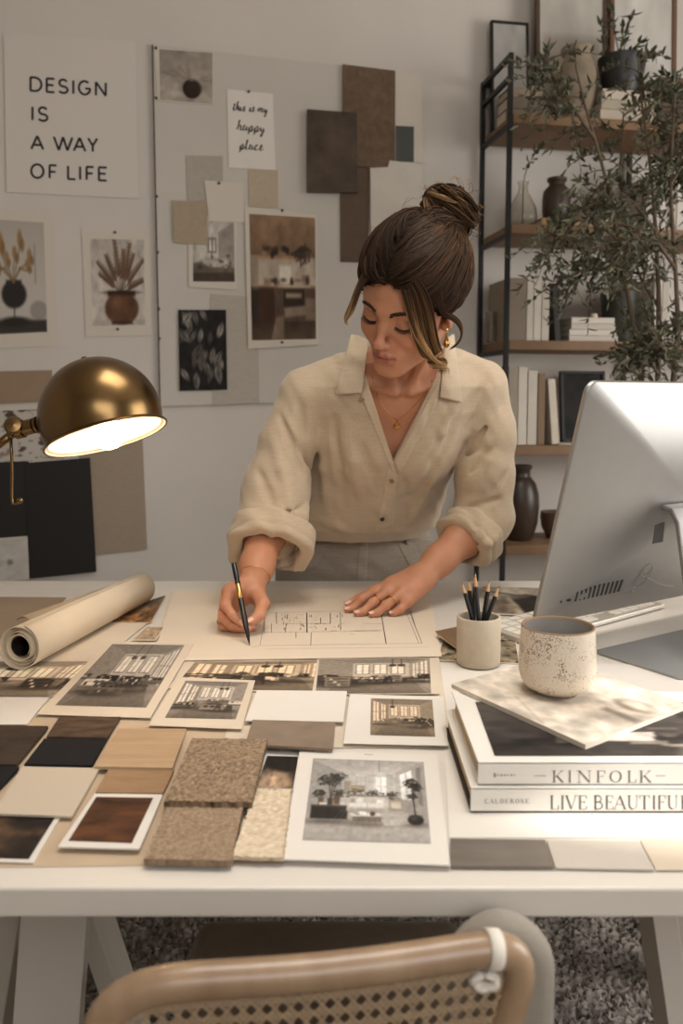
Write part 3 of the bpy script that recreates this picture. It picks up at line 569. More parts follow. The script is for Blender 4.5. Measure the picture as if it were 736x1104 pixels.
# lower left
pinned('fabric_swatch', 'tan fabric strip on the wall behind the brass lamp', 'swatch', [(-30, 401), (56, 399), (56, 433), (-28, 437)], mat('tan_strip', (150, 127, 104), .95, noise=.06, nscale=30), .004, .002)
pinned('linen_board', 'tall taupe linen panel on the wall below the lamp shade', 'panel', [(83, 440), (152, 436), (158.5, 592), (89, 600)], mat('taupe_linen', (158, 141, 122), .95, noise=.10, nscale=60, stretch=(1, 1, 5)), .006, .004)
p = Paint(90, 60, (188, 180, 170)); p.noise(7, .9, 5, (70, 58, 50), .55); p.noise(12, .6, 8, (110, 90, 74), .7)
pinned('pinned_photo', 'print of scattered brown leaves behind the lamp arm', 'photo', [(-28, 440), (70, 436), (71, 500), (-26, 504)], M_wpaper, .010, .0015, [(-26, 444), (68, 440), (69, 496), (-24, 500)], p)
M_blk = mat('black_card', (30, 27, 25), .8); M_blk2 = mat('matt_black_card', (38, 34, 31), .85)
pinned('black_card', 'black card half off the left side, behind the hanging lamp hook', 'card', [(-40, 500), (31, 497), (33, 579), (-38, 587)], M_blk2, .012, .0015)
pinned('black_card', 'large black card in front of the taupe linen panel', 'card', [(27, 499), (97, 493.5), (104, 616.5), (31.5, 624)], M_blk, .0145, .0015)
p = Paint(50, 40, (196, 190, 182)); p.ell(.72, .58, .05, .07, (120, 104, 90), .8); p.ell(.5, .6, .14, .1, (170, 160, 150), .5); p.noise(6, .03, 3)
pinned('pinned_photo', 'pale card with a small brown spot below the black card', 'photo', [(-40, 583), (29.5, 578), (31.5, 624.5), (-38, 632)], M_wpaper, .0175, .0015, [(-38, 585), (28, 580), (30, 622), (-36, 629)], p)
# ================================================================== the person
def rot(yaw, pit, rol):
    c, s = math.cos, math.sin
    Rz = np.array([[c(yaw), -s(yaw), 0], [s(yaw), c(yaw), 0], [0, 0, 1]])
    Rx = np.array([[1, 0, 0], [0, c(pit), -s(pit)], [0, s(pit), c(pit)]])
    Ry = np.array([[c(rol), 0, s(rol)], [0, 1, 0], [-s(rol), 0, c(rol)]])
    return Ry@Rx@Rz
HM = rot(math.radians(-33.66), math.radians(35.06), math.radians(-1.8)); HS = 1.045
HC = np.array([.1197*HS, 1.4945*HS, CAM_H+(1.3449-CAM_H)*HS])
def hw(p): return HC+HS*(np.asarray(p, float)@HM.T)              # head space -> room
def hl(P): return ((np.asarray(P, np.float32)-HC.astype(np.float32))@HM.astype(np.float32))/HS
# ---- head (head space: x to her left, -y forward, z up; eyes at z = 0)
head = SDF()
head.ell((0, .016, .032), (.073, .094, .088), .01)
head.ell((0, -.030, .012), (.064, .056, .062), .03)
head.ell((0, -.026, -.040), (.0595, .054, .056), .03)
head.ell((0, -.030, -.074), (.047, .047, .034), .025)
head.chain([(-.007, -.073, -.1065), (.007, -.073, -.1065)], [.0125, .0125], kk=.028)
head.chain([(-.050, .004, -.062), (-.017, -.060, -.099)], [.012, .011], kk=.025)
head.chain([(.050, .004, -.062), (.017, -.060, -.099)], [.012, .011], kk=.025)
for s in (-1, 1):
    head.ell((s*.038, -.056, -.034), (.022, .022, .022), .022)
    head.chain([(s*.012, -.0815, .017), (s*.040, -.073, .019)], [.007, .006], kk=.014)
head.ell((0, -.072, -.070), (.028, .0185, .024), .018)
for s in (-1, 1):
    head.ell((s*.0315, -.100, -.002), (.020, .019, .0125), .014, op='sub')
    head.ell((s*.0315, -.0710, -.003), (.0155, .0135, .0125), .005)
head.chain([(0, -.0835, .012), (0, -.092, -.012), (0, -.1035, -.034)], [.0068, .0066, .0078], k=.008, kk=.014)
head.ell((0, -.1045, -.0385), (.0090, .0085, .0075), .008)
for s in (-1, 1):
    head.ell((s*.0108, -.0935, -.0425), (.0068, .0085, .0062), .006)
    head.ell((s*.0055, -.0985, -.0478), (.0032, .0045, .0028), .003, op='sub')
head.chain([(0, -.0915, -.0500), (0, -.0925, -.062)], [.0035, .0045], kk=.008)
for s in (-1, 1):
    head.chain([(s*.002, -.0930, -.0655), (s*.010, -.0915, -.0655), (s*.0225, -.0815, -.0705)], [.0042, .0046, .0022], k=.004, kk=.005)
head.chain([(-.0215, -.0815, -.0722), (-.009, -.0900, -.0762), (.009, -.0900, -.0762), (.0215, -.0815, -.0722)], [.0022, .0056, .0056, .0022], k=.006, kk=.005)
head.chain([(-.022, -.0860, -.0714), (-.008, -.0968, -.0704), (.008, -.0968, -.0704), (.022, -.0860, -.0714)], [.0012, .0016, .0016, .0012], k=.003, kk=.003, op='sub')
head.chain([(-.010, -.0905, -.0885), (.010, -.0905, -.0885)], [.005, .005], kk=.012, op='sub')
for s in (-1, 1):
    E1 = rot(s*.35, 0, -s*.12)
    head.ell((s*.0735, .012, -.012), (.0065, .0175, .030), .008, M=E1)
    head.ell((s*.0800, .008, -.008), (.0055, .0095, .0175), .004, M=E1, op='sub')
    head.ell((s*.0700, .004, -.036), (.006, .008, .008), .006)
def head_world(P): return head(hl(P))*HS
# ---- joints
RS, LS = at_depth(330, 424, 1.785), at_depth(517, 415, 1.80)
RE, LE = at_depth(294, 548, 1.75), at_depth(523, 558, 1.79)
RW, LW = at_depth(271, 633, 1.545), at_depth(455, 621, 1.645)
NECK = np.array([.122, 1.742, 1.235])
SP = [(.845, .036, 1.99, .150, .112), (.90, .045, 1.965, .150, .112), (.98, .072, 1.915, .150, .115), (1.06, .100, 1.862, .156, .118),
      (1.14, .114, 1.802, .165, .104), (1.195, .121, 1.768, .150, .082), (1.24, .123, 1.748, .090, .060)]
def torso(P, grow=0.0, extra=None):
    S = np.array(SP, np.float32); z = P[:, 2]
    cx, cy, rx, ry = [np.interp(z, S[:, 0], S[:, i]) for i in (1, 2, 3, 4)]
    if extra is not None: rx = rx+np.interp(z, extra[0], extra[1]); ry = ry+np.interp(z, extra[0], extra[2])
    rx = rx+grow; ry = ry+grow
    q = np.sqrt(((P[:, 0]-cx)/rx)**2+((P[:, 1]-cy)/ry)**2)
    d = (q-1)*np.minimum(rx, ry)*np.where(q > 1, 1.0, .9)
    return np.maximum(d, np.maximum(S[0, 0]-grow-z, z-S[-1, 0]-grow)).astype(np.float32)
body = SDF()
body.add(lambda P: torso(P), (.085, 1.86, 1.04), .30, .02)
for s, dx in ((-1, -.062), (1, .062)): body.ell((.108+dx, 1.765, 1.075), (.062, .050, .062), .03)
body.chain([NECK+(0, .03, .005), RS+(.06, 0, .022), RS], [.046, .041, .036], kk=.04)
body.chain([NECK+(0, .03, .005), LS+(-.06, 0, .022), LS], [.046, .041, .036], kk=.04)
body.chain([RS, (RS+RE)/2+(-.0, 0, 0), RE], [.036, .033, .034], kk=.03)
body.chain([LS, (LS+LE)/2+(.0, 0, 0), LE], [.036, .033, .034], kk=.03)
# neck rises from the collar to the base of the skull
body.chain([NECK+(0, .01, -.05), NECK, hw((0, .034, -.050))], [.060, .048, .050], k=.02, kk=.035)
body.add(head_world, HC+np.array([0, .02, 0]), .155, .022)
for s in (-1, 1):
    body.chain([NECK+(s*.016, -.070, -.052), NECK+(s*.10, -.035, -.030)], [.005, .005], kk=.020)       # collar bones
    body.chain([NECK+(s*.014, -.062, -.045), hw((s*.056, .030, -.040))], [.006, .008], kk=.022)          # neck muscle
# ---- forearms
def fore(E_, W_, r):
    a = E_+(W_-E_)*.33
    body.chain([E_, a, E_+(W_-E_)*.75, W_], r, k=.02, kk=.03)
fore(RE, RW, [.036, .0405, .031, .0245]); fore(LE, LW, [.036, .040, .030, .0245])
A = at_depth
# ---- her right hand, closed on the pen
RH = dict(index=[A(247, 636, 1.495), A(243, 653, 1.452), A(251, 664, 1.438), A(260, 672.5, 1.432)],
          middle=[A(240, 643, 1.500), A(236.5, 663, 1.458), A(249, 674, 1.446), A(262, 677.5, 1.441)],
          ring=[A(237, 652, 1.508), A(240.5, 674, 1.470), A(255, 680.5, 1.460), A(268, 681, 1.458)],
          little=[A(240, 661, 1.520), A(247, 678, 1.486), A(261, 682, 1.474), A(273.5, 680, 1.470)])
RT = [A(275, 640, 1.525), A(283, 651, 1.482), A(279.5, 663, 1.452), A(270, 670, 1.437)]
# ---- her left hand, spread flat
LH = dict(index=[A(405, 636.5, 1.622), A(390, 646, 1.612), A(380.5, 655, 1.606), A(374, 661, 1.600)],
          middle=[A(418, 637.5, 1.612), A(402, 650, 1.592), A(391.5, 659.5, 1.578), A(384.5, 665.5, 1.572)],
          ring=[A(430, 642, 1.598), A(415.5, 653, 1.578), A(406.5, 661, 1.570), A(400.5, 666, 1.566)],
          little=[A(440, 648.5, 1.592), A(431.5, 657, 1.580), A(426, 662, 1.576), A(422, 664.5, 1.574)])
LT = [A(432, 632, 1.650), A(404, 638.5, 1.660), A(388, 645.5, 1.650), A(375.5, 651.5, 1.638)]
FR = dict(index=[.0098, .0088, .0078, .0064], middle=[.0100, .0090, .0078, .0065], ring=[.0097, .0086, .0075, .0062], little=[.0090, .0076, .0066, .0055])
TR = [.0150, .0118, .0102, .0078]
ZT = .7543
for H in (RH, LH):
    for f in H:
        H[f] = [np.array((p[0], p[1], max(p[2], ZT+FR[f][i]*.96))) for i, p in enumerate(H[f])]
LT = [np.array((p[0], p[1], max(p[2], ZT+TR[i]*.96))) for i, p in enumerate(LT)]
def hand(H, T, W_):
    g = SDF()
    m = [H[f][0] for f in ('index', 'middle', 'ring', 'little')]
    for i, q in enumerate(m):
        w = W_+(q-W_)*.12+(m[3]-m[0])*(-.22+.15*i)
        g.chain([w, W_+(q-W_)*.6+(m[3]-m[0])*(-.06+.04*i), q], [.0155, .0135, .0108], k=.012, kk=.014)
    fg = SDF()
    for f in ('index', 'middle', 'ring', 'little'):
        fg.chain(H[f], FR[f], k=.004, kk=.0012)
        fg.ell(H[f][1], (.0096 if f != 'little' else .0083,)*3, .004)
    fg.chain(T, TR, k=.006, kk=.0012)
    g.chain([W_+(T[0]-W_)*.3, T[0], T[1]], [.016, .0165, .0118], k=.010, kk=.014)
    c = (W_+m[1]+H['middle'][3])/3
    g.add(lambda P, fg=fg: fg(P), c, .14, .007)
    return g, c
for H, T, W_ in ((RH, RT, RW), (LH, LT, LW)):
    g, c = hand(H, T, W_)
    body.add(lambda P, g=g: g(P), c, .15, .016)
V, F = surface(body, (-.22, 1.36, .735), (.43, 2.13, 1.555), .0020)
# ---- complexion: lips, darker lids, flushed cheeks, knuckles, nails
def complexion(V):
    q = hl(V); C = np.tile(lin((192, 134, 102)), (len(V), 1))
    def blend(w, rgb):
        C[:] = C*(1-w[:, None])+lin(rgb)*w[:, None]
    inface = (q[:, 1] < -.02) & (np.abs(q[:, 0]) < .08) & (np.abs(q[:, 2]) < .13)
    for s in (-1, 1):
        blend(np.exp(-(((q-[s*.040, -.070, -.034])/.022)**2).sum(1))*.38*inface, (192, 116, 90))
    blend(np.exp(-(((q-[0, -.108, -.040])/.010)**2).sum(1))*.25*inface, (190, 116, 92))
    for s in (-1, 1):                                                                   # darker tone on the lowered lids
        blend(np.exp(-(((q-[s*.0315, -.085, .001])/[.019, .02, .0085])**2).sum(1))*.45*inface, (142, 94, 72))
    ax = np.abs(q[:, 0])
    up = (q[:, 2] > -.0712) & (q[:, 2] < -.0608-.0022*np.cos(q[:, 0]*420)*(ax < .007)-.34*np.maximum(ax-.009, 0))
    lo = (q[:, 2] <= -.0700) & (q[:, 2] > -.0818+.42*np.maximum(ax-.008, 0))
    up_d = np.minimum(-.0608-.0022*np.cos(q[:, 0]*420)*(ax < .007)-.34*np.maximum(ax-.009, 0)-q[:, 2], q[:, 2]+.0818-.42*np.maximum(ax-.008, 0))
    lip = (up | lo) & (ax < .0235) & (q[:, 1] < -.074) & (q[:, 1] > -.11)
    lip = np.clip((np.minimum(np.minimum(up_d, .0235-ax), 1)+.0008)/.0016, 0, 1)*(q[:, 1] < -.074)*(q[:, 1] > -.11)
    blend(lip*.8, (164, 92, 80))
    blend(((np.abs(q[:, 2]+.0707) < .0010) & (ax < .022) & (q[:, 1] < -.074) & (q[:, 1] > -.11)).astype(float)*.7, (92, 44, 40))
    for H, T in ((RH, RT), (LH, LT)):
        for f in list(H.values())+[T]:
            blend(np.exp(-((V-f[1])**2).sum(1)/.0075**2)*.25, (186, 112, 88)); blend(np.exp(-((V-f[3])**2).sum(1)/.009**2)*.35, (206, 138, 112))
    return C
M_skin = mat('skin', (192, 134, 102), .48, attr=True, sss=.12, bump=.10, bscale=700, spec=.4, noise=.06, nscale=60)
person = thing('person', 'woman with a bun in a loose beige linen shirt, leaning over the desk and writing', 'person', (.04, 1.98, 0))
BODY = mesh_np('body', V, F, M_skin, person, True, complexion(V))
# ---- nails
M_nail = mat('fingernail', (222, 170, 148), .25)
def nails(H, T):
    for f, fr in [(H[k], FR[k]) for k in H]+[(T, TR)]:
        a, b = f[2], f[3]; d = (b-a)/np.linalg.norm(b-a); upv = np.array([-.05, -.45, 1.0])
        n = upv-d*(upv@d); n /= np.linalg.norm(n); w = np.cross(d, n); r = fr[3]
        c0 = b+d*r*.15; V_ = []; nu, nv = 7, 7
        for i in range(nu):
            for j in range(nv):
                s, t = -1+2*i/(nu-1), -1+2*j/(nv-1)
                lx = s*r*1.0; ang = t*.85*math.sqrt(max(0, 1-.45*s**4))
                V_.append(c0+d*lx*.95+(w*math.sin(ang)+n*math.cos(ang))*(r*1.045)-n*(.0011*max(0, s)**2))
        F_ = [(i*nv+j, i*nv+j+1, (i+1)*nv+j+1, (i+1)*nv+j) for i in range(nu-1) for j in range(nv-1)]
        mesh_np('fingernail', V_, F_, M_nail, BODY)
nails(RH, RT); nails(LH, LT)
# ---- brows and lashes drawn on the head
def on_head(x, z, off=.0008):
    ys = np.linspace(-.125, -.02, 220); d = head(np.stack([np.full(220, x), ys, np.full(220, z)], 1).astype(np.float32))
    k = int(np.argmax(d < off)); return np.array([x, ys[k], z])
M_brow = mat('brow_hair', (56, 38, 28), .7)
M_lash = mat('lash', (22, 15, 12), .6)
for s in (-1, 1):
    b = MB(); l = MB(); rr = random.Random(3+s)
    for i in range(90):
        t = i/89; x = s*(.0125+.036*t); z = .0150+.0072*math.sin(min(1, t*1.25)*math.pi*.62)-.0035*max(0, t-.7)*3
        th = .0036*(1-.72*t)+.0006
        z0 = z+rr.uniform(-th, th); p0 = on_head(x, z0); p1 = on_head(x+s*.0060, z0+.0022*(1-t*1.5)+rr.uniform(-.0006, .0006), .0015)
        b.tube([hw(p0), hw((p0+p1)/2+np.array([0, -.0006, 0])), hw(p1)], [.0005, .00045, .00018], 4)
    b.build('eyebrow', M_brow, BODY, True)
    pts = []
    for i in range(13):
        t = i/12; x = s*(.0185+.0275*t); z = -.0085-.0042*math.sin(t*math.pi)+.0015*t
        pts.append(on_head(x, z, .0004))
    l.tube([hw(p) for p in pts], [.0004+.0005*math.sin(min(1, .15+i/12)*math.pi*.8) for i in range(13)], 6)
    for i in range(34):
        t = i/33; k = t*12; j = min(11, int(k)); p = pts[j]+(pts[j+1]-pts[j])*(k-j)
        e = p+np.array([s*(.001+.005*t), -.0048, -.0042-.001*t])
        l.tube([hw(p), hw((p+e)/2+np.array([0, -.0008, -.0008])), hw(e)], [.00035, .0003, .0001], 4)
    l.build('eyelashes', M_lash, BODY, True)
# ---- shirt: loose linen over the torso and arms, sleeves rolled
shirt = SDF(); RAX, LAX = RW-RE, LW-LE
ex = (np.array([.845, .875, .90, .93, .98, 1.06, 1.14, 1.195, 1.24]),
      np.array([.010, .038, .040, .034, .024, .016, .012, .012, .010]), np.array([.004, .034, .044, .044, .042, .034, .026, .020, .012]))
shirt.add(lambda P: torso(P, 0, ex), (.085, 1.86, 1.04), .34, .03)
for s, dx in ((-1, -.062), (1, .062)): shirt.ell((.108+dx, 1.770, 1.070), (.070, .060, .075), .05)
shirt.chain([NECK+(-.02, .03, .006), RS+(.060, 0, .022), RS+(.004, 0, -.004)], [.053, .056, .060], kk=.04)
shirt.chain([NECK+(.02, .03, .006), LS+(-.060, 0, .022), LS+(-.004, 0, -.004)], [.053, .056, .060], kk=.04)
rs = [RS+(0, 0, -.01), at_depth(310, 478, 1.775), at_depth(298, 526, 1.755), at_depth(292, 564, 1.715)]
shirt.chain(rs, [.060, .055, .066, .074], k=.03, kk=.010)
ls = [LS+(0, 0, -.01), at_depth(526, 468, 1.80), at_depth(522, 512, 1.795), LE+np.array([-.004, .004, 0]), LE+LAX*.20+np.array([.0, .004, -.010])]
shirt.chain(ls, [.060, .054, .058, .060, .056], k=.03, kk=.010)
# folds: (from px, to px, height, width): soft ridges (+) and valleys (-) in the cloth
base = SDF(); base.L = list(shirt.L)
FOLD = [((300, 440), (330, 520), -.007, .010), ((322, 425), (334, 545), -.012, .010), ((290, 455), (318, 560), .007, .012), ((276, 500), (300, 560), -.006, .010), ((262, 548), (318, 556), .008, .011),
        ((270, 566), (330, 545), -.008, .009), ((333, 540), (322, 575), .008, .012), ((310, 400), (330, 450), .004, .010),
        ((345, 450), (352, 560), .006, .014), ((368, 440), (392, 555), .006, .013), ((358, 440), (372, 560), -.006, .012), ((385, 470), (418, 545), -.005, .012), ((340, 560), (390, 575), .006, .014),
        ((545, 425), (478, 538), -.011, .010), ((538, 418), (462, 520), .008, .012), ((528, 405), (448, 505), -.008, .012), ((516, 398), (440, 535), .007, .012), ((500, 440), (436, 560), -.006, .011), ((506, 415), (470, 470), .004, .010),
        ((548, 450), (505, 545), .006, .012), ((543, 470), (492, 530), -.006, .010), ((550, 500), (515, 555), -.005, .009), ((480, 540), (545, 520), .007, .010), ((486, 556), (545, 534), -.007, .008), ((470, 510), (440, 570), .006, .012), ((482, 535), (460, 578), -.007, .010),
        ((405, 565), (425, 585), .006, .010), ((375, 572), (395, 588), -.006, .009), ((440, 568), (450, 590), -.006, .009), ((455, 560), (475, 585), .006, .010), ((420, 520), (404, 580), .005, .014), ((432, 500), (446, 575), -.004, .012)]
FP = []
for a, b, h_, w_ in FOLD:
    pa, pb = march(base, *a), march(base, *b)
    if pa is None or pb is None: continue
    pm = march(base, (a[0]+b[0])/2, (a[1]+b[1])/2)
    if pm is None: pm = (pa+pb)/2
    FP.append((pa, pm, pb, h_, w_))
def folded(P):
    d = base(P); m = np.abs(d) < .04
    if m.any():
        Q = P[m]; e = d[m]
        for pa, pm, pb, h_, w_ in FP:
            for sg_, (u, v) in enumerate(((pa, pm), (pm, pb))):
                u = u.astype(np.float32); v = v.astype(np.float32); ba = v-u; t = np.clip(((Q-u)@ba)/(ba@ba), 0, 1)
                r2 = ((Q-u-t[:, None]*ba)**2).sum(1)
                tp = np.clip((t if sg_ == 0 else 1-t)*1.7, 0, 1); tp = tp*tp*(3-2*tp)
                e = e-h_*1.35*tp*np.exp(-r2/(w_*w_*.72))
        x, y, z = Q[:, 0], Q[:, 1], Q[:, 2]
        e = e+.0011*np.sin(x*60+np.sin(z*40)*1.6+y*30)*np.sin(z*42+x*35)+.0005*np.sin(z*120+x*90+2*np.sin(x*60))
        d[m] = e
    return d
cloth = SDF()
cloth.add(folded, (.1, 1.84, 1.05), .48, .001)
# neckline: an open V down to the breastbone
VA, VL, VR = at_depth(423, 499, 1.70), at_depth(388, 385, 1.68), at_depth(482, 380, 1.68)
def vee(P):
    x, z = P[:, 0], P[:, 2]; d = np.full(len(P), -1., np.float32)
    for a, b, sg in ((VA, VL, -1), (VA, VR, 1)):
        ux, uz = b[0]-a[0], b[2]-a[2]; n = math.hypot(ux, uz); nx, nz = (uz/n, -ux/n)
        if sg < 0: nx, nz = -nx, -nz
        d = np.maximum(d, (x-a[0])*nx+(z-a[2])*nz)
    return np.maximum(d, P[:, 1]-1.775)
cloth.add(vee, (.12, 1.68, 1.2), .30, .004, 'sub')
cloth.chain([NECK+(.0, 0, -.03), NECK+(.012, -.05, .12)], [.058, .068], kk=.006, op='sub')
# rolled cuffs, hollow round the forearm
def cuff(c, axis, R, L_, tilt=0):
    ax = axis/np.linalg.norm(axis); cc = np.array(c)
    def f(P):
        q = P-cc.astype(np.float32); h_ = q@ax.astype(np.float32); rad = np.sqrt(np.maximum((q*q).sum(1)-h_*h_, 0))
        ang = np.arctan2(q[:, 2], q[:, 0])
        rr = R+.004*np.sin(ang*3+1)+.003*np.sin(ang*7+h_*60)
        dx, dy = np.abs(rad-(rr-.011))-.004, np.abs(h_)-L_/2+.010
        o = np.sqrt(np.maximum(dx, 0)**2+np.maximum(dy, 0)**2)+np.minimum(np.maximum(dx, dy), 0)-.010
        seam = .0035*np.exp(-((h_-L_*.18)/.004)**2)
        return o+seam
    def hole(P):
        q = P-cc.astype(np.float32); h_ = q@ax.astype(np.float32); rad = np.sqrt(np.maximum((q*q).sum(1)-h_*h_, 0))
        return np.maximum(rad-(R-.017), -(h_+L_*.20))
    cloth.add(hole, cc+ax*.05, .14, .004, 'sub')
    cloth.add(f, cc, R+.03, .0035)

cuff(at_depth(291, 588, 1.672), RAX+np.array([.01, .03, -.02]), .085, .062)
cuff(LE+LAX*.30+np.array([.004, .004, -.012]), LAX, .066, .060)
Vs, Fs = surface(cloth, (-.24, 1.50, .82), (.46, 2.13, 1.34), .0026)
M_shirt = weave('linen_shirt', (184, 162, 135), (197, 177, 151), 700, .25, .88, sheen=.25)
PP = [mesh_np('shirt', Vs, Fs, M_shirt, person)]
def drape(pts, off, n=10):
    """outline given along the sight lines, laid on the cloth"""
    return [march(cloth, x, y, off=off) for x, y in pts]
def patch(name, quad, mat_, off=.004, thick=.0022, nu=14, nv=14, lift=None, sdf=None):
    """a strip of cloth lying on the shirt: quad corners in photograph coordinates"""
    sdf = sdf or folded_only; rows = {}; last = None
    for j in reversed(range(nv)):
        t = j/(nv-1); row = []
        for i in range(nu):
            s = i/(nu-1)
            x = (1-t)*((1-s)*quad[0][0]+s*quad[1][0])+t*((1-s)*quad[3][0]+s*quad[2][0])
            y = (1-t)*((1-s)*quad[0][1]+s*quad[1][1])+t*((1-s)*quad[3][1]+s*quad[2][1])
            o = off+(lift(s, t) if lift else 0); p = march(sdf, x, y, off=o)
            if p is None:                                        # past the edge of the cloth: carry on standing up from the rows below
                p = rows[j+1][i]+(rows[j+1][i]-rows[j+2][i])*.9 if j+2 in rows else (last if last is not None else at_depth(x, y, 1.7))
            last = p; row.append(p)
        if j+1 in rows and any(np.linalg.norm(row[i]-rows[j+1][i]) > .02 for i in range(nu)) or t < .35:
            for _ in range(2): row = [row[0]]+[(row[i-1]+2*row[i]+row[i+1])/4 for i in range(1, nu-1)]+[row[-1]]
        rows[j] = row
    V_ = [p for j in range(nv) for p in rows[j]]
    F_ = [(j*nu+i, j*nu+i+1, (j+1)*nu+i+1, (j+1)*nu+i) for j in range(nv-1) for i in range(nu-1)]
    o = mesh_np(name, V_, F_, mat_, PP[0])
    m = o.modifiers.new('s', 'SOLIDIFY'); m.thickness = thick; m.offset = 1
    u = o.modifiers.new('u', 'SUBSURF'); u.levels = 1; u.render_levels = 1
    return o
fo = SDF(); fo.add(folded, (.1, 1.84, 1.05), .48, .001); folded_only = fo
# ---- collar, front edges, placket, buttons
M_cloth2 = weave('linen_shirt_trim', (190, 169, 142), (203, 184, 158), 700, .2, .88, sheen=.25)
patch('collar', [(380, 354), (397, 367), (390, 424), (360.5, 426)], M_cloth2, .006, .003, lift=lambda s, t: .004*t+.010*(1-t)**3+.003*math.sin(math.pi*s))
patch('collar', [(480, 366), (489, 355), (499, 434.5), (474, 429)], M_cloth2, .006, .003, lift=lambda s, t: .004*t+.010*(1-t)**3+.003*math.sin(math.pi*s))
patch('front_edge', [(388, 424), (395.5, 414), (423.5, 496), (427, 518)], M_cloth2, .0025, .002, nv=22, nu=8, lift=lambda s, t: .003*math.sin(t*9)*(1-s)*(1-t))
patch('front_edge', [(477, 402), (473, 430), (430, 512), (425, 500)], M_cloth2, .0025, .002, nv=22, nu=8, lift=lambda s, t: .004*math.sin(t*11)**2*s*(1-t))
patch('placket', [(418, 503), (428.5, 512), (424, 566), (405, 574)], M_cloth2, .0022, .0018, nv=22, nu=8)
M_button = mat('shell_button', (150, 122, 92), .3); M_dkbutton = mat('horn_button', (70, 48, 34), .3)
for x, y, m_ in ((422.5, 519, M_button), (412, 560, M_dkbutton), (390, 431, M_button)):
    p = march(fo, x, y, off=.0055)
    if p is not None:
        n = grad(fo, p); b = MB().lathe([(0, .0015), (.0026, .0015), (.0042, .0022), (.0050, .0012), (.0050, -.001), (0, -.001)], p, n, 20)
        b.build('button', m_, PP[0], True)
# ---- necklace and earring, rings, bracelet
M_gold = mat('gold', (214, 164, 98), .22, 1.0)
neck = MB()
def on_body(x, y, off): return march(body, x, y, off=off)
chl = [on_body(*p, .0012) for p in ((401, 405), (402, 413), (405, 423), (410, 434), (417, 444), (424, 450.5), (427.5, 453))]
chr_ = [on_body(*p, .0012) for p in ((466, 409), (460, 420), (452, 431), (443, 441), (434, 449), (430, 452), (427.5, 453))]
neck.tube([p for p in chl if p is not None], .0006, 6); neck.tube([p for p in chr_ if p is not None], .0006, 6)
p = on_body(427.5, 459, .002); n = grad(body, p)
neck.lathe([(0, .0016), (.0042, .0016), (.0052, .0024), (.0064, .0022), (.0068, .001), (.0064, -.0008), (0, -.0008)], p, n, 28)
neck.lathe([(0, .0028), (.0018, .0026), (.0026, .0016)], p, n, 12)
neck.tube([p+n*.001+np.array([0, 0, .0062]), chl[-1]], .0011, 8)
tag(neck.build('necklace', M_gold, person, True), 'thin gold necklace with a round pendant')
lobe = hw((.0725, .003, -.041)); er = MB()
er.tube([lobe+(.001, -.004, 0), lobe+(.002, -.0055, -.004), lobe+(.001, -.005, -.009)], .0011, 8)
er.lathe([(.0008, -.008), (.0020, -.011), (.0042, -.017), (.0060, -.023), (.0062, -.027), (.0050, -.031), (.0025, -.0335), (0, -.0342)], lobe+(.001, -.005, 0), (0, 0, 1), 20)
er.lathe([(.0045, .0), (.0045, .003), (0, .0035)], lobe+(.001, -.0035, 0), (0.4, -1, 0), 14)
tag(er.build('earring', M_gold, person, True), 'gold teardrop earring')
def ring(a, b, t, r, w_):
    c = a+(b-a)*t; d = (b-a)/np.linalg.norm(b-a)
    MB().lathe([(r, -w_), (r+.0009, -w_*.6), (r+.0012, 0), (r+.0009, w_*.6), (r, w_), (r-.001, 0)], c, d, 36, close=True).build('finger_ring', M_gold, person, True)
ring(LH['middle'][0], LH['middle'][1], .70, .0101, .0014); ring(LH['ring'][0], LH['ring'][1], .52, .0098, .0014)
ring(RH['ring'][0], RH['ring'][1], .80, .0095, .0010)
bc = RW+(RE-RW)*.12; ba = (RE-RW)/np.linalg.norm(RE-RW); bp = []
for k in range(41):
    a = 2*math.pi*k/40; e1 = np.cross(ba, [0, 0, 1.]); e1 /= np.linalg.norm(e1); e2 = np.cross(ba, e1)
    d = e1*math.cos(a)+e2*math.sin(a); t = .012
    while t < .05 and body((bc+d*t)[None])[0] < .0012: t += .0005
    bp.append(bc+d*t+ba*.004*math.sin(a))
MB().tube(bp, .0007, 6, caps=False).build('bracelet', M_gold, person, True)
# ---- trousers, waistband
tr = SDF(); TC = np.array([.046, 2.066])
TS = np.array([(.70, .205, .142), (.76, .203, .140), (.80, .190, .134), (.84, .166, .124), (.885, .152, .112), (.90, .150, .110)])
def pelvis(P):
    z = P[:, 2]; rx = np.interp(z, TS[:, 0], TS[:, 1]); ry = np.interp(z, TS[:, 0], TS[:, 2])
    q = np.sqrt(((P[:, 0]-TC[0])/rx)**2+((P[:, 1]-TC[1])/ry)**2); d = (q-1)*np.minimum(rx, ry)
    d = d+.0025*np.sin(z*120+P[:, 0]*50)*np.exp(-((z-.79)/.05)**2)*np.sin(P[:, 0]*25)
    return np.maximum(d, np.maximum(.70-z, z-.895))
tr.add(pelvis, (.046, 2.066, .80), .26, .01)
for s in (-1, 1):
    tr.chain([(.046+s*.098, 2.066, .74), (.046+s*.125, 2.07, .45), (.046+s*.150, 2.10, .07)], [.104, .085, .078], k=.03, kk=.03)
Vt, Ft = surface(tr, (-.28, 1.86, .0), (.38, 2.24, .93), .0060)
M_tr = weave('trouser_twill', (140, 128, 114), (158, 146, 131), 500, .2, .9)
M_tr2 = weave('trouser_trim', (146, 134, 120), (164, 152, 137), 500, .2, .9)
PP[0] = mesh_np('trousers', Vt, Ft, M_tr, person)
patch('waistband', [(337, 567), (472, 567), (470, 583), (334, 583)], M_tr2, .002, .003, nu=40, nv=4, sdf=tr)
for x in (366, 441): patch('belt_loop', [(x-2.5, 563), (x+2.5, 563), (x+1.5, 587), (x-3.5, 587)], M_tr2, .006, .002, nu=3, nv=6, sdf=tr)
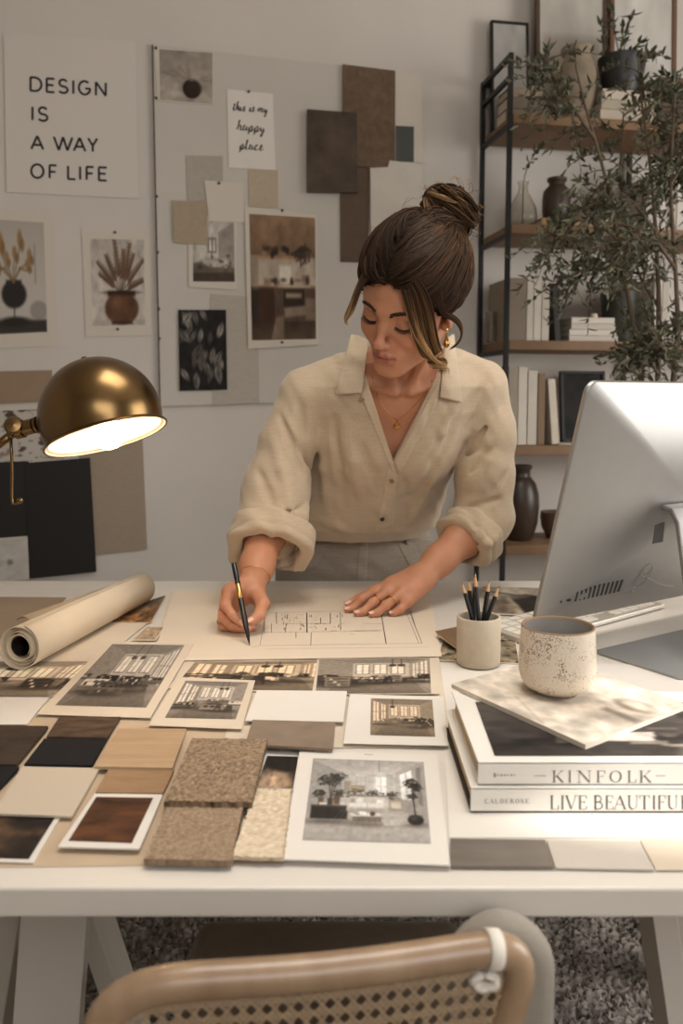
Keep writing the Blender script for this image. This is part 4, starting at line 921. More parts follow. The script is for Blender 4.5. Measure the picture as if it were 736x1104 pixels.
patch('fly', [(387, 584), (397, 584), (394, 636), (383, 640)], M_tr2, .0012, .0016, nu=5, nv=14, sdf=tr)
for q in (((337, 585), (354, 585), (341, 611), (322, 619)), ((428, 585), (446, 585), (461, 620), (442, 612))):
    patch('pocket', list(q), M_tr2, .0012, .0014, nu=8, nv=10, sdf=tr)
p = march(tr, 391.5, 575, off=.006); n = grad(tr, p)
MB().lathe([(0, .003), (.005, .003), (.0075, .0015), (.0075, -.001), (0, -.001)], p, n, 20).build('waist_button', M_button, PP[0], True)
sh = SDF()
for s in (-1, 1):
    x = .046+s*.152
    sh.chain([(x, 2.11, .05), (x+s*.02, 2.00, .035), (x+s*.03, 1.935, .03)], [.048, .040, .030], k=.02, kk=.001)
sh.add(lambda P: P[:, 2]-.002 if False else .006-P[:, 2], (0, 2, 0), .4, .002, 'sub') if False else None
Vh, Fh = surface(sh, (-.25, 1.88, -.03), (.34, 2.2, .13), .006); Vh[:, 2] = np.maximum(Vh[:, 2], .0008)
mesh_np('shoe', Vh, Fh, mat('shoe_leather', (90, 78, 66), .5), person)
# ---- hair: a dark cap, strands combed back into a bun, loose locks
HCt = np.array([0, .018, .036]); HR = np.array([.0805, .1015, .0985])
BUN = np.array([.016, .106, .120])
def on_hair(p, lift): 
    d = np.asarray(p, float)-HCt; k = np.sqrt(((d/HR)**2).sum()); return HCt+d/k*(1+lift/.09)
cap = SDF(); cap.ell(HCt, HR+.001, .01)
def face_side(P): return P[:, 2]-(.067-.74*(P[:, 1]+.080))-.012*np.exp(-(P[:, 0]/.05)**2)*0 
capc = SDF(); capc.add(lambda P: np.maximum(cap(P), -face_side(P)).astype(np.float32), (0, .02, .04), .13, .001)
capc.ell(BUN, (.043, .043, .038), .015); capc.chain([HCt+(BUN-HCt)*.45, HCt+(BUN-HCt)*.85], [.050, .034], kk=.02); capc.chain([(0, .030, .112), (.006, .062, .118), BUN], [.012, .015, .030], k=.02, kk=.02)
Vc, Fc = surface(capc, (-.1, -.11, -.1), (.12, .18, .20), .003)
hv = [Vc]; hf = [Fc]; hcol = [np.tile(lin((54, 39, 29)), (len(Vc), 1))]; hb = len(Vc)
rh = np.random.default_rng(4)
DK, MDm, LT_ = lin((31, 22, 16)), lin((86, 61, 41)), lin((204, 162, 112))
def strand(pts, r, light, tipl=None):
    """head-space polyline -> thin triangular tube, colour running from root to tip"""
    global hb
    P = np.array(pts, float); n = len(P); T = np.gradient(P, axis=0); T /= np.linalg.norm(T, axis=1)[:, None]+1e-9
    o = P-HCt; o /= np.linalg.norm(o, axis=1)[:, None]; N = o-T*(o*T).sum(1)[:, None]; N /= np.linalg.norm(N, axis=1)[:, None]+1e-9; B = np.cross(T, N)
    t = np.linspace(0, 1, n); R = r*np.minimum(1, np.minimum(.5+t*5, .15+(1-t)*6))
    V_ = np.stack([P+R[:, None]*(math.cos(a)*N+math.sin(a)*B) for a in (math.pi/2, math.pi*7/6, math.pi*11/6)], 1).reshape(-1, 3)
    i = np.arange(n-1)[:, None]*3; k = np.arange(3)[None]; k2 = (k+1) % 3
    F_ = np.stack([i+k, i+k2, i+3+k2, i+3+k], -1).reshape(-1, 4)
    l = light+((tipl if tipl is not None else light)-light)*t**1.25
    l = np.clip(l, 0, 1)[:, None]; c = np.where(l < .5, DK+(MDm-DK)*l*2, MDm+(LT_-MDm)*(l-.5)*2)
    c = c*(.75+.5*rh.random()); hv.append(V_); hf.append(F_+hb); hcol.append(np.repeat(c, 3, 0)); hb += len(V_)
def bez(a, b, c, d, n): 
    t = np.linspace(0, 1, n)[:, None]; return (1-t)**3*a+3*(1-t)**2*t*b+3*(1-t)*t*t*c+t**3*d
HLN = np.array([(0, -.082, .070), (.022, -.080, .067), (.044, -.070, .054), (.062, -.052, .036), (.071, -.030, .010), (.074, -.010, -.004), (.077, .020, .012), (.074, .045, -.016), (.058, .075, -.045), (.030, .094, -.062), (0, .099, -.066)])
def hairline(u):
    k = u*10; i = min(9, int(k)); return HLN[i]+(HLN[i+1]-HLN[i])*(k-i)
bd = BUN-HCt
CL = [(rh.random()**.9, 1 if rh.random() < .58 else -1, rh.uniform(0, .0065), rh.beta(1.3, 2.6), rh.normal(0, .010, 3), rh.uniform(0, 6.28), rh.normal(0, .16)) for _ in range(120)]
for i in range(2400):                                            # combed back from the hairline, in locks
    cu_, sd, clf, cll, cb, cph, csag = CL[rh.integers(120)]; u = float(np.clip(cu_+rh.normal(0, .018), 0, 1)); a = hairline(u)*[sd, 1, 1]; a = a+rh.normal(0, .003, 3)
    b = BUN+cb+rh.normal(0, .006, 3)-bd*.10; n = 16; pts = []
    sag = csag*2+rh.normal(0, .05)+.10*math.sin(u*math.pi)
    m = (a+b)/2; side = np.array([sd*.9, 0, -.35])*(.020+.055*max(0, .45-u))+np.array([0, 0, .012])*sag
    P = bez(a, a*.6+m*.4+side, m*.5+b*.5+side*.8, b, n); lf = clf+rh.uniform(0, .003)+(.004 if u > .45 else .002)*rh.random()
    wob = cph+rh.normal(0, .3); am = rh.uniform(.0008, .0026)
    q = [on_hair(p, lf+.007*math.sin(math.pi*k/(n-1))+am*math.sin(wob+k*.8)-(.004 if k == 0 else 0)) for k, p in enumerate(P)]
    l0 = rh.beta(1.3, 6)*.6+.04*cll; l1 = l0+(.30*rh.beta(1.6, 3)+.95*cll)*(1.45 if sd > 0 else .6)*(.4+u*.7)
    strand(q, rh.uniform(.0007, .0014), l0, l1)
CP = [(rh.random(), 1 if rh.random() < .6 else -1, rh.random(), rh.uniform(.005, .0075), rh.beta(1.3, 3.6), rh.normal(0, .010, 3)) for _ in range(64)]
for i in range(1000):                                            # from the parting, sweeping over the sides
    ct, sd, cl_, clf, cll, cb = CP[rh.integers(64)]; t = float(np.clip(ct+rh.normal(0, .022), 0, 1)); a = np.array([sd*.0006, -.082+.105*t, .070+.062*math.sin(min(1, t*1.05)*math.pi/2)])
    lane = float(np.clip(cl_+rh.normal(0, .05), 0, 1)); c1 = a+np.array([sd*(.016+.034*lane), .016+.012*(1-lane), .006]); c2 = np.array([sd*(.030+.040*lane)*(1-.35*t), .035+.035*t, .125-.06*lane])
    b = BUN+cb+rh.normal(0, .006, 3)-bd*.10; P = bez(a, c1, c2, b, 18); lf = clf+rh.uniform(0, .002)
    q = [on_hair(p, lf*(.7+.3*min(1, k/4))+.004*math.sin(math.pi*k/17)) for k, p in enumerate(P)]
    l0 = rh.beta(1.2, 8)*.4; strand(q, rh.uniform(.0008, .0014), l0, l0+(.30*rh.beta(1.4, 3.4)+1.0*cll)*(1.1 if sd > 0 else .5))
bax = bd/np.linalg.norm(bd); be1 = np.cross(bax, [1, 0, 0]); be1 /= np.linalg.norm(be1); be2 = np.cross(bax, be1)
CB = [(rh.uniform(0, 6.28), rh.uniform(1.6, 3.2), rh.uniform(-.55, 1.25), rh.normal(0, .5), rh.uniform(.0455, .0535), rh.beta(1.6, 2.2)) for _ in range(58)]
BA = []
for _ in range(58):
    a_ = bax+rh.normal(0, .30, 3); a_ /= np.linalg.norm(a_); b_ = np.cross(a_, [1, 0, 0]); b_ /= np.linalg.norm(b_); BA.append((a_, b_, np.cross(a_, b_)))
for i in range(260):                                             # tresses wound round the foot of the bun
    ph = rh.uniform(0, 6.28); la = rh.uniform(-1.15, -.55); R = rh.uniform(.046, .051); l0 = rh.beta(1.4, 4)*.6
    strand([BUN+R*(math.cos(la+.05*math.sin(t*3))*(math.cos(ph+2.4*t)*be1+math.sin(ph+2.4*t)*be2)+math.sin(la)*bax) for t in np.linspace(0, 1, 12)], rh.uniform(.0009, .0015), l0, l0+.1)
for i in range(1500):                                            # the bun, coiled in tresses
    ci = rh.integers(58); ph, ln, lat0, dl, R, cll = CB[ci]; a_, b_ = rh.normal(0, .085), rh.normal(0, .06); lat1 = lat0+dl+a_; lat0 = lat0+a_; R = R-.5*(a_*a_)+rh.uniform(-.0015, .0015); ln += rh.normal(0, .12); pts = []
    if rh.random() < .04: R += rh.uniform(.001, .005)
    ax_, e1_, e2_ = BA[ci]
    for k in range(15):
        t = k/14; la = lat0+(lat1-lat0)*t+.07*math.sin(t*5+ph); an = ph+ln*t+b_
        rr = R*(1+.06*math.sin(an*2+dl*9)+.10*math.sin(math.pi*t)-.06)
        q_ = math.cos(la)*(math.cos(an)*e1_+math.sin(an)*e2_)+math.sin(la)*ax_; pts.append(BUN+rr*(q_-bax*(q_@bax)*.12))
    l0 = .06+.62*cll*rh.uniform(.6, 1.1); strand(pts, rh.uniform(.0008, .0015), l0, l0+rh.normal(.05, .2))
def HP(px, py, off, fallY):
    p = march(hd_only, px, py, off=off); return hl((p if p is not None else at_depth(px, py, fallY))[None])[0].astype(float)
hd_only = SDF(); hd_only.add(head_world, HC+np.array([0, .02, 0]), .155, .022)
def lock(ctrl, n, spread, light, r=(.0006, .0012), curl=.002):
    C = np.array(ctrl); m = len(C); tt = np.linspace(0, 1, m); ts = np.linspace(0, 1, 26)
    S = np.stack([np.interp(ts, tt, C[:, i]) for i in range(3)], 1)
    for _ in range(5): S[1:-1] = (S[:-2]+2*S[1:-1]+S[2:])/4
    T = np.gradient(S, axis=0); T /= np.linalg.norm(T, axis=1)[:, None]; o = S-HCt; o /= np.linalg.norm(o, axis=1)[:, None]; W_ = np.cross(T, o); W_ /= np.linalg.norm(W_, axis=1)[:, None]
    for i in range(n):
        a, b = rh.uniform(-1, 1), rh.normal(0, .35); f = rh.uniform(0, 6.28); sp = np.interp(ts, [0, .3, .75, 1], spread)
        q = S+W_*(a*sp)[:, None]+o*(abs(b)*.006)+W_*(curl*np.sin(ts*5+f)*ts)[:, None]; e = int(rh.uniform(18, 26.9))
        l0 = rh.beta(2, 3)*.5; strand(q[:e], rh.uniform(*r), l0, l0+light+rh.normal(0, .15))
# her left side (towards the window): a broad lock falling past the eye to the jaw
lock([HP(430, 290, .013, 1.5), HP(442, 305, .014, 1.5), HP(450, 325, .014, 1.5), HP(455, 348, .014, 1.5), HP(459, 368, .012, 1.5), HP(467, 385, .012, 1.5), HP(476, 394, .010, 1.5), HP(480, 402, .010, 1.52)], 210, [.012, .022, .018, .005], .62)
lock([HP(428, 286, .013, 1.5), HP(436, 305, .010, 1.5), HP(440, 325, .009, 1.5), HP(446, 350, .009, 1.5), HP(455, 372, .009, 1.5), HP(466, 388, .009, 1.5), HP(478, 392, .010, 1.5)], 80, [.008, .008, .006, .003], .9)
lock([HP(470, 300, .012, 1.55), HP(474, 322, .012, 1.55), HP(476, 338, .010, 1.55), HP(490, 341, .016, 1.57), HP(498, 352, .02, 1.57), HP(497, 364, .02, 1.57), HP(489, 373, .02, 1.56), HP(482, 376, .02, 1.56)], 22, [.008, .006, .002, .001], .4)
# her right side: a curled lock beside the cheek
HD = lambda x, y, Y: hl(at_depth(x, y, Y)[None])[0].astype(float)
lock([HP(406, 288, .012, 1.48), HP(394, 298, .012, 1.49), HD(386, 312, 1.485), HD(381, 328, 1.49), HD(375, 340, 1.50), HD(373, 346, 1.50), HD(377, 350, 1.497)], 110, [.012, .008, .005, .002], .7)
for i in range(260):                                             # strands over the dip between crown and bun
    a = on_hair([rh.normal(0, .024), rh.uniform(-.02, .03), .13], .006); ph = rh.uniform(2.2, 4.1); e_ = np.array([rh.normal(0, .018), -.047+rh.normal(0, .005), .002+rh.normal(0, .012)]); b = BUN+e_; m = (a+b)/2+np.array([0, 0, .013+rh.uniform(0, .006)])
    l0 = rh.beta(1.3, 5)*.4; strand(bez(a, a*.55+m*.45+np.array([0, 0, .003]), m*.6+b*.4+np.array([0, 0, .003]), b, 12), rh.uniform(.0008, .0014), l0, l0+rh.beta(1.5, 3)*.6)
for i in range(46):                                             # flyaways
    a = on_hair(hairline(rh.random())*[1 if rh.random() < .6 else -1, 1, 1]*.5+BUN*.5+rh.normal(0, .03, 3), .008); d = rh.normal(0, 1, 3)*.5+(BUN-a)/np.linalg.norm(BUN-a); d /= np.linalg.norm(d); o = (a-HCt)/np.linalg.norm(a-HCt); L_ = rh.uniform(.02, .05)
    P = [a+d*L_*t+o*(.014*math.sin(t*2.6))+rh.normal(0, .0006, 3) for t in np.linspace(0, 1, 10)]; strand(P, .00028, .25, .5)
for i in range(60):
    d = rh.normal(0, 1, 3); d /= np.linalg.norm(d); w_ = np.cross(d, bax); w_ /= np.linalg.norm(w_)
    P = [BUN+d*.050+(w_*.03*t+d*(.012*math.sin(t*2.8)))*rh.uniform(.7, 1.1) for t in np.linspace(0, 1, 10)]; strand(P, .0004, .5, .9)
Vh_ = np.concatenate(hv); Vh_ = HC+HS*(Vh_@HM.T)
M_hair = mat('hair', (60, 42, 30), .55, attr=True, spec=.12)
mesh_np('hair', Vh_, np.concatenate([f.astype(np.int32) for f in hf]), M_hair, person, True, np.concatenate(hcol))
# ================================================================== papers, prints and samples on the desk
def T4(q, z): return [at_height(x, y, z) for x, y in q]
def lz(l): return TZ+.0004+.0012*l
def flat(name, label, cat, q, l, m_, th=.00055, pic=None, paint=None, group=None, bevel=0, pm=None):
    """sheet or sample lying on the desk; corners far-left, far-right, near-right, near-left"""
    z = lz(l)+th
    if pic is None: return tag(slab(name, T4(q, z), th, m_, None, bevel), label, cat, group)
    t = thing(name, label, cat, sum(T4(q, z))/4-np.array([0, 0, th]), group); slab('sheet', T4(q, z), th, m_, t, bevel)
    if isinstance(paint, Paint): picture(T4(pic, z), paint, t, .0003, m_=pm)
    else: slab('inlay', T4(pic, z+.0006), .0005, paint, t)
    return t
# large sheets underneath
flat('paper_sheet', 'big white sheet under the two books at the right of the desk', 'paper', [(474, 716), (800, 716), (860, 903), (484, 903)], 0, M_paper)
flat('kraft_sheet', 'big kraft sheet under the samples along the front left edge', 'paper', [(-60, 770), (300, 774), (306, 931), (-120, 937)], 0, M_kraft, .0002)
flat('paper_sheet', 'grey-brown flat sheet behind the paper roll, back left corner of the desk', 'paper', [(-60, 643), (72, 644), (20, 700), (-110, 700)], .1, mat('drab_paper', (150, 128, 104), .85, noise=.1, nscale=8))
flat('paper_sheet', 'cream sheet beneath the paper roll, behind the wide interior print', 'paper', [(105, 671), (160, 671), (106, 714), (28, 714)], 1, M_paper2)
flat('paper_sheet', 'white sheet left of the tilted black and white print', 'paper', [(-60, 751), (54, 751), (29, 781), (-80, 781)], 1, M_paper)
flat('paper_sheet', 'cream sheet under the tilted black and white print and the floor plan', 'paper', [(183, 638), (300, 638), (265, 776), (150, 776)], .25, M_paper2, .0003)
flat('paper_sheet', 'cream sheet between the wide interior print and the bordered prints', 'paper', [(262, 712), (474, 711), (487, 806), (240, 806)], .55, M_paper2, .0003)
# floor plan
pl = thing('floor_plan', 'large floor plan drawing under the woman\'s hands', 'drawing', at_height(320, 670, lz(2))); PQ = [(188, 637), (462, 633), (476, 707.5), (163, 712.5)]; zp = lz(2)+.0007
slab('sheet', T4(PQ, zp), .0007, mat('plan_paper', (220, 204, 182), .85, noise=.03, nscale=8), pl)
dr = MB(); UP = np.array([0, 0, 1.])
def pline(pts, w=.0011):
    P = []
    for a, b in zip(pts, pts[1:]):
        for k in range(5): P.append(at_height(a[0]+(b[0]-a[0])*k/5, a[1]+(b[1]-a[1])*k/5, zp+.0003))
    P.append(at_height(*pts[-1], zp+.0003)); 
    for a, b in zip(P, P[1:]): ribbon(dr, [a, b], w, UP)
X = lambda zx, zy: (250+zx/2.831, 560+zy/2.831)                      # from an enlarged view of the drawing
for a, b, w in [((85, 385), (580, 378), .0009), ((470, 378), (455, 285), .0016), ((580, 378), (540, 280), .0009), ((570, 378), (532, 285), .0007), ((100, 285), (340, 280), .0009), ((90, 345), (460, 340), .0009), ((228, 285), (229, 345), .0020), ((135, 285), (136, 318), .0012), ((100, 285), (98, 345), .0010), ((165, 318), (300, 318), .0012), ((165, 318), (163, 345), .0012), ((300, 285), (300, 318), .0014), ((330, 283), (332, 338), .0011),
                ((242, 345), (240, 385), .0009), ((300, 340), (320, 340), .0015), ((370, 340), (455, 338), .0010), ((400, 318), (460, 318), .0009), ((195, 345), (195, 362), .0008), ((120, 318), (120, 345), .0010), ((255, 318), (290, 318), .0022), ((150, 300), (185, 300), .0008), ((110, 255), (160, 250), .0008), ((200, 240), (320, 236), .0006), ((545, 280), (560, 330), .0012), ((270, 318), (270, 300), .0013), ((360, 350), (372, 350), .0012), ((60, 390), (85, 385), .0008), ((100, 395), (600, 390), .0006), ((85, 385), (110, 250), .0006)]:
    pline([X(*a), X(*b)], w)
dr.build('drawn_walls', mat('pencil_line', (70, 60, 52), .8), pl); dr = MB(); rr = random.Random(4)
for k in range(46):
    zx, zy = rr.uniform(150, 345), rr.uniform(286, 336); L = rr.uniform(3, 12)
    if rr.random() < .5: pline([X(zx, zy), X(zx+L, zy)], rr.uniform(.0007, .0017))
    else: pline([X(zx, zy), X(zx, zy+L*.7)], rr.uniform(.0007, .0015))
dr.build('drawn_details', mat('pencil_mark', (66, 57, 50), .8), pl)
# photographs: left half
p = interior(150, 70, 77, .5, 1.12, 'b', 16)
flat('photo_print', 'wide sepia interior print running off the left side of the desk', 'print', [(-40, 713), (104, 713), (57, 751.5), (-80, 751.5)], 1, M_paper, pic=[(-40, 713.4), (103, 713.4), (56.5, 751), (-80, 751)], paint=p)
p = Paint(70, 40, (128, 92, 62)); p.grad((96, 82, 68), (150, 104, 62), 0, 1); p.noise(6, .2, 3); p.noise(9, .7, 9, (80, 60, 44), .7)
flat('photo_print', 'small brown photo showing at the far end of the paper roll', 'photo', [(131, 656), (179, 641.5), (162.5, 671.5), (112, 671)], 2, M_paper2, pic=[(131.3, 656.3), (178.5, 642), (162.2, 671), (112.8, 670.6)], paint=p)
p = Paint(40, 30, (168, 146, 120)); p.noise(5, .1, 3)
flat('photo_print', 'small tan card beside the floor plan\'s left corner', 'photo', [(156, 675.5), (178, 676), (168, 690.5), (141, 690.5)], 2, M_paper2, pic=[(158, 676.3), (176, 676.6), (166.8, 689.6), (144, 689.6)], paint=p)
p = interior(170, 120, 5, .2, .92, 'r', 18, 1.3)
flat('photo_print', 'big tilted black and white dining room print with cream border', 'print', [(117, 691), (209, 694), (162, 774), (39.5, 770)], 3, M_paper2, pic=[(121, 694.5), (199, 695.6), (157.6, 763), (59.5, 760.5)], paint=p)
p = interior(130, 95, 9, .25, .95, 'l', 13, 1.3)
flat('photo_print', 'small bordered print of a long room left of the blank white card', 'print', [(192, 730), (275, 733.5), (260.5, 786), (160, 782)], 4, M_paper2, pic=[(200, 734), (268, 735.8), (254, 775.6), (177.6, 774)], paint=p)
p = interior(170, 60, 31, .85, .98, 'b', 16, 2.4)
flat('photo_print', 'brown strip print of a room just in front of the floor plan, left part', 'print', [(206, 713.5), (352, 711.5), (347, 748), (180, 742)], 2, M_paper2, pic=[(210, 714), (350, 712.2), (345, 747), (188, 740.5)], paint=p)
p = interior(150, 75, 14, .4, 1.0, 'r', 18, 1.8)
flat('photo_print', 'interior print with white right margin just in front of the floor plan', 'print', [(342, 710.5), (473, 709), (474, 748), (336, 748.5)], 3, M_paper2, pic=[(344, 711), (463, 709.6), (464.5, 747.6), (340, 747.8)], paint=p)
flat('blank_card', 'blank white card in the middle of the desk behind the grey-brown swatch', 'card', [(277, 744), (374, 745), (370, 778), (264, 777)], 5, M_paper, th=.0012)
p = interior(130, 95, 23, .7, .92, 'l', 11, 1.4)
flat('photo_print', 'sepia interior print with wide white border right of the blank card', 'print', [(377, 748.4), (478, 751), (482.8, 804), (370, 801.4)], 4, M_paper, pic=[(399.7, 753), (465.8, 754.7), (469, 794.6), (399, 792.7)], paint=p)
# big print at the front
p = Paint(190, 140, (176, 170, 163)); p.grad((160, 155, 149), (184, 178, 171), 0, .2); p.poly([(0, .02), (.28, .2), (.28, .62), (0, .75)], (150, 145, 139)); p.rect(.28, .16, .74, .62, (182, 177, 170)); p.poly([(1, 0), (.74, .16), (.74, .64), (1, .78)], (158, 151, 144)); p.poly([(0, .74), (.3, .62), (.74, .62), (1, .80), (1, 1), (0, 1)], (172, 165, 157)); p.grad((180, 173, 165), (150, 143, 136), .80, 1, a=.6)
p.poly([(.78, .20), (.88, .13), (.885, .52), (.79, .52)], (236, 234, 230)); p.poly([(.92, .10), (.96, .08), (.965, .6), (.925, .56)], (120, 114, 108)); p.rect(.57, .24, .66, .50, (238, 236, 232)); p.rect(.50, .20, .55, .50, (164, 158, 151)); p.rect(.66, .2, .72, .52, (150, 144, 137)); p.line([(.6, 0), (.6, .18)], .003, (120, 114, 108)); p.ell(.6, .19, .06, .02, (200, 194, 186))
for k in range(9): p.soft(.05+.11*k, .80, .1, .05, (126, 118, 110), .25)
p.soft(.62, .37, .16, .22, (214, 210, 204), .7); p.soft(.84, .34, .1, .25, (206, 201, 194), .5); p.rect(.57, .24, .66, .50, (238, 236, 232)); p.rect(.612, .24, .618, .50, (176, 170, 163)); p.rect(.57, .36, .66, .366, (186, 180, 173)); p.poly([(.78, .20), (.88, .13), (.885, .52), (.79, .52)], (238, 236, 232)); p.line([(.83, .165), (.836, .52)], .004, (170, 163, 156)); p.line([(.783, .36), (.882, .33)], .003, (176, 169, 162))
for x in (.40, .44, .48): p.rect(x, .24, x+.004, .46, (160, 154, 147))
p.rect(.29, .30, .36, .46, (166, 158, 149)); p.rect(.30, .31, .35, .45, (148, 138, 126))
for (sd, cx, cy, R_, n_) in ((1, .19, .28, .10, 70), (21, .24, .26, .08, 40), (22, .13, .30, .07, 30), (2, .10, .46, .05, 36), (3, .26, .46, .05, 30)): p.plant(sd, cx, cy, R_, (52, 50, 45), n_, .026, .0045)
p.plant(31, .19, .30, .09, (92, 90, 82), 30, .022, .003)
for x in (.17, .20, .23): p.line([(.19, .56), (x, .34)], .004, (60, 52, 46))
p.poly([(.085, .52), (.135, .52), (.13, .62), (.09, .62)], (104, 84, 68)); p.poly([(.215, .50), (.27, .50), (.262, .60), (.222, .60)], (92, 76, 62)); p.poly([(.165, .53), (.215, .53), (.21, .61), (.17, .61)], (70, 62, 55)); p.rect(.10, .585, .16, .615, (206, 200, 192))
p.rect(.035, .62, .34, .77, (44, 40, 37)); p.rect(.035, .61, .345, .632, (78, 70, 63)); p.line([(.185, .635), (.185, .77)], .003, (30, 27, 25)); p.soft(.18, .80, .2, .03, (70, 64, 58), .7)
p.rect(.36, .36, .47, .45, (134, 116, 94)); p.rect(.37, .37, .46, .44, (166, 150, 128)); p.plant(6, .42, .46, .075, (66, 62, 55), 44, .024, .004); p.plant(61, .36, .47, .04, (58, 54, 48), 24, .02, .004); p.rect(.33, .475, .66, .50, (128, 119, 109)); p.clutter(71, 14, .35, .44, .65, .48, [(88, 78, 68), (206, 200, 190), (150, 138, 124)], .025)
p.poly([(.335, .54), (.355, .50), (.645, .50), (.66, .54), (.665, .67), (.33, .67)], (196, 190, 181)); p.poly([(.36, .575), (.63, .575), (.64, .63), (.35, .63)], (216, 211, 203)); p.line([(.50, .575), (.50, .63)], .003, (170, 163, 154)); p.soft(.50, .66, .17, .03, (128, 120, 111), .7)
for x, c in ((.39, (160, 150, 138)), (.435, (222, 217, 209)), (.57, (184, 175, 163)), (.61, (228, 223, 216))): p.poly([(x-.035, .575), (x-.028, .525), (x+.028, .525), (x+.035, .575)], c, 1, .012)
p.poly([(.68, .52), (.79, .51), (.80, .66), (.685, .66)], (158, 144, 126)); p.poly([(.695, .55), (.78, .545), (.785, .63), (.70, .63)], (200, 190, 176)); p.plant(8, .56, .44, .05, (62, 58, 52), 30, .02, .0035); p.plant(9, .71, .47, .05, (54, 51, 45), 30, .022, .004)
p.poly([(.36, .70), (.60, .69), (.625, .72), (.375, .735)], (212, 206, 197)); p.rect(.385, .735, .615, .79, (110, 98, 87)); p.soft(.5, .82, .16, .03, (92, 84, 76), .7); p.ell(.46, .695, .035, .022, (236, 232, 226)); p.ell(.545, .70, .022, .026, (66, 59, 53)); p.rect(.405, .70, .44, .715, (150, 132, 110))
p.poly([(.62, .76), (.84, .74), (.9, .80), (.64, .83)], (186, 178, 168)); p.soft(.86, .56, .07, .16, (120, 112, 104), .4)
p.plant(11, .865, .30, .065, (44, 42, 37), 54, .026, .0045); p.plant(12, .905, .36, .05, (40, 38, 34), 34, .024, .0045); p.plant(13, .885, .48, .045, (50, 47, 42), 34, .022, .004); p.line([(.88, .32), (.885, .50), (.895, .70)], .0055, (56, 50, 45)); p.line([(.89, .46), (.91, .38)], .004, (56, 50, 45))
p.soft(.90, .81, .09, .03, (80, 73, 67), .8); p.ell(.895, .755, .066, .056, (40, 37, 35)); p.ell(.88, .74, .025, .02, (84, 78, 72), .6, .02); p.ell(.895, .712, .05, .016, (62, 57, 52)); p.line([(.6, .06), (.6, .175)], .002, (120, 114, 108)); p.ell(.60, .19, .055, .018, (208, 203, 196))
for k in range(14): p.line([(.02+.075*k-.03*(k-7)*.3, 1.), (.3+.034*k, .66)], .0012, (150, 142, 134), .5)
p.noise(26, .035, 2)
big = flat('photo_print', 'large print of a bright living room with white border at the desk\'s front edge', 'print', [(323, 809.6), (471, 813.6), (485, 932.5), (304, 926)], 4, M_paper, th=.0012, pic=[(337.5, 817.7), (456.5, 821.8), (464.4, 910), (325.8, 906)], paint=p)
tx = MB(); z_ = lz(4)+.0015
for k in range(5): ribbon(tx, [at_height(393+k*1.9, 813.4+.05*k, z_), at_height(394.2+k*1.9, 813.4+.05*k, z_)], .0016, UP)
tx.build('print_marks', M_ink, big)
p = Paint(40, 40, (60, 48, 40)); p.ell(.4, .95, .55, .5, (176, 148, 120), .9, .12); p.ell(.7, .1, .7, .4, (34, 29, 26), .95, .05); p.noise(6, .12, 4)
flat('photo_print', 'dark photo peeping out between the carpet sample and the large living room print', 'photo', [(284, 810), (324, 811.5), (317, 852), (274, 851)], 1, M_paper, pic=[(288, 815), (321.5, 816), (315.5, 850.5), (276, 849.5)], paint=p)
# material samples
M_oak = mat('oak_veneer', (184, 156, 124), .65, spec=.25, col2=(168, 139, 106), nscale=5, stretch=(2, 14, 1)); M_oak2 = mat('dusky_oak', (160, 130, 98), .7, spec=.25, col2=(144, 114, 84), nscale=6, stretch=(3, 14, 1)); M_bark = mat('smoked_wood', (62, 48, 38), .8, spec=.2, col2=(98, 78, 60), nscale=9, stretch=(3, 9, 1), bump=.5, bscale=40); M_bark2 = mat('dark_hide', (50, 40, 33), .8, spec=.2, col2=(78, 64, 51), nscale=12, bump=.4, bscale=60); M_black = mat('black_leather', (24, 24, 26), .7, spec=.2, bump=.2, bscale=120); M_walnut2 = mat('walnut_burl', (44, 27, 18), .6, col2=(102, 62, 36), nscale=16, stretch=(1.2, 3, 1), spec=.2); M_marb = mat('beige_marble', (182, 172, 160), .5, col2=(200, 190, 177), nscale=5); M_smoke = mat('grey_stone', (92, 84, 77), .5, spec=.3, col2=(134, 123, 112), nscale=4, stretch=(1, 3, 1)); M_cream = mat('cream_board', (192, 177, 158), .8); M_felt = weave('grey_brown_felt', (118, 100, 82), (136, 116, 96), 700, .3, .95)
smp = 'material samples on the desk'
flat('tile_sample', 'dark brown hide sample off the left side of the desk', 'sample', [(-40, 781), (52, 782.5), (17.7, 824), (-90, 823)], 2, M_bark2, .0045, group=smp, bevel=.0006)
flat('tile_sample', 'smoked wood sample just behind the black leather sample', 'sample', [(64, 772), (130, 772.6), (115.5, 795.3), (50, 794)], 2, M_bark, .004, group=smp, bevel=.0006)
bl = flat('tile_sample', 'black leather sample between the wood samples and the blank cream card', 'sample', [(47.5, 796), (115.3, 796.5), (99, 825), (26, 823.7)], 2, M_black, .0035, group=smp, bevel=.0005)
flat('tile_sample', 'black sample cut off by the left side, in front of the dark hide sample', 'sample', [(-60, 825), (21, 826), (-1, 849), (-90, 849)], 2, M_black, .0045, group=smp, bevel=.0008)
flat('blank_card', 'blank cream board in front of the black leather sample', 'card', [(24.5, 826.2), (107, 828), (77.5, 880), (-8, 877)], 3, M_cream, .0022, group=smp)
flat('wood_sample', 'light oak sample square left of the upper carpet sample', 'sample', [(127.7, 785), (201, 785.5), (186, 827.5), (101.5, 826.2)], 4, M_oak, .004, group=smp, bevel=.0005)
flat('wood_sample', 'narrow dusky oak sample in front of the light oak one', 'sample', [(117, 828), (187.5, 829.7), (175.5, 855), (103, 854)], 2, M_oak2, .0035, group=smp, bevel=.0005)
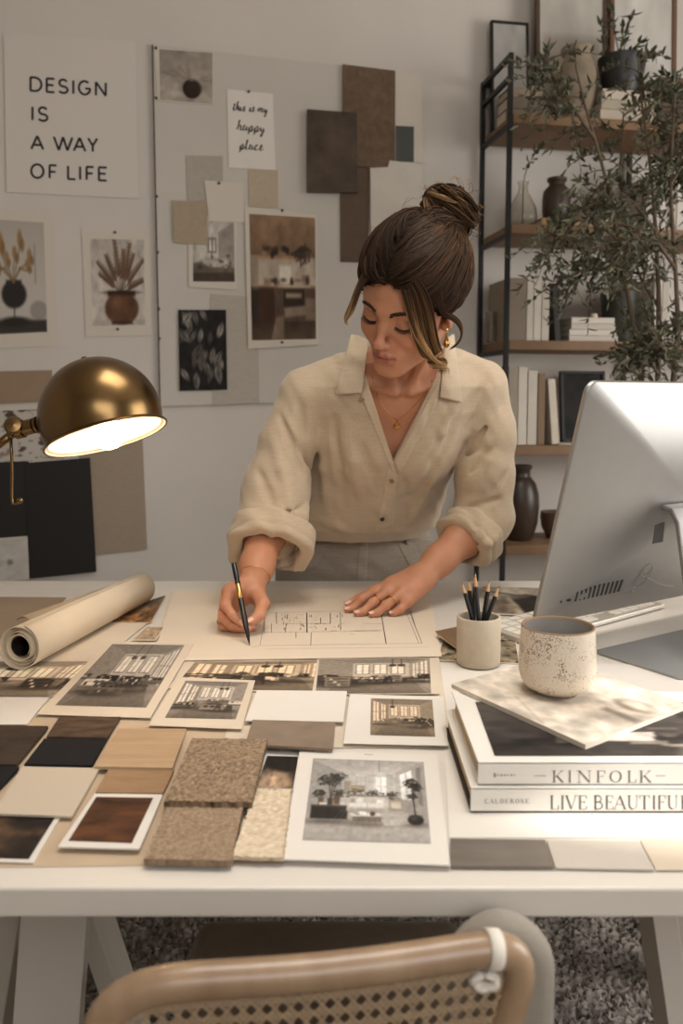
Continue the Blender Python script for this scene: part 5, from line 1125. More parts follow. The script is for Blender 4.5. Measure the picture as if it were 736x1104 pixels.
flat('wood_sample', 'dark walnut sample framed by a white card', 'sample', [(102, 855.5), (175.5, 856.5), (150, 915), (62.5, 912.6)], 4, M_paper, .0016, pic=[(103.8, 859), (165, 860), (142, 908.5), (74, 906)], paint=M_walnut2, group=smp)
p = Paint(70, 50, (34, 28, 25)); p.poly([(0, .42), (1, .30), (1, .46), (0, .56)], (98, 72, 50), .8, .08); p.poly([(.2, .1), (.45, .05), (.75, .9), (.4, .95)], (88, 66, 47), .7, .1); p.ell(.4, .35, .12, .1, (128, 98, 68), .7, .08); p.noise(7, .14, 5)
flat('photo_print', 'dark photo of crossed light streaks, bottom left corner of the desk', 'photo', [(-30, 878.5), (65, 880.5), (36, 930), (-60, 927)], 1, M_paper, .0012, pic=[(-30, 879.5), (59.5, 881.5), (31, 926.5), (-58, 924)], paint=p, group=None)
flat('fabric_swatch', 'grey-brown felt swatch in front of the blank white card', 'swatch', [(272, 775.6), (361.5, 778), (358.5, 807), (264, 802)], 7, M_felt, .004, group=smp, bevel=.0008)
def carpet(label, q, l, th, c0, c1, amp, cell, backing, seed):
    z = lz(l)+th; Q = [np.array(a) for a in T4(q, z)]; L1, L2 = np.linalg.norm(Q[1]-Q[0]), np.linalg.norm(Q[3]-Q[0]); n, m = int(L1/cell), int(L2/cell); r = np.random.default_rng(seed)
    V_, nm = quad_grid(Q, n, m, 0); bumpy = r.uniform(-1, 1, (m, n)); bumpy = (bumpy+.5*np.roll(bumpy, 1, 0)+.5*np.roll(bumpy, 1, 1))/1.6; V_ = V_.reshape(m, n, 3)
    V_[..., :2] += r.normal(0, cell*.22, (m, n, 2)); V_[..., 2] += bumpy*amp; edge = np.zeros((m, n), bool); edge[0] = edge[-1] = True; edge[:, 0] = edge[:, -1] = True
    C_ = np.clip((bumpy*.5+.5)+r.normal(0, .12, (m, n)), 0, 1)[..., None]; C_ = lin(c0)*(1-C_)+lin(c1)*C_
    skirt = V_.copy(); i = np.arange(n*m).reshape(m, n); F_ = np.stack([i[1:, :-1], i[1:, 1:], i[:-1, 1:], i[:-1, :-1]], -1).reshape(-1, 4)
    ring_ = np.concatenate([i[0, :-1], i[:-1, -1], i[-1, :0:-1], i[:0:-1, 0]]); low = V_.reshape(-1, 3)[ring_].copy(); low[:, 2] = lz(l)+.0025; k = len(ring_); b = n*m
    F2 = np.array([(ring_[j], b+j, b+(j+1) % k, ring_[(j+1) % k]) for j in range(k)])
    t = thing('carpet_sample', label, 'sample', sum(Q)/4-np.array([0, 0, th]), 'carpet samples at the desk\'s front edge')
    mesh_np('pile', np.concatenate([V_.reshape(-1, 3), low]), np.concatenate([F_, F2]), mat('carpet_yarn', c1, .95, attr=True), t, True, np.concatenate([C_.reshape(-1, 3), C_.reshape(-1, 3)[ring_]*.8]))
    slab('backing', T4(q, lz(l)+.0024), .0024, backing, t); return t
M_back = mat('carpet_backing', (196, 184, 166), .9)
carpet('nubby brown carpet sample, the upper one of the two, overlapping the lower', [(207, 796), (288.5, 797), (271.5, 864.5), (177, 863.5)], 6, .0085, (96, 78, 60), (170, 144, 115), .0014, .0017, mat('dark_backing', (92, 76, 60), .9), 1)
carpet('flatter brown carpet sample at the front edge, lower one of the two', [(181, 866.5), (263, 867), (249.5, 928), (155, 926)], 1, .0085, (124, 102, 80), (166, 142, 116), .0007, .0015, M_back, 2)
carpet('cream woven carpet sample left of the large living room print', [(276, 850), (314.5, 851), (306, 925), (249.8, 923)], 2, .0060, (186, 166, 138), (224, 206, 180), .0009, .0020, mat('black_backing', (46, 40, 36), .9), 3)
p_ = flat('stone_sample', 'dark grey stone sample at the front edge below the books', 'sample', [(485, 904), (587.5, 905), (597, 933.5), (486, 933)], 1, M_smoke, .0030, group=smp, bevel=.0004)
flat('stone_sample', 'beige marbled sample at the front edge, right of the dark grey stone', 'sample', [(589, 905), (688.7, 906.5), (705, 937), (598.5, 935)], 1, M_marb, .0018, group=smp, bevel=.0004)
flat('kraft_sheet', 'tan sheet in the front right corner of the desk', 'paper', [(690, 905.5), (850, 905.5), (900, 938), (707, 938)], 1, mat('tan_paper', (200, 184, 164), .85, noise=.04, nscale=10))
# paper roll
ax0 = at_height(20, 718, TZ); a0 = at_height(21, 697.5, TZ+.0385); a1 = at_height(151, 632, TZ+.0385)
d_ = (a1-a0)/np.linalg.norm(a1-a0); L_ = np.linalg.norm(a1-a0); e1 = np.cross(d_, [0, 0, 1.]); e1 /= np.linalg.norm(e1); e2 = np.cross(e1, d_)
turns, N = 4.3, 190; V_ = []; 
for k in range(N):
    t = k/(N-1); an = t*turns*2*math.pi-.6; r0 = .0175+.0182*t+.0005*math.sin(an*1.7)
    for j, (s_, rs_) in enumerate([(0, 1), (.33, .97), (.66, .93), (1, .90)]):
        sh_ = .004*math.sin(t*9)*(-1 if s_ == 0 else 1)*(s_ in (0, 1)); V_.append(a0+d_*(L_*s_+sh_)-np.array([0, 0, .0357*(1-rs_)])+(e1*math.cos(an)+e2*math.sin(an))*r0*rs_)
F_ = [(k*4+j, k*4+j+1, (k+1)*4+j+1, (k+1)*4+j) for k in range(N-1) for j in range(3)]
rl = mesh_np('paper_roll', V_, F_, mat('roll_paper', (214, 196, 170), .75, noise=.04, nscale=10)); s_ = rl.modifiers.new('s', 'SOLIDIFY'); s_.thickness = .0009; s_.offset = 0
MB().lathe([(.0158, .004), (.0172, .004), (.0172, L_*.97), (.0005, L_*.975)], a0, d_, 40).build('dark_liner', mat('painted_roll_shade', (96, 74, 54), .9), rl, True)  # dark brown liner added so the inside of the roll looks shaded
tag(rl, 'thick roll of cream drawing paper lying at the left of the desk', 'paper roll')
c2 = mat('curl_paper', (176, 152, 122), .8, noise=.05, nscale=8); V_ = []
b0 = np.array([-.555, 1.43, TZ+.004]); b1 = np.array([-.44, 1.745, TZ+.004])
for k in range(16):
    t = k/15; an = math.radians(-95+235*t)
    for s_ in (0, 1): V_.append((b0 if s_ == 0 else b1)+(e1*math.cos(an)+e2*math.sin(an))*.019+np.array([0, 0, .019]))
cs = mesh_np('curled_sheet', V_, [(2*k, 2*k+1, 2*k+3, 2*k+2) for k in range(15)], c2); s_ = cs.modifiers.new('s', 'SOLIDIFY'); s_.thickness = .0008
tag(cs, 'tan curled sheet lying behind the thick paper roll', 'paper')
# ================================================================== desk lamp
M_brass = mat('aged_brass', (120, 95, 62), .27, 1.0, noise=.10, nscale=9); M_shadein = mat('white_enamel', (245, 236, 220), .5)
rimc = at_depth(114, 468.5, 1.18); axis = np.array([.298, -.185, -.93]); axis /= np.linalg.norm(axis)       # the way the shade opens
lamp = thing('desk_lamp', 'brass desk lamp with a lit dome shade at the left of the desk', 'lamp', (-.70, 1.22, TZ))
R_ = .0855; prof = []; h0 = .026
for k in range(25):
    a = math.radians(90-(90+17)*k/24); prof.append((R_*math.cos(a), -(h0+R_*math.sin(a))))
prof = [(r, h) for r, h in prof]; prof[0] = (.0005, prof[0][1]); prof += [(.0825, -.0005), (.0868, .0015), (.0880, .0035), (.0872, .0048), (.0850, .0045)]
m = MB().lathe(prof, rimc, axis, 64); shade = m.build('lamp_shade', M_brass, lamp, True, angle=50)
inner = [(r-.0022 if r > .003 else r, h+.0022) for r, h in prof[:-5]]+[(.0805, .0005), (.0848, .0042)]
MB().lathe(inner, rimc, axis, 64).build('shade_lining', M_shadein, shade, True)
MB().lathe([(.0005, -.118), (.0040, -.1165), (.0055, -.112), (.004, -.1085)], rimc, axis, 20).build('finial', M_brass, shade, True)
bc_ = rimc+axis*.001+np.array([.004, 0, 0])
bulb = MB().lathe([(.0005, .020), (.010, .0185), (.0175, .012), (.0205, .002), (.0195, -.009), (.0140, -.021), (.0115, -.034), (.0005, -.035)], bc_, axis, 32).build('light_bulb', emit('lit_bulb', (255, 212, 165), 33), lamp, True)
MB().lathe([(.0005, -.033), (.0135, -.033), (.0145, -.05), (.0145, -.075), (.0005, -.075)], bc_, axis, 24).build('bulb_socket', M_brass, lamp, True, angle=40)
j1 = at_depth(47, 456.5, 1.195); j0 = at_depth(20, 463, 1.20)
MB().tube([j1+(j1-j0)*.35, j1], .0085, 20).tube([j1, j1+(j0-j1)*.12], .0115, 20).tube([j1+(j0-j1)*.2, j1+(j0-j1)*.3], .0125, 20).tube([j1+(j0-j1)*.38, j0-(j0-j1)*.2], .0112, 20).tube([j0+(j1-j0)*.18, j0-(j1-j0)*.1], .0135, 20).build('swivel', M_brass, lamp, True, angle=40)
MB().lathe([(.0005, .014), (.0105, .013), (.0135, .009), (.0135, -.009), (.0105, -.013), (.0005, -.014)], j0+np.array([-.004, -.004, .004]), (.2, -.9, .25), 24).build('joint', M_brass, lamp, True, angle=40)
arm = [j0, at_depth(-8, 484, 1.205), at_depth(-60, 520, 1.21), np.array([-.62, 1.22, 1.03]), np.array([-.70, 1.22, .99])]
armo = MB().tube(arm, .0062, 16).build('arm', M_brass, lamp, True)
MB().lathe([(.0005, .262), (.010, .260), (.0115, .25), (.0085, .245), (.0075, .24), (.0075, .03), (.012, .024), (.030, .020), (.088, .014), (.094, .009), (.094, .0), (.0005, .0)], (-.70, 1.22, TZ+.0025), (0, 0, 1), 48).build('base', M_brass, lamp, True, angle=35)
hk = [at_depth(11.5, 470, 1.195), at_depth(12.5, 490, 1.195), at_depth(13, 515, 1.195), at_depth(12.5, 536, 1.195), at_depth(14, 543, 1.195), at_depth(18, 543, 1.195), at_depth(21, 540, 1.195)]
hb_ = MB().tube(hk, .0022, 10); hb_.lathe([(.0005, .005), (.004, .003), (.004, -.003), (.0005, -.005)], hk[-1], (1, 0, .4), 12); hb_.lathe([(.0005, .004), (.0045, .002), (.0045, -.002), (.0005, -.004)], hk[0], (0, 0, 1), 12)
hb_.build('hook', M_brass, armo, True)
# ================================================================== pen, pencils, cup, notebook
ptip = at_height(269.2, 696.5, zp); ptop = at_depth(252, 607.5, 1.478); pd = (ptop-ptip)/np.linalg.norm(ptop-ptip); PL = np.linalg.norm(ptop-ptip)
pen = thing('pen', 'slim black pen with a gold band in the woman\'s writing hand', 'pen', ptip)
M_penb = mat('pen_black', (20, 19, 20), .28)
MB().lathe([(.0004, .0004), (.0012, .006), (.0026, .014), (.0044, .032), (.0050, .050), (.0048, PL*.56)], ptip, pd, 24).build('grip', M_penb, pen, True)
MB().lathe([(.0047, PL*.56), (.0050, PL*.565), (.0050, PL*.73), (.0047, PL*.735)], ptip, pd, 24).build('band', M_gold, pen, True)
MB().lathe([(.0047, PL*.735), (.0049, PL*.74), (.0050, PL*.97), (.0042, PL), (.0003, PL)], ptip, pd, 24).build('cap', M_penb, pen, True, angle=40)
cc = at_height(518.5, 724, TZ+.0012); cc[1] += .0; M_conc = mat('raw_stoneware', (190, 176, 154), .9, noise=.10, nscale=40, bump=.25, bscale=120)
cc = np.array([.2165, 1.292, lz(1)+.0009]); hC = .0765; rC = .0345
cup = MB().lathe([(.0005, 0), (rC-.003, 0), (rC-.0005, .0025), (rC, .008), (rC, hC-.002), (rC-.001, hC), (rC-.003, hC+.0002), (rC-.0045, hC-.001), (rC-.005, hC-.006), (rC-.005, .006), (.0005, .005)], cc, (0, 0, 1), 64).build('pencil_cup', M_conc, None, True, angle=40); tag(cup, 'beige stoneware cup holding black pencils', 'cup')
M_pcl = mat('pencil_paint', (24, 23, 24), .35); M_pwood = mat('sharpened_wood', (190, 150, 108), .7); M_lead = mat('graphite', (40, 38, 38), .4)
plab = ['black pencil leaning farthest left in the stoneware cup', 'black pencil second from the left in the stoneware cup', 'tallest black pencil in the middle of the stoneware cup', 'black pencil standing nearly upright right of the middle one', 'black pencil leaning farthest right in the stoneware cup', 'short black pencil at the back between the taller ones']
for k, (x, y, Y, fx, fy) in enumerate([(497.5, 627, 1.292, .008, .0), (505, 624, 1.305, -.004, .012), (511.8, 619.5, 1.280, .004, -.010), (527.5, 625, 1.300, .000, .008), (538.5, 631, 1.290, -.012, -.004), (512.5, 616, 1.318, -.008, .016)]):
    tip = at_depth(x, y, Y); ft = cc+np.array([fx, fy, .0085]); dd = (tip-ft)/np.linalg.norm(tip-ft); L = np.linalg.norm(tip-ft); pc = thing('pencil', plab[k], 'pencil', ft, 'pencils in the cup')
    MB().lathe([(.0003, 0), (.0037, 0), (.0037, L-.020), (.0034, L-.0185)], ft, dd, 6).build('shaft', M_pcl, pc); MB().lathe([(.0034, L-.0185), (.0009, L-.0045)], ft, dd, 12).build('wood_tip', M_pwood, pc, True).name; MB().lathe([(.0009, L-.0045), (.0001, L)], ft, dd, 8).build('lead', M_lead, pc, True)
nb = thing('notebook', 'brown leather notebook behind the pencil cup', 'notebook', at_height(495, 692, lz(2))); q = [(472, 679), (520, 672), (534, 683), (490, 701)]
M_lea = mat('brown_leather', (118, 92, 66), .55, noise=.1, nscale=30)
q = [(469, 680.5), (514, 671), (545, 684), (492, 697)]; z0 = lz(3)
slab('pages', T4([(471, 681), (514, 672), (543, 684), (492, 695.5)], z0+.009), .007, M_paper2, nb); slab('cover', T4(q, z0+.0105), .0012, M_lea, nb, .0005); slab('back_cover', T4(q, z0+.0012), .0012, M_lea, nb)
p = Paint(60, 50, (128, 114, 92)); p.noise(6, .25, 2); p.noise(8, .9, 5, (60, 54, 42), .5); p.ell(.6, .5, .3, .3, (150, 138, 116), .6, .1)
flat('photo_print', 'olive brown photo under the notebook and pencil cup', 'photo', [(478, 684), (556, 690), (560, 716), (470, 712)], 1, M_paper2, pic=[(479, 685), (555, 690.6), (559, 715), (472, 711.3)], paint=p)
p = Paint(90, 60, (150, 138, 122)); p.grad((158, 146, 130), (176, 162, 144), 0, 1); p.poly([(.35, .35), (.6, .25), (.98, .45), (1, .85), (.6, .95), (.5, .7)], (44, 38, 34), .95, .03); p.poly([(0, .55), (.3, .45), (.5, .75), (.45, 1), (0, 1)], (112, 98, 82), .9, .05); p.ell(.3, .3, .25, .15, (176, 164, 148), .7, .1); p.line([(.1, .2), (.55, .35)], .02, (80, 70, 60)); p.noise(6, .12, 4)
flat('photo_print', 'print of dark and pale rocks between the pencil cup and the screen', 'photo', [(519, 632), (600, 634), (596, 664), (520, 662)], 2, M_paper, pic=[(520, 632.6), (599, 634.5), (595, 663.2), (521, 661.2)], paint=p)
# ================================================================== computer
yw, tl = math.radians(32.5), math.radians(14.4); U = np.array([math.cos(yw), math.sin(yw), 0]); Nn = np.array([math.sin(yw), -math.cos(yw), 0]); Up = Nn*math.sin(tl)+np.array([0, 0, 1])*math.cos(tl); Nb = np.cross(U, Up); Nb = Nb if Nb@Nn > 0 else -Nb
M_alu = mat('brushed_aluminium', (156, 154, 151), .42, .85, noise=.03, nscale=30); M_dark = mat('dark_port', (36, 35, 35), .5); M_scr = mat('screen_glass', (18, 18, 20), .08)
BL = at_depth(572, 673, 1.376); PW, PH = .60, .4195
comp = thing('desktop_computer', 'silver all-in-one desktop computer seen from behind at the right', 'computer', (BL+U*.3)*np.array([1, 1, 0])+np.array([.05, -.1, TZ]))
def rrect(w, h, r, n=8): return [(cx+r*math.cos(math.radians(a0+90*k/n)), cy+r*math.sin(math.radians(a0+90*k/n))) for cx, cy, a0 in ((w-r, h-r, 0), (r, h-r, 90), (r, r, 180), (w-r, r, 270)) for k in range(n+1)]
def dens(P, n=12):
    o = []
    for i in range(len(P)):
        a, b = P[i], P[(i+1) % len(P)]; L = math.hypot(b[0]-a[0], b[1]-a[1]); k = max(1, int(L/.03)); o += [(a[0]+(b[0]-a[0])*j/k, a[1]+(b[1]-a[1])*j/k) for j in range(k)]
    return o
out = dens(rrect(PW, PH, .021)); n = len(out); V_ = []; F_ = []; fs = [1, .997, .985, .95, .88, .78, .64, .48, .30, .12]
def bulge(f): return .0065+.034*(1-f**2.6)
V_ += [BL+U*x+Up*y for x, y in out]; V_ += [BL+U*x+Up*y+Nb*.0055 for x, y in out]
for f in fs[1:]: V_ += [BL+U*(PW/2+(x-PW/2)*f)+Up*(PH/2+(y-PH/2)*f)+Nb*bulge(f) for x, y in out]
R2 = len(V_)//n
for r in range(R2-1): F_ += [(r*n+i, r*n+(i+1) % n, (r+1)*n+(i+1) % n, (r+1)*n+i) for i in range(n)]
V_.append(BL+U*PW/2+Up*PH/2+Nb*bulge(0)); F_ += [((R2-1)*n+i, (R2-1)*n+(i+1) % n, len(V_)-1) for i in range(n)]; F_.append(tuple(range(n))[::-1])
b = MB(); b.add(V_, F_); b.build('housing', M_alu, comp, True, angle=50)
MB().prism([BL+U*x+Up*y-Nb*.0004 for x, y in [(.012, .075), (PW-.012, .075), (PW-.012, PH-.012), (.012, PH-.012)]], -Nb*.0008).build('screen', M_scr, comp)
def pan(px, py, off=.0):
    """point on the back of the housing seen at px, py"""
    r = ray(px, py); o = 0
    for _ in range(6):
        c = BL+Nb*o; t = ((c-CAM)@Nb)/(r@Nb); P = CAM+r*t; q = P-BL; x, y = q@U, q@Up; f = min(1, max(abs(x-PW/2)/(PW/2), abs(y-PH/2)/(PH/2))); o = bulge(f)
    return P+Nb*off
vt = MB()
for k in range(11):
    t = k/10; x0 = 620+46*t; y0 = 648.5-10.5*t; h = 10+3.4*min(t*2, 1)*(1-t*.15); sx = 2.4+2.2*t
    c0, c1 = (x0, y0), (x0+sx, y0-h); w = .9+.35*t
    Q = [pan(c0[0]-w, c0[1], .0004), pan(c0[0]+w, c0[1]-.3, .0004), pan(c1[0]+w, c1[1]-.3, .0004), pan(c1[0]-w, c1[1], .0004)]; vt.prism(Q, -Nb*.003)
vt.build('vent_slots', M_dark, comp)
pm_ = MB()
for (x, y, a, bb_) in ((604.5, 648.8, 1.0, 1.3), (613, 647, 2.6, 1.3)): pm_.prism([pan(x+a*math.cos(t), y+bb_*math.sin(t)-a*math.cos(t)*.2, .0004) for t in np.linspace(0, 6.283, 14)[:-1]], -Nb*.002)
pm_.build('ports', M_dark, comp)
lg = MB(); LM = lambda x, y: pan(x, y, .0006)
for P in ([(701, 607), (694, 612), (690, 618), (693, 622), (699, 619), (704, 613), (703, 608), (701, 607)], [(690, 618), (685, 626), (681, 632), (685, 634), (693, 629), (699, 621)], [(697, 622), (707, 628), (716, 631), (726, 632)], [(677, 640), (681, 636), (684, 638)]):
    k = np.linspace(0, len(P)-1, len(P)*6); X_ = np.interp(k, range(len(P)), [q[0] for q in P]); Y_ = np.interp(k, range(len(P)), [q[1] for q in P])
    for _ in range(6): X_[1:-1] = (X_[:-2]+2*X_[1:-1]+X_[2:])/4; Y_[1:-1] = (Y_[:-2]+2*Y_[1:-1]+Y_[2:])/4
    ribbon(lg, [LM(a, b) for a, b in zip(X_, Y_)], .0022, Nb)
lg.build('faint_emblem', mat('emblem_grey', (150, 148, 145), .40, .85), comp)
# stand: neck plate bent forward into the foot
FC = np.array([.588, 1.362, TZ]); nt0 = BL+U*.30+Up*.212+Nb*.040
prof = [nt0+Nb*.004, nt0+Nn*.022+np.array([0, 0, -.004]), nt0+Nn*.034+np.array([0, 0, -.025])]; bot = FC+Nn*.070-U*.0; bot = np.array([bot[0], bot[1], TZ+.010])
for t in (.3, .6, .9): prof.append(prof[2]*(1-t)+(bot+np.array([0, 0, .012]))*t)
wv = [.094, .094, .094, .096, .098, .10]; V_ = []
for c, w in zip(prof, wv): V_ += [c-U*w, c+U*w]
nk = mesh_np('stand_neck', V_, [(2*k, 2*k+1, 2*k+3, 2*k+2) for k in range(len(prof)-1)], M_alu, comp); s_ = nk.modifiers.new('s', 'SOLIDIFY'); s_.thickness = .009; s_.offset = 0; b_ = nk.modifiers.new('b', 'BEVEL'); b_.width = .002; b_.segments = 2
fl = rrect(.30, .165, .012); MB().prism([FC+U*(x-.15)+Nn*(y-.0825)+np.array([0, 0, .0055]) for x, y in fl], (0, 0, -.0046)).build('stand_foot', mat('foot_aluminium', (150, 149, 147), .5, .45), comp, bevel=.0012)
hl_ = MB(); Q = [pan(706, 566), pan(716, 563), pan(714, 584), pan(703, 586)]; hl_.prism([q+Nb*.0008 for q in Q], -Nb*.004); hl_.build('cable_port', mat('port_grey', (92, 90, 88), .5, .4), comp)
# keyboard
kb = thing('keyboard', 'slim silver keyboard behind the computer, left end showing', 'keyboard', at_height(600, 675, TZ)); ka = at_height(569, 690, TZ+.012); ku = at_height(737, 644.5, TZ+.012)-ka; KL = .42; ku /= np.linalg.norm(ku); kv = np.array([-ku[1], ku[0], 0]); kw = .112
kq = [ka+kv*kw, ka+ku*KL+kv*kw, ka+ku*KL, ka]; kq = [q+np.array([0, 0, .004 if i < 2 else -.002]) for i, q in enumerate(kq)]
MB().hexa([np.array([q[0], q[1], TZ+.0022]) for q in kq], kq).build('keyboard_body', mat('pale_aluminium', (206, 198, 186), .35, .4), kb, bevel=.0015)
M_key = mat('white_key', (228, 220, 208), .5); kn = np.cross(ku, kv)+0; slope = (kq[0]-kq[3])/kw; knrm = np.cross(ku, slope); knrm /= np.linalg.norm(knrm)
km = MB()
for r in range(5):
    for c in range(14):
        if r == 0 and 4 <= c <= 8: 
            if c > 4: continue
            w = .085
        else: w = .0155
        p0 = kq[3]+ku*(.014+c*.0283)+slope*(.010+r*.0195)+knrm*.0012; km.box(p0+ku*w*.5+slope*.008, (w if w > .02 else .0245, .0165, .0022), ku, slope/np.linalg.norm(slope), knrm)
km.build('keys', M_key, kb, bevel=.0008)
# ================================================================== books, magazine, mug
M_bkw = mat('white_cloth_cover', (226, 220, 210), .6, noise=.02, nscale=20); M_pages = mat('page_edges', (206, 184, 152), .9, noise=.12, nscale=60, stretch=(.3, .3, 12))
M_serif = mat('grey_serif_ink', (84, 80, 78), .7); M_serif2 = mat('pale_serif_ink', (126, 122, 118), .7)
def book(name, label, x0, x1, y0, y1, z0, th, parent_cols, over=.0):
    t = thing(name, label, 'book', ((x0+x1)/2, (y0+y1)/2, z0), 'books stacked on the desk'); c = .0022
    MB().box(((x0+x1)/2, (y0+y1)/2, z0+c/2), (x1-x0, y1-y0, c)).build('back_cover', parent_cols[0], t, bevel=.0006); MB().box(((x0+x1)/2, (y0+y1)/2, z0+th-c/2), (x1-x0, y1-y0, c)).build('front_cover', parent_cols[1], t, bevel=.0006)
    MB().box(((x0+x1)/2, y0+c/2, z0+th/2), (x1-x0, c, th-.0002)).build('spine', parent_cols[2], t, bevel=.0006); MB().box(((x0+x1)/2, (y0+y1)/2+.001, z0+th/2), (x1-x0-.009, y1-y0-.007, th-2*c)).build('pages', M_pages, t); return t
zb = lz(1); th2 = .0262; 
y2 = at_height(507, 876, zb)[1]; xl2 = at_height(507, 876, zb)[0]
lb = book('book', 'lower white book of the two on the desk, with a charcoal back cover', xl2, xl2+.295, y2, y2+.215, zb, th2, (mat('charcoal_cover', (58, 54, 51), .6), M_bkw, M_bkw))
zu = zb+th2+.0004; thu = .0246; y1_ = y2+.004; xu = at_depth(515, 848, y1_)[0]
ub = book('book', 'upper white book of the two on the desk, dark photo on its cover', xu, xu+.30, y1_, y1_+.205, zu, thu, (M_bkw, M_bkw, M_bkw))
zt_ = zu+thu
p = Paint(140, 100, (62, 56, 52)); p.grad((74, 68, 63), (48, 43, 40), 0, 1); p.rect(.18, .18, .62, .8, (52, 46, 43)); p.rect(.24, .30, .34, .62, (150, 140, 126), .7); p.rect(.24, .60, .58, .76, (190, 182, 170), .9); p.clutter(7, 30, .15, .2, .9, .85, [(40, 36, 33), (86, 78, 70), (120, 110, 98)], .08); p.poly([(.62, 1), (.78, .55), (1, .4), (1, 1)], (150, 142, 132), .8, .05); p.rect(.0, .84, .6, 1, (58, 52, 48)); p.noise(8, .14, 4)
picture(T4([(512, 757), (800, 757), (860, 815), (533, 815)], zt_+.0003), p, ub, .0003, 'cover_photo')
ys = y1_-.0003; S_ = lambda x, y: at_depth(x, y, ys); SN = np.array([0, -1., 0]); tx = MB()
zX = lambda v: 470+v/2.767
for ch, a, b in (('K', 346, 380), ('I', 395, 402), ('N', 421, 463), ('F', 478, 505), ('O', 517, 554), ('L', 571, 597), ('K', 606, 642)): letter(tx, ch, (zX(a), zX(b), 843.4, 843.4, 12.3), S_, SN, SERIF, 0)
tx.build('spine_lettering', M_serif, ub); tx = MB()
for a, b in ((292, 328), (655, 685)): ribbon(tx, [S_(zX(a), 836.5), S_(zX(b), 836.5)], .0006, SN)
for k, w in enumerate((3, 2, 3, 2.4, 2, 3, 1.6)): ribbon(tx, [S_(532+k*3.6, 835.8), S_(532+k*3.6+w*.75, 835.8)], .0016 if k else .0042, SN)
tx.build('spine_small_print', M_serif2, ub)
ys2 = y2-.0003; S2 = lambda x, y: at_depth(x, y, ys2); tx = MB()
for ch, a, b in (('L', 340, 366), ('I', 373, 381), ('V', 386, 420), ('E', 424, 450), (None, 0, 0), ('B', 470, 498), ('E', 504, 529), ('A', 529, 567), ('U', 570, 604), ('T', 606, 637), ('I', 646, 654), ('F', 661, 685), ('U', 689, 722), ('L', 730, 756)): letter(tx, ch, (zX(a), zX(b), 872.3, 872.3, 14.4), S2, SN, SERIF, 0) if ch else (tx.build('spine_lettering', M_serif, lb), tx.__init__())
tx.build('spine_lettering', M_serif, lb); tx = MB()
for k, ch in enumerate('CALDERONE'): letter(tx, ch, (zX(145+k*15.2), zX(156+k*15.2), 866.3, 866.3, 5.0), S2, SN, SERIF, 0)
tx.build('spine_small_print', M_serif, lb)
zm = zt_+.0008; mt = .0052
mg = thing('magazine', 'magazine lying askew on the upper book, under the mug', 'magazine', at_height(610, 760, zm), None)
mA, mB = at_height(486.5, 737.5, zm+mt), at_height(631, 803, zm+mt); v1 = mB-mA; mC = mB+np.array([.152, .113, 0])*1.02; mD = mA+(mC-mB); MQ = [mD, mC, mB, mA]
MB().hexa([q-np.array([0, 0, mt]) for q in MQ], [q-np.array([0, 0, .0006]) for q in MQ]).build('pages', mat('magazine_pages', (206, 194, 176), .85), mg); slab('cover', MQ, .0006, mat('magazine_cover', (214, 202, 184), .5, noise=.05, nscale=14), mg)
p = Paint(120, 100, (206, 194, 178)); p.noise(5, .05, 3); p.poly([(.34, 0), (1, 0), (1, .72), (.62, .85), (.36, .45)], (176, 164, 150), .8, .05); p.ell(.50, .60, .16, .10, (130, 118, 106), .7, .05); p.rect(.45, .05, .98, .22, (196, 186, 172), .9); p.ell(.84, .30, .12, .09, (104, 92, 80), .9, .02); p.ell(.84, .27, .10, .06, (196, 184, 168), .8, .03); p.poly([(.62, .45), (.98, .38), (1, .62), (.70, .70)], (150, 138, 124), .8, .06); p.rect(.76, .46, .98, .52, (84, 74, 66), .7, .02); p.line([(.36, .8), (.7, .98)], .01, (180, 168, 152)); p.noise(9, .08, 6)
picture(MQ, p, mg, .0003, 'cover_photo')
mug = thing('mug', 'speckled cream stoneware mug without handle on the magazine', 'mug', (.2665, 1.008, zm+mt+.0003)); mc = np.array([.2665, 1.008, zm+mt+.0006])
M_mug = bpy.data.materials.new('speckled_glaze'); M_mug.use_nodes = True; nt = M_mug.node_tree; P = nt.nodes['Principled BSDF']; P.inputs['Roughness'].default_value = .38
tc = nt.nodes.new('ShaderNodeTexCoord'); vo = nt.nodes.new('ShaderNodeTexVoronoi'); vo.inputs['Scale'].default_value = 430; nz = nt.nodes.new('ShaderNodeTexNoise'); nz.inputs['Scale'].default_value = 55; L = nt.links.new; L(tc.outputs['Object'], vo.inputs['Vector']); L(tc.outputs['Object'], nz.inputs['Vector'])
ra = nt.nodes.new('ShaderNodeMapRange'); ra.inputs['From Min'].default_value = .36; ra.inputs['From Max'].default_value = .70; ra.inputs['To Min'].default_value = .10; ra.inputs['To Max'].default_value = .44; L(nz.outputs['Fac'], ra.inputs['Value'])
lt = nt.nodes.new('ShaderNodeMath'); lt.operation = 'LESS_THAN'; L(vo.outputs['Distance'], lt.inputs[0]); L(ra.outputs['Result'], lt.inputs[1])
mx = nt.nodes.new('ShaderNodeMix'); mx.data_type = 'RGBA'; mx.inputs[6].default_value = tuple(lin((218, 204, 184)))+(1,); mx.inputs[7].default_value = tuple(lin((118, 88, 62)))+(1,); L(lt.outputs[0], mx.inputs[0]); L(mx.outputs[2], P.inputs['Base Color'])
hm = .0825; Rm = .0455
MB().lathe([(.0005, 0), (.026, 0), (.0275, .0015), (.030, .003), (.0385, .008), (.0435, .015), (.0465, .026), (.0470, .036), (Rm+.0005, .055), (.0445, hm-.003), (.0443, hm-.0008)], mc, (0, 0, 1), 72).build('body', M_mug, mug, True, angle=60)
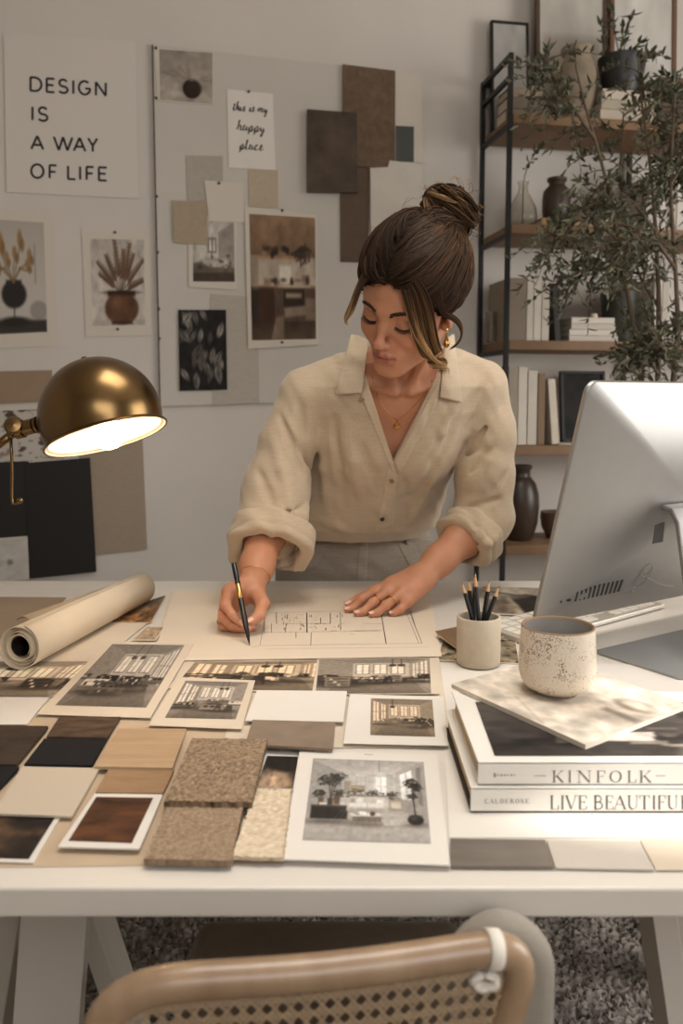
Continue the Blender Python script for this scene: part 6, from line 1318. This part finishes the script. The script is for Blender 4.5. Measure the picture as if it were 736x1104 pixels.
MB().lathe([(.0443, hm-.0008), (.0438, hm+.0006), (.0428, hm+.0010), (.0418, hm+.0002), (.0414, hm-.002)], mc, (0, 0, 1), 72).build('rim', mat('bare_clay_rim', (136, 106, 78), .6), mug, True)
MB().lathe([(.0414, hm-.002), (.0420, .05), (.0430, .03), (.0380, .012), (.025, .0065), (.0005, .006)], mc, (0, 0, 1), 72).build('inside', mat('grey_glaze', (150, 146, 140), .25, noise=.08, nscale=40), mug, True)
# ================================================================== open shelf behind the woman
M_black = mat('black_steel', (30, 28, 27), .5, .3); M_wood = mat('shelf_oak', (138, 106, 74), .6, col2=(114, 85, 57), nscale=4, stretch=(1, 1, 1), bump=.1, bscale=30)
SD = .24; Sb = at_wall(516.5, 400, .02)[:2]
def sp(px, d, z):
    """spot on the shelf seen at px, d metres out from its back"""
    P = at_wall(px, 430, .02+d); return np.array([P[0], P[1], z])
S3 = np.array([Sb[0], Sb[1], 0]); SW = 1.0
shelf = thing('shelf', 'tall black steel shelf with oak boards behind the woman', 'shelf', S3+WU*.5+WN*.12)
fp = S3+WN*SD; zB = [at_depth(549, y, fp[1])[2] for y in (121, 240.5, 366.5, 481, 589)]
ztop = at_depth(549, 57, fp[1])[2]; t_ = .0145
def post(a, d, z1, z0=0.): MB().box(S3+WU*a+WN*d+np.array([0, 0, (z0+z1)/2]), (t_, t_, z1-z0), WU, -WN).build('post', M_black, shelf, bevel=.0015)
for a in (0, SW): post(a, 0, ztop); post(a, SD, ztop)
post(.52, 0, ztop)
for z in zB:
    MB().box(S3+WU*SW/2+WN*SD/2+np.array([0, 0, z-.0145]), (SW-.022, SD-.004, .029), WU, -WN).build('shelf_board', M_wood, shelf, bevel=.002)
    for a in (0, SW): MB().box(S3+WU*a+WN*SD/2+np.array([0, 0, z-.036]), (t_*.8, SD-t_, .014), WU, -WN).build('side_bar', M_black, shelf)
for a in (0, SW):
    for z in (ztop-.008, zB[0]+.10): MB().box(S3+WU*a+WN*SD/2+np.array([0, 0, z]), (t_*.8, SD-t_, .014), WU, -WN).build('side_bar', M_black, shelf)
MB().box(S3+WU*SW/2+np.array([0, 0, ztop-.008]), (SW, t_*.7, .014), WU, -WN).build('back_bar', M_black, shelf)
def hgt(py, P): return P[2]+0 if py is None else CAM_H+(at_depth(368, py, P[1])[2]-CAM_H)
def sized(px0, px1, d, z, py):
    a, b = sp(px0, d, z), sp(px1, d, z); c = (a+b)/2; return c, np.linalg.norm(b-a), hgt(py, c)-z
M_pg = mat('book_pages', (208, 196, 176), .9)
def upright(label, px0, px1, py, z, rgb, dep=.17, lean=0, cat='book', d0=.03, grp='books on the shelf'):
    c, w, h = sized(px0, px1, d0+dep, z, py); c = c-WN*dep/2+WN*0; t = thing('book', label, cat, c, grp); m_ = mat('book_cloth', rgb, .75, noise=.05, nscale=25)
    ca, sa = math.cos(lean), math.sin(lean); uu = WU*ca+np.array([0, 0, -sa]); up = np.array([0, 0, ca])+WU*sa; cc_ = c+np.array([0, 0, .001+abs(sa)*w/2]); k = .0022
    b = MB(); b.box(cc_-uu*(w/2-k/2)+up*h/2, (k, dep, h), uu, -WN, up); b.box(cc_+uu*(w/2-k/2)+up*h/2, (k, dep, h), uu, -WN, up); b.box(cc_+WN*(dep/2-k/2)+up*h/2, (w-.0002, k, h), uu, -WN, up); b.build('cover', m_, t, bevel=.0006)
    MB().box(cc_+up*h/2-WN*.002, (w-2*k-.0004, dep-.008, h-.008), uu, -WN, up).build('pages', M_pg, t); return t
def flatbook(label, px0, px1, z, th, rgb, dep=.16, d0=.04, rot_=0, grp='books on the shelf', name='book', cat='book'):
    c, w, _ = sized(px0, px1, d0+dep, z, None); c = c-WN*dep/2; t = thing(name, label, cat, c, grp); m_ = mat('book_cloth', rgb, .75, noise=.05, nscale=25); u = WU*math.cos(rot_)+WN*math.sin(rot_); v = np.cross([0, 0, 1], u); k = .002
    b = MB(); b.box(c+np.array([0, 0, k/2]), (w, dep, k), u, v); b.box(c+np.array([0, 0, th-k/2]), (w, dep, k), u, v); b.box(c-v*(dep/2-k/2)+np.array([0, 0, th/2]), (w, k, th-.0002), u, v); b.build('cover', m_, t, bevel=.0005)
    MB().box(c+np.array([0, 0, th/2])+v*.001, (w-.008, dep-.007, th-2*k-.0004), u, v).build('pages', M_pg, t); return z+th+.0003
def pot(name, label, cat, px0, px1, d, z, prof, m_, n=40, hscale=None):
    c, w, _ = sized(px0, px1, d, z, None); s = w/2; b = MB().lathe([(r*s, h*s) for r, h in prof], c+np.array([0, 0, .0008]), (0, 0, 1), n); o = b.build(name, m_, None, True, angle=50); o.location = (0, 0, 0); return tag(o, label, cat), c, s
# --- top board
z = zB[0]
def leanframe(label, px0, px1, py, d, z, frame_m, paint, fw_=.010, name='framed_picture', fr=True):
    c, w, h = sized(px0, px1, d, z, py); t = thing(name, label, 'picture', c); tl_ = math.atan2(.025, h); up = np.array([0, 0, math.cos(tl_)])-WN*math.sin(tl_); c = c+np.array([0, 0, .002+fw_*.6]); nn = np.cross(WU, up); nn = nn if nn@WN > 0 else -nn
    q = [c-WU*w/2+up*h, c+WU*w/2+up*h, c+WU*w/2, c-WU*w/2]; slab('canvas', [a+nn*.004 for a in q], .006, M_wpaper, t); picture([a+nn*.004 for a in q], paint, t, .0005, m_=M_printm)
    b = MB()
    for a0, b0 in ((q[0], q[1]), (q[1], q[2]), (q[2], q[3]), (q[3], q[0])):
        dv = (b0-a0)/np.linalg.norm(b0-a0); b.box((a0+b0)/2+nn*.002, (np.linalg.norm(b0-a0)+fw_, fw_, .018), dv, np.cross(nn, dv), nn)
    b.build('frame', frame_m, t, bevel=.001); return t
p = Paint(20, 40, (176, 172, 166)); p.noise(4, .03, 2)
leanframe('thin dark frame with a pale picture leaning at the left end of the top board', 526, 563, 24, .045, z, M_black, p, .007)
p = Paint(50, 60, (188, 182, 172)); p.rect(.08, .40, .92, 1, (158, 148, 136), 1, .03); p.noise(4, .03, 2)
leanframe('large pale canvas in a dark frame leaning behind the beige urn', 573, 643, -30, .062, z, mat('dark_wood_frame', (84, 64, 48), .5), p, .012)
p = Paint(40, 60, (198, 193, 184)); p.noise(4, .03, 3)
leanframe('tall pale picture in a brown frame behind the black bowl', 650, 715, -40, .072, z, mat('brown_wood_frame', (112, 78, 54), .5), p, .014)
zt = z+.0006
for k, (a, b, th, c) in enumerate([(540, 580, .040, (128, 112, 94)), (541, 579, .036, (112, 98, 83)), (542, 578, .028, (138, 122, 103))]):
    zt = flatbook(['thick taupe book at the bottom of the stack on the top board\'s left end', 'dusky brown book in the middle of the stack on the top board\'s left end', 'tan book on top of the stack on the top board\'s left end'][k], a, b, zt, th, c, .09, .062)
M_urn = mat('beige_terracotta', (142, 127, 108), .95, noise=.25, nscale=14, bump=.3, bscale=40)
pot('urn', 'large rough beige urn on the top board', 'vase', 594, 632, .165, z, [(.01, 0), (.60, 0), (.66, .08), (.80, .5), (.96, 1.2), (1.0, 1.9), (.97, 2.5), (.86, 2.95), (.72, 3.2), (.68, 3.3), (.70, 3.42), (.78, 3.5), (.82, 3.66), (.80, 3.78), (.72, 3.8), (.62, 3.6), (.6, 3.2), (.01, 3.1)], M_urn)
zt = z+.0006
for k, (a, b, c) in enumerate([(639, 698, (186, 174, 156)), (640, 695, (172, 159, 140)), (641, 693, (194, 182, 164))]):
    zt = flatbook(['pale book at the bottom of the stack under the black bowl', 'sand-coloured middle book of the stack under the black bowl', 'cream book directly under the black bowl'][k], a, b, zt, .030, c, .13, .10)
bw, bc2, bs2 = pot('plant_bowl', 'black bowl holding a leafy sprig on the top board', 'pot', 637, 683, .165, zt, [(.01, 0), (.66, 0), (.72, .06), (.86, .7), (.95, 1.3), (1.0, 1.42), (1.0, 1.55), (.93, 1.56), (.88, 1.3), (.01, 1.2)], mat('black_ceramic', (38, 35, 33), .45))
M_wick = mat('dark_wicker', (92, 76, 60), .9, noise=.35, nscale=50, bump=.8, bscale=150, bdist=.004)
c, w, h = sized(692, 760, .20, z, 80); b = MB(); cb = c-WN*.015; hh = .135
for k in range(9): b.box(cb+np.array([0, 0, .008+k*hh/9]), (w*(1+.004*(k % 2)), .11+.006*(k % 2), hh/9-.0012), WU, -WN)
tag(b.build('wicker_basket', M_wick, None, bevel=.003), 'brown wicker basket at the right end of the top board', 'basket')
# --- second board
z = zB[1]
M_gl = glass_mat('clear_glass', (236, 234, 228))
vs_, vc, vsz = pot('glass_vase', 'round clear glass vase with a single sprig on the second board', 'vase', 545, 574, .13, z, [(.01, .02), (.6, .02), (.92, .35), (1.0, .9), (.93, 1.5), (.62, 2.15), (.36, 2.6), (.30, 3.0), (.40, 3.35), (.37, 3.36), (.27, 3.0), (.33, 2.6), (.58, 2.15), (.88, 1.5), (.95, .9), (.86, .38), (.55, .09), (.01, .09)], M_gl)
pot('stoneware_bottle', 'dark brown stoneware bottle on the second board', 'vase', 581, 609, .14, z+.0276, [(.01, 0), (.80, 0), (.9, .1), (1.0, .8), (1.0, 1.7), (.92, 2.2), (.62, 2.5), (.56, 2.6), (.56, 2.8), (.68, 2.86), (.70, 3.05), (.60, 3.1), (.45, 3.0), (.01, 2.4)], mat('brown_glaze', (70, 56, 44), .4))
flatbook('wide tan book under the dark stoneware bottle', 580, 612, z+.0006, .0265, (176, 138, 92), .15, .06)
zt = flatbook('tan book at the bottom of the pair on the second board', 614, 660, z+.0006, .032, (178, 148, 108), .14, .06); flatbook('olive brown book on top of the pair on the second board', 614, 634, zt, .036, (98, 84, 66), .12, .07)
for k, (a, b, y, c) in enumerate([(690, 700, 190, (196, 188, 176)), (700.5, 712, 186, (206, 198, 186)), (712.5, 722, 192, (182, 172, 158)), (722.5, 735, 188, (204, 196, 184))]): upright(['pale upright book on the second board, leftmost behind the tree', 'tallest white upright book on the second board behind the tree', 'narrow greyish upright book on the second board behind the tree', 'white upright book on the second board at the right edge behind the tree'][k], a, b, y, z, c)
# --- third board
z = zB[2]
pot('glass_tumbler', 'clear glass tumbler at the left end of the third board', 'glass', 522, 534, .10, z, [(.01, .02), (.78, .02), (.95, 2.6), (1, 5.2), (.95, 5.2), (.9, 2.6), (.72, .2), (.01, .2)], M_gl)
for k, (a, b, y, c, l) in enumerate([(545.5, 565.5, 300, (138, 124, 108), 0), (566, 573, 297.5, (208, 198, 184), 0), (573.5, 581.5, 303, (214, 205, 192), 0), (582, 590, 303.5, (204, 194, 180), 0), (597, 603, 306, (58, 55, 54), -.08)]):
    upright(['broad taupe book standing on the third board', 'first narrow white book right of the broad taupe one', 'second white book right of the broad taupe one, middle of three', 'third white book right of the broad taupe one', 'dark grey book leaning against the white ones on the third board'][k], a, b, y, z, c, lean=l)
zt = z+.0006
for k, (a, b, c) in enumerate([(612, 664, (204, 194, 181)), (612, 662, (214, 205, 192)), (614, 661, (200, 190, 177)), (614, 660, (212, 203, 190))]): zt = flatbook(['bottom white book of the flat stack on the third board', 'second white book from the bottom of the third board\'s stack', 'third white book from the bottom of the third board\'s stack', 'white book under the small candle on the third board'][k], a, b, zt, .0185, c, .14, .07)
cd, cdc, _ = pot('candle', 'small candle on the stack of white books', 'candle', 634, 641, .16, zt, [(.01, 0), (.9, 0), (1, .1), (1, 1.3), (.9, 1.4), (.01, 1.35)], mat('wax', (232, 220, 196), .5, sss=.2))
pot('dark_planter', 'dark green-black planter on the third board behind the tree trunk', 'pot', 646, 682, .13, z, [(.01, 0), (.72, 0), (.78, .1), (.95, 2.2), (1, 2.4), (1, 2.75), (.92, 2.75), (.88, 2.3), (.01, 2.2)], mat('dark_glaze', (54, 55, 46), .5))
for k, (a, b, y, c) in enumerate([(702, 710, 299, (206, 198, 186)), (710.5, 717, 303, (188, 178, 164))]): upright(['tall white book right of the dark planter', 'shorter grey-white book right of the dark planter'][k], a, b, y, z, c)
# --- fourth board
z = zB[3]
for k, (a, b, y, c, l) in enumerate([(548, 558, 395, (158, 146, 130), 0), (558.5, 568, 396, (206, 196, 182), 0), (569, 579, 400, (198, 188, 174), 0), (580, 587.5, 402.5, (128, 104, 80), 0), (596, 604, 409, (204, 192, 174), -.09)]):
    upright(['taupe book first from the left on the fourth board', 'tall white book second from the left on the fourth board', 'white book beside the brown one on the fourth board', 'brown book on the fourth board', 'cream book leaning on the brown one on the fourth board'][k], a, b, y, z, c, lean=l)
p = Paint(30, 36, (46, 44, 42)); p.noise(4, .1, 2)
leanframe('black picture frame leaning on the fourth board beside the screen', 607, 652, 404, .09, z, M_black, p, .010)
zt = flatbook('white book lying under the black frame on the fourth board', 604, 650, z+.0006, .004, (206, 196, 182), .08, .14, name='booklet', cat='booklet', grp=None)
# --- fifth board
z = zB[4]
pot('dark_vase', 'big dark brown shouldered vase on the lowest board', 'vase', 543, 582, .13, z, [(.01, 0), (.62, 0), (.70, .12), (.92, .9), (1.0, 1.8), (.97, 2.4), (.80, 3.0), (.56, 3.3), (.50, 3.4), (.50, 3.7), (.60, 3.8), (.60, 3.95), (.48, 3.97), (.42, 3.7), (.01, 3.2)], mat('dark_brown_glaze', (62, 48, 38), .35, noise=.15, nscale=18))
pot('wooden_bowl', 'brown bowl right of the dark vase on the lowest board', 'bowl', 586, 618, .12, z, [(.01, 0), (.5, 0), (.6, .08), (.9, .7), (1, 1.3), (.97, 1.7), (.9, 1.68), (.9, 1.25), (.01, .4)], mat('bowl_wood', (98, 76, 56), .6, noise=.2, nscale=14))
# ================================================================== plants
M_leaf = mat('olive_leaf', (88, 92, 68), .55, attr=True, spec=.35); M_bark_ = mat('bark', (96, 80, 62), .85, noise=.2, nscale=60)
def leaves(pos, dirs, L, W_, seed, c0=(60, 62, 47), c1=(118, 117, 94)):
    r = np.random.default_rng(seed); n = len(pos); d = dirs/np.linalg.norm(dirs, axis=1)[:, None]; rnd = r.normal(0, 1, (n, 3)); s = np.cross(d, rnd); s /= np.linalg.norm(s, axis=1)[:, None]; u = np.cross(s, d)
    L = L*r.uniform(.6, 1.2, n)[:, None]; W_ = W_*r.uniform(.7, 1.2, n)[:, None]
    pts = [pos, pos+d*L*.35+s*W_+u*W_*.5, pos+d*L*.45-u*W_*.15, pos+d*L*.35-s*W_+u*W_*.5, pos+d*L*.72+s*W_*.7+u*W_*.2-u*L*.04, pos+d*L*.72-s*W_*.7+u*W_*.2-u*L*.04, pos+d*L-u*L*.12]
    V_ = np.stack(pts, 1).reshape(-1, 3); b = np.arange(n)[:, None]*7
    F_ = np.concatenate([b+np.array([[0, 1, 2, 2]]), b+np.array([[0, 2, 3, 3]]), b+np.array([[1, 4, 6, 2]]), b+np.array([[2, 6, 5, 3]])]); t = r.beta(1.6, 2.2, n)[:, None]; c = lin(c0)*(1-t)+lin(c1)*t
    return V_, [tuple(dict.fromkeys(f)) for f in F_.tolist()], np.repeat(c, 7, 0)
TY = 2.30; rt = np.random.default_rng(12)
tree = thing('olive_tree', 'tall airy olive tree in front of the shelf, behind the computer', 'tree', (.84, TY, 0))
stems = [[(703, 660, 0), (693, 412, 0), (684, 360, .0), (675, 308, .02), (667, 260, .02), (655, 200, 0), (641, 150, -.03), (628, 105, -.04), (620, 70, -.04)], [(706, 660, .03), (709, 410, .05), (710, 320, .06), (707, 250, .05), (700, 170, .02), (690, 100, .02), (688, 60, .02)],
         [(712, 660, -.02), (723, 430, -.03), (731, 360, -.04), (728, 290, -.03), (722, 200, -.05), (726, 120, -.04), (730, 80, -.04)], [(667, 260, .02), (645, 240, -.02), (618, 236, -.05), (600, 255, -.07), (588, 280, -.08)],         [(641, 150, -.03), (615, 112, -.04), (597, 84, -.05), (586, 62, -.05)], [(675, 308, .02), (655, 288, .05), (632, 292, .08), (612, 306, .09)], [(709, 330, .06), (690, 300, .1), (672, 240, .1), (668, 180, .08), (672, 120, .08)], [(710, 405, .05), (698, 385, .02), (690, 372, 0)],
         [(707, 250, .05), (680, 215, .0), (650, 215, -.06), (630, 225, -.07)], [(728, 290, -.03), (708, 260, -.1), (690, 250, -.14), (672, 262, -.15)], [(722, 200, -.05), (745, 160, -.02), (760, 120, 0)], [(731, 360, -.04), (750, 330, -.03), (765, 300, 0)], [(690, 130, .02), (712, 100, .04), (738, 96, .06)], [(731, 400, -.04), (712, 375, -.09), (704, 360, -.1)], [(700, 170, .02), (728, 176, .06), (748, 190, .08)]]
tb = MB(); LP, LD = [], []
def smooth(P, n):
    P = np.array(P); k = np.linspace(0, len(P)-1, n); Q = np.stack([np.interp(k, np.arange(len(P)), P[:, i]) for i in range(3)], 1)
    for _ in range(4): Q[1:-1] = (Q[:-2]+2*Q[1:-1]+Q[2:])/4
    return Q
for si, st in enumerate(stems):
    Q = smooth([at_depth(x, y, TY+dy) for x, y, dy in st], 40); main = si < 3
    if main: Q = np.concatenate([[np.array([.84+.02*si-.02, TY+.01*si, .30])], Q[1:]])
    tb.tube(Q, np.linspace(.0095 if main else .005, .0022, len(Q)), 8)
    for k in range(12 if main else 5, len(Q)):
        if main and k < 20 and rt.random() < .8: continue
        for _ in range(int(rt.random() < .80)):
            d = (Q[min(k+1, len(Q)-1)]-Q[k-1]); d /= np.linalg.norm(d); d = d*.4+rt.normal(0, .75, 3)+np.array([-.15, 0, .05]); d /= np.linalg.norm(d); L = rt.uniform(.06, .16); a = Q[k]; n = 9
            T_ = [a+d*L*t+np.array([0, 0, -.06*t*t]) for t in np.linspace(0, 1, n)]; tb.tube(T_, np.linspace(.0018, .0007, n), 4, caps=False)
            for j in range(2, n):
                for _ in range(2):
                    e = d*.7+rt.normal(0, .6, 3); LP.append(T_[j]); LD.append(e)
tb.build('branches', M_bark_, tree, True)
Vl, Fl, Cl = leaves(np.array(LP), np.array(LD), .028, .0044, 3); mesh_np('foliage', Vl, Fl, M_leaf, tree, True, Cl)
MB().lathe([(.0005, .0), (.125, .0), (.135, .01), (.165, .30), (.170, .33), (.162, .335), (.152, .30), (.0005, .29)], (.84, TY, .0008), (0, 0, 1), 48).build('pot', M_conc, tree, True, angle=50)
def sprig(label, name, base, stems_, seed, L=.034, W_=.0062, k0=3, cat='plant'):
    t = thing(name, label, cat, base); b = MB(); P, D = [], []; r = np.random.default_rng(seed)
    for st in stems_:
        Q = smooth(st, 14); b.tube(Q, np.linspace(.0024, .0009, 14), 6)
        for k in range(k0, 14):
            for _ in range(2): d = Q[min(13, k+1)]-Q[k-1]; d /= np.linalg.norm(d); P.append(Q[k]); D.append(d*.6+r.normal(0, .6, 3))
    b.build('stems', M_bark_, t, True); v, f, c = leaves(np.array(P), np.array(D), L, W_, seed); mesh_np('leaves', v, f, M_leaf, t, True, c)
bp = bc2+np.array([0, 0, bs2*1.32]); Yb = bp[1]
sprig('leafy sprig growing from the black bowl on the top board', 'potted_sprig', bp, [[bp, at_depth(663, 40, Yb), at_depth(660, 10, Yb)], [bp+(.01, 0, 0), at_depth(672, 45, Yb-.02), at_depth(682, 15, Yb-.02)], [bp, at_depth(676, 60, Yb), at_depth(690, 45, Yb)], [bp, at_depth(652, 48, Yb), at_depth(648, 25, Yb)], [bp, at_depth(680, 70, Yb-.05), at_depth(697, 62, Yb-.06)], [bp, at_depth(668, 60, Yb-.05), at_depth(672, 30, Yb-.06)]], 5, k0=7)
vb = vc+np.array([0, 0, .012]); Yv = vb[1]
sprig('single leafy sprig standing in the clear glass vase', 'cut_sprig', vb, [[vb, vc+np.array([0, 0, vsz*2.7]), vc+np.array([0, 0, vsz*3.6]), at_depth(572, 170, Yv), at_depth(584, 158, Yv)]], 8, .03, .008, 8)
# ================================================================== chair in front of the desk
M_rattan = mat('bent_wood', (160, 134, 106), .36, col2=(134, 107, 82), nscale=5, stretch=(6, 2, 2), coat=.2); M_cane = mat('cane', (166, 142, 113), .6, noise=.15, nscale=90)
M_seat = weave('seat_linen', (112, 95, 78), (126, 108, 90), 500, .3, .95)
chair = thing('cane_chair', 'cane-backed bent wood chair at the front of the desk', 'chair', (-.01, .86, .0))
FL = .0285
rail = [np.array([-.143, .590, FL]), np.array([-.152, .582, .25]), np.array([-.158, .572, .46]), np.array([-.164, .560, .62])]+[at_depth(x, y, Y) for x, y, Y in ((100, 1118, .552), (107, 1098, .552), (122, 1079, .553), (148, 1065, .555), (190, 1058.5, .559), (250, 1055, .565), (320, 1050.5, .573), (400, 1042, .582), (460, 1033, .590), (515, 1024, .598), (545, 1020, .602), (559, 1023, .605), (564, 1036, .606), (558, 1060, .606), (545, 1104, .604))]+[np.array([.108, .600, .64]), np.array([.106, .598, .46]), np.array([.114, .598, .25]), np.array([.12, .600, FL])]
def rs_(P, n):
    P = np.array(P); s = np.concatenate([[0], np.cumsum(np.linalg.norm(np.diff(P, axis=0), axis=1))]); t = np.linspace(0, s[-1], n); Q = np.stack([np.interp(t, s, P[:, i]) for i in range(3)], 1)
    for _ in range(6): Q[1:-1] = (Q[:-2]+2*Q[1:-1]+Q[2:])/4
    return Q
RQ = rs_(rail, 200); MB().tube(RQ, .0128, 20).build('back_frame', M_rattan, chair, True)
low = rs_([np.array([-.158, .572, .50]), np.array([-.03, .580, .495]), np.array([.106, .598, .50])], 30); MB().tube(low, .010, 14).build('lower_rail', M_rattan, chair, True)
# cane: verticals, horizontals and diagonals woven between the rails
tops = [at_depth(x, y, Y) for x, y, Y in ((112, 1106, .553), (128, 1086, .554), (152, 1073, .556), (190, 1067, .559), (250, 1063, .565), (320, 1059, .573), (400, 1050, .582), (460, 1041, .590), (515, 1032, .598), (545, 1030, .602), (556, 1036, .605))]
TQ = rs_(tops, 60); bots = rs_([np.array([-.153, .572, .50]), np.array([-.03, .580, .495]), np.array([.102, .598, .50])], 60); NU, NV = 27, 20
def cp(u, v):
    k = np.clip(u, 0, 1)*59; i = min(58, int(k)); f = k-i; a = TQ[i]*(1-f)+TQ[i+1]*f; b = bots[i]*(1-f)+bots[i+1]*f; return a+(b-a)*v
cb_ = MB(); wv = .0012; CN = np.array([-.06, -1, .15])
def strip(P, w, lift): ribbon(cb_, [p+CN*lift for p in P], w, CN)
for i in range(NU+1):
    for o in (-.10, .10): strip([cp((i+o)/NU, v) for v in np.linspace(0, 1, 24)], wv, .0003)
for j in range(NV+1):
    for o in (-.10, .10): strip([cp(u, np.clip((j+o)/NV, 0, 1)) for u in np.linspace(0, 1, 60)], wv, .0010)
for s_ in range(-NV, NU+1):
    for sg in (1, -1):
        P = []
        for j in np.linspace(0, NV, 50):
            i = (s_+j+.5) if sg > 0 else (s_+NV-j+.5)
            if 0 <= i <= NU: P.append(cp(i/NU, j/NV))
        if len(P) > 3: strip(P, .0013, .0017)
cn = cb_.build('cane_panel', M_cane, chair); m_ = cn.modifiers.new('s', 'SOLIDIFY'); m_.thickness = .0006; m_.offset = 0
MB().tube(TQ+CN*.002, .0026, 8).build('cane_edging', M_cane, chair, True)
st_ = SDF()
def seatf(P):
    q = np.abs(P-np.array([-.015, .865, .435], np.float32))-np.array([.185, .232, .028], np.float32)+.030; return (np.sqrt((np.maximum(q, 0)**2).sum(1))+np.minimum(q.max(1), 0)-.030-.006*np.exp(-((P[:, 0]+.015)**2+(P[:, 1]-.865)**2)/.02)).astype(np.float32)
st_.add(seatf, (-.015, .865, .435), .34, .001); Vq, Fq = surface(st_, (-.25, .60, .38), (.22, 1.13, .50), .006); mesh_np('seat', Vq, Fq, M_seat, chair)
MB().box((-.015, .855, .396), (.34, .46, .022)).build('seat_frame', M_rattan, chair, bevel=.008)
for x in (-.16, .13): MB().tube([(x, 1.06, .40), (x*1.06, 1.08, FL)], [.014, .011], 14).build('leg', M_rattan, chair, True)
# white tie round the right end of the rail
M_tie = mat('white_tape', (216, 208, 196), .6); i0 = int(np.argmin(np.linalg.norm(RQ-at_depth(527, 1022, .599), axis=1))); tv = RQ[i0+1]-RQ[i0-1]; tv /= np.linalg.norm(tv)
tie = thing('cable_tie', 'white tie knotted round the right end of the chair\'s top rail', 'tie', RQ[i0])
MB().lathe([(.0131, -.0055), (.0145, -.0055), (.0148, 0), (.0145, .0055), (.0131, .0055)], RQ[i0], tv, 40, close=True).build('band', M_tie, tie, True)
kn_ = MB(); k0 = RQ[i0]+np.array([-.004, -.006, -.0215])
for a0, s1, s2 in ((0, .010, .006), (1.9, .008, .007), (3.6, .009, .005)):
    kn_.tube([k0+np.array([s1*math.cos(t+a0)-.002, .002*math.sin(t*2), s2*math.sin(t+a0)*.8]) for t in np.linspace(0, 6.0, 22)], .0026, 8)
kn_.build('knot', M_tie, tie, True)
cu = SDF(); c0_, c1_ = at_depth(482, 1050, .634)[0], at_depth(603, 1060, .634)[0]; CUX, CUW = (c0_+c1_)/2, (c1_-c0_)/2; c0_ = at_depth(540, 984, .648)[2]; CUZ, CUH = (c0_+.470)/2, (c0_-.470)/2
def cushf(P):
    q = np.abs(P-np.array([CUX, .6505, CUZ], np.float32))-np.array([.078, .016, .1405], np.float32); x = np.maximum(np.abs(P[:, 0]-CUX)-(CUW-.050), 0); zt2 = np.maximum(np.abs(P[:, 2]-CUZ)-(CUH-.050), 0); r = np.sqrt(x*x+zt2*zt2)-.050; y = np.abs(P[:, 1]-.6505)-.016; a = np.maximum(r, -1)+.016; b = y+.016
    return (np.sqrt(np.maximum(a, 0)**2+np.maximum(b, 0)**2)+np.minimum(np.maximum(a, b), 0)-.016).astype(np.float32)
cu.add(cushf, (CUX, .65, CUZ), .2, .001); Vq, Fq = surface(cu, (.0, .60, .44), (.26, .70, .81), .0035)
tag(mesh_np('cushion', Vq, Fq, weave('cushion_linen', (142, 134, 122), (148, 140, 128), 900, .3, .95)), 'beige linen cushion standing behind the right corner of the cane chair', 'cushion')
# ================================================================== light and camera
sc = bpy.context.scene
def area(name, loc, direction, e, sx, sy, col):
    l = bpy.data.lights.new(name, 'AREA'); l.shape = 'RECTANGLE'; l.size = sx; l.size_y = sy; l.energy = e; l.color = col; o = bpy.data.objects.new(name, l); link(o); o.location = loc
    o.rotation_euler = Vector(direction).to_track_quat('-Z', 'Y').to_euler(); return o
M_panel = mat('white_panel', (232, 226, 214), .9)
struct(MB().box((RX1+.085, 1.22, 1.475), (.006, 1.6, 1.45)).build('window_1_sun_block', M_panel))  # unseen panel added to keep the sun out of the big opening
area('window_daylight', (RX1-.03, 1.22, 1.48), (-1, .05, -.10), 34, 1.5, 1.4, (1.0, .985, .96))
# added fill light behind the camera, with a made-up window frame and panel
fw2 = MB(); FX, FZ, FW, FH = .55, 1.65, 1.5, 1.3
for x, z, w, h in ((FX, FZ-FH/2, FW+.1, .06), (FX, FZ+FH/2, FW+.1, .06), (FX-FW/2, FZ, .06, FH), (FX+FW/2, FZ, .06, FH), (FX, FZ, .04, FH)): fw2.box((x, RY0+.02, z), (w, .04, h))
struct(fw2.build('front_fill_frame', M_white, bevel=.004)); struct(MB().box((FX, RY0+.004, FZ), (FW, .006, FH)).build('front_fill_panel', M_panel))
area('front_fill', (FX, RY0+.06, FZ), (-.1, 1, -.18), 21, 1.4, 1.2, (.97, .985, 1.0))
# added overhead light to brighten the desk, with a made-up fixture frame
MB().box((.30, 1.05, RZ1-.02), (1.1, .9, .03)).build('overhead_fill_frame', M_white, bevel=.004)['kind'] = 'structure'
area('overhead_fill', (.30, 1.05, RZ1-.045), (0, 0, -1), 8.0, 1.0, .8, (1.0, .95, .88)).data.spread = math.radians(105)
sun = bpy.data.lights.new('sun', 'SUN'); sun.energy = 4.5; sun.angle = math.radians(1.0); sun.color = (1, .97, .92); so = bpy.data.objects.new('sun', sun); link(so); so.rotation_euler = Vector((-.8, .25, -.55)).to_track_quat('-Z', 'Y').to_euler()
w = bpy.data.worlds.new('world'); sc.world = w; w.use_nodes = True; w.node_tree.nodes['Background'].inputs[0].default_value = (.75, .8, .9, 1); w.node_tree.nodes['Background'].inputs[1].default_value = .4
cam = bpy.data.cameras.new('camera'); co = bpy.data.objects.new('camera', cam); link(co); co.location = (0, 0, CAM_H); co.rotation_euler = (math.pi/2-PITCH, 0, 0)
cam.sensor_fit = 'VERTICAL'; cam.sensor_height = 36; cam.sensor_width = 24; cam.lens = 36*FPX/1104; cam.shift_y = -(552-CY0)/1104; cam.clip_start = .05; cam.clip_end = 60
cam.dof.use_dof = True; cam.dof.focus_distance = 1.28; cam.dof.aperture_fstop = 4.8
sc.camera = co
sc.view_settings.view_transform = 'Standard'; sc.view_settings.look = 'None'; sc.view_settings.gamma = 1; sc.view_settings.use_curve_mapping = False; sc.view_settings.exposure = 0.30
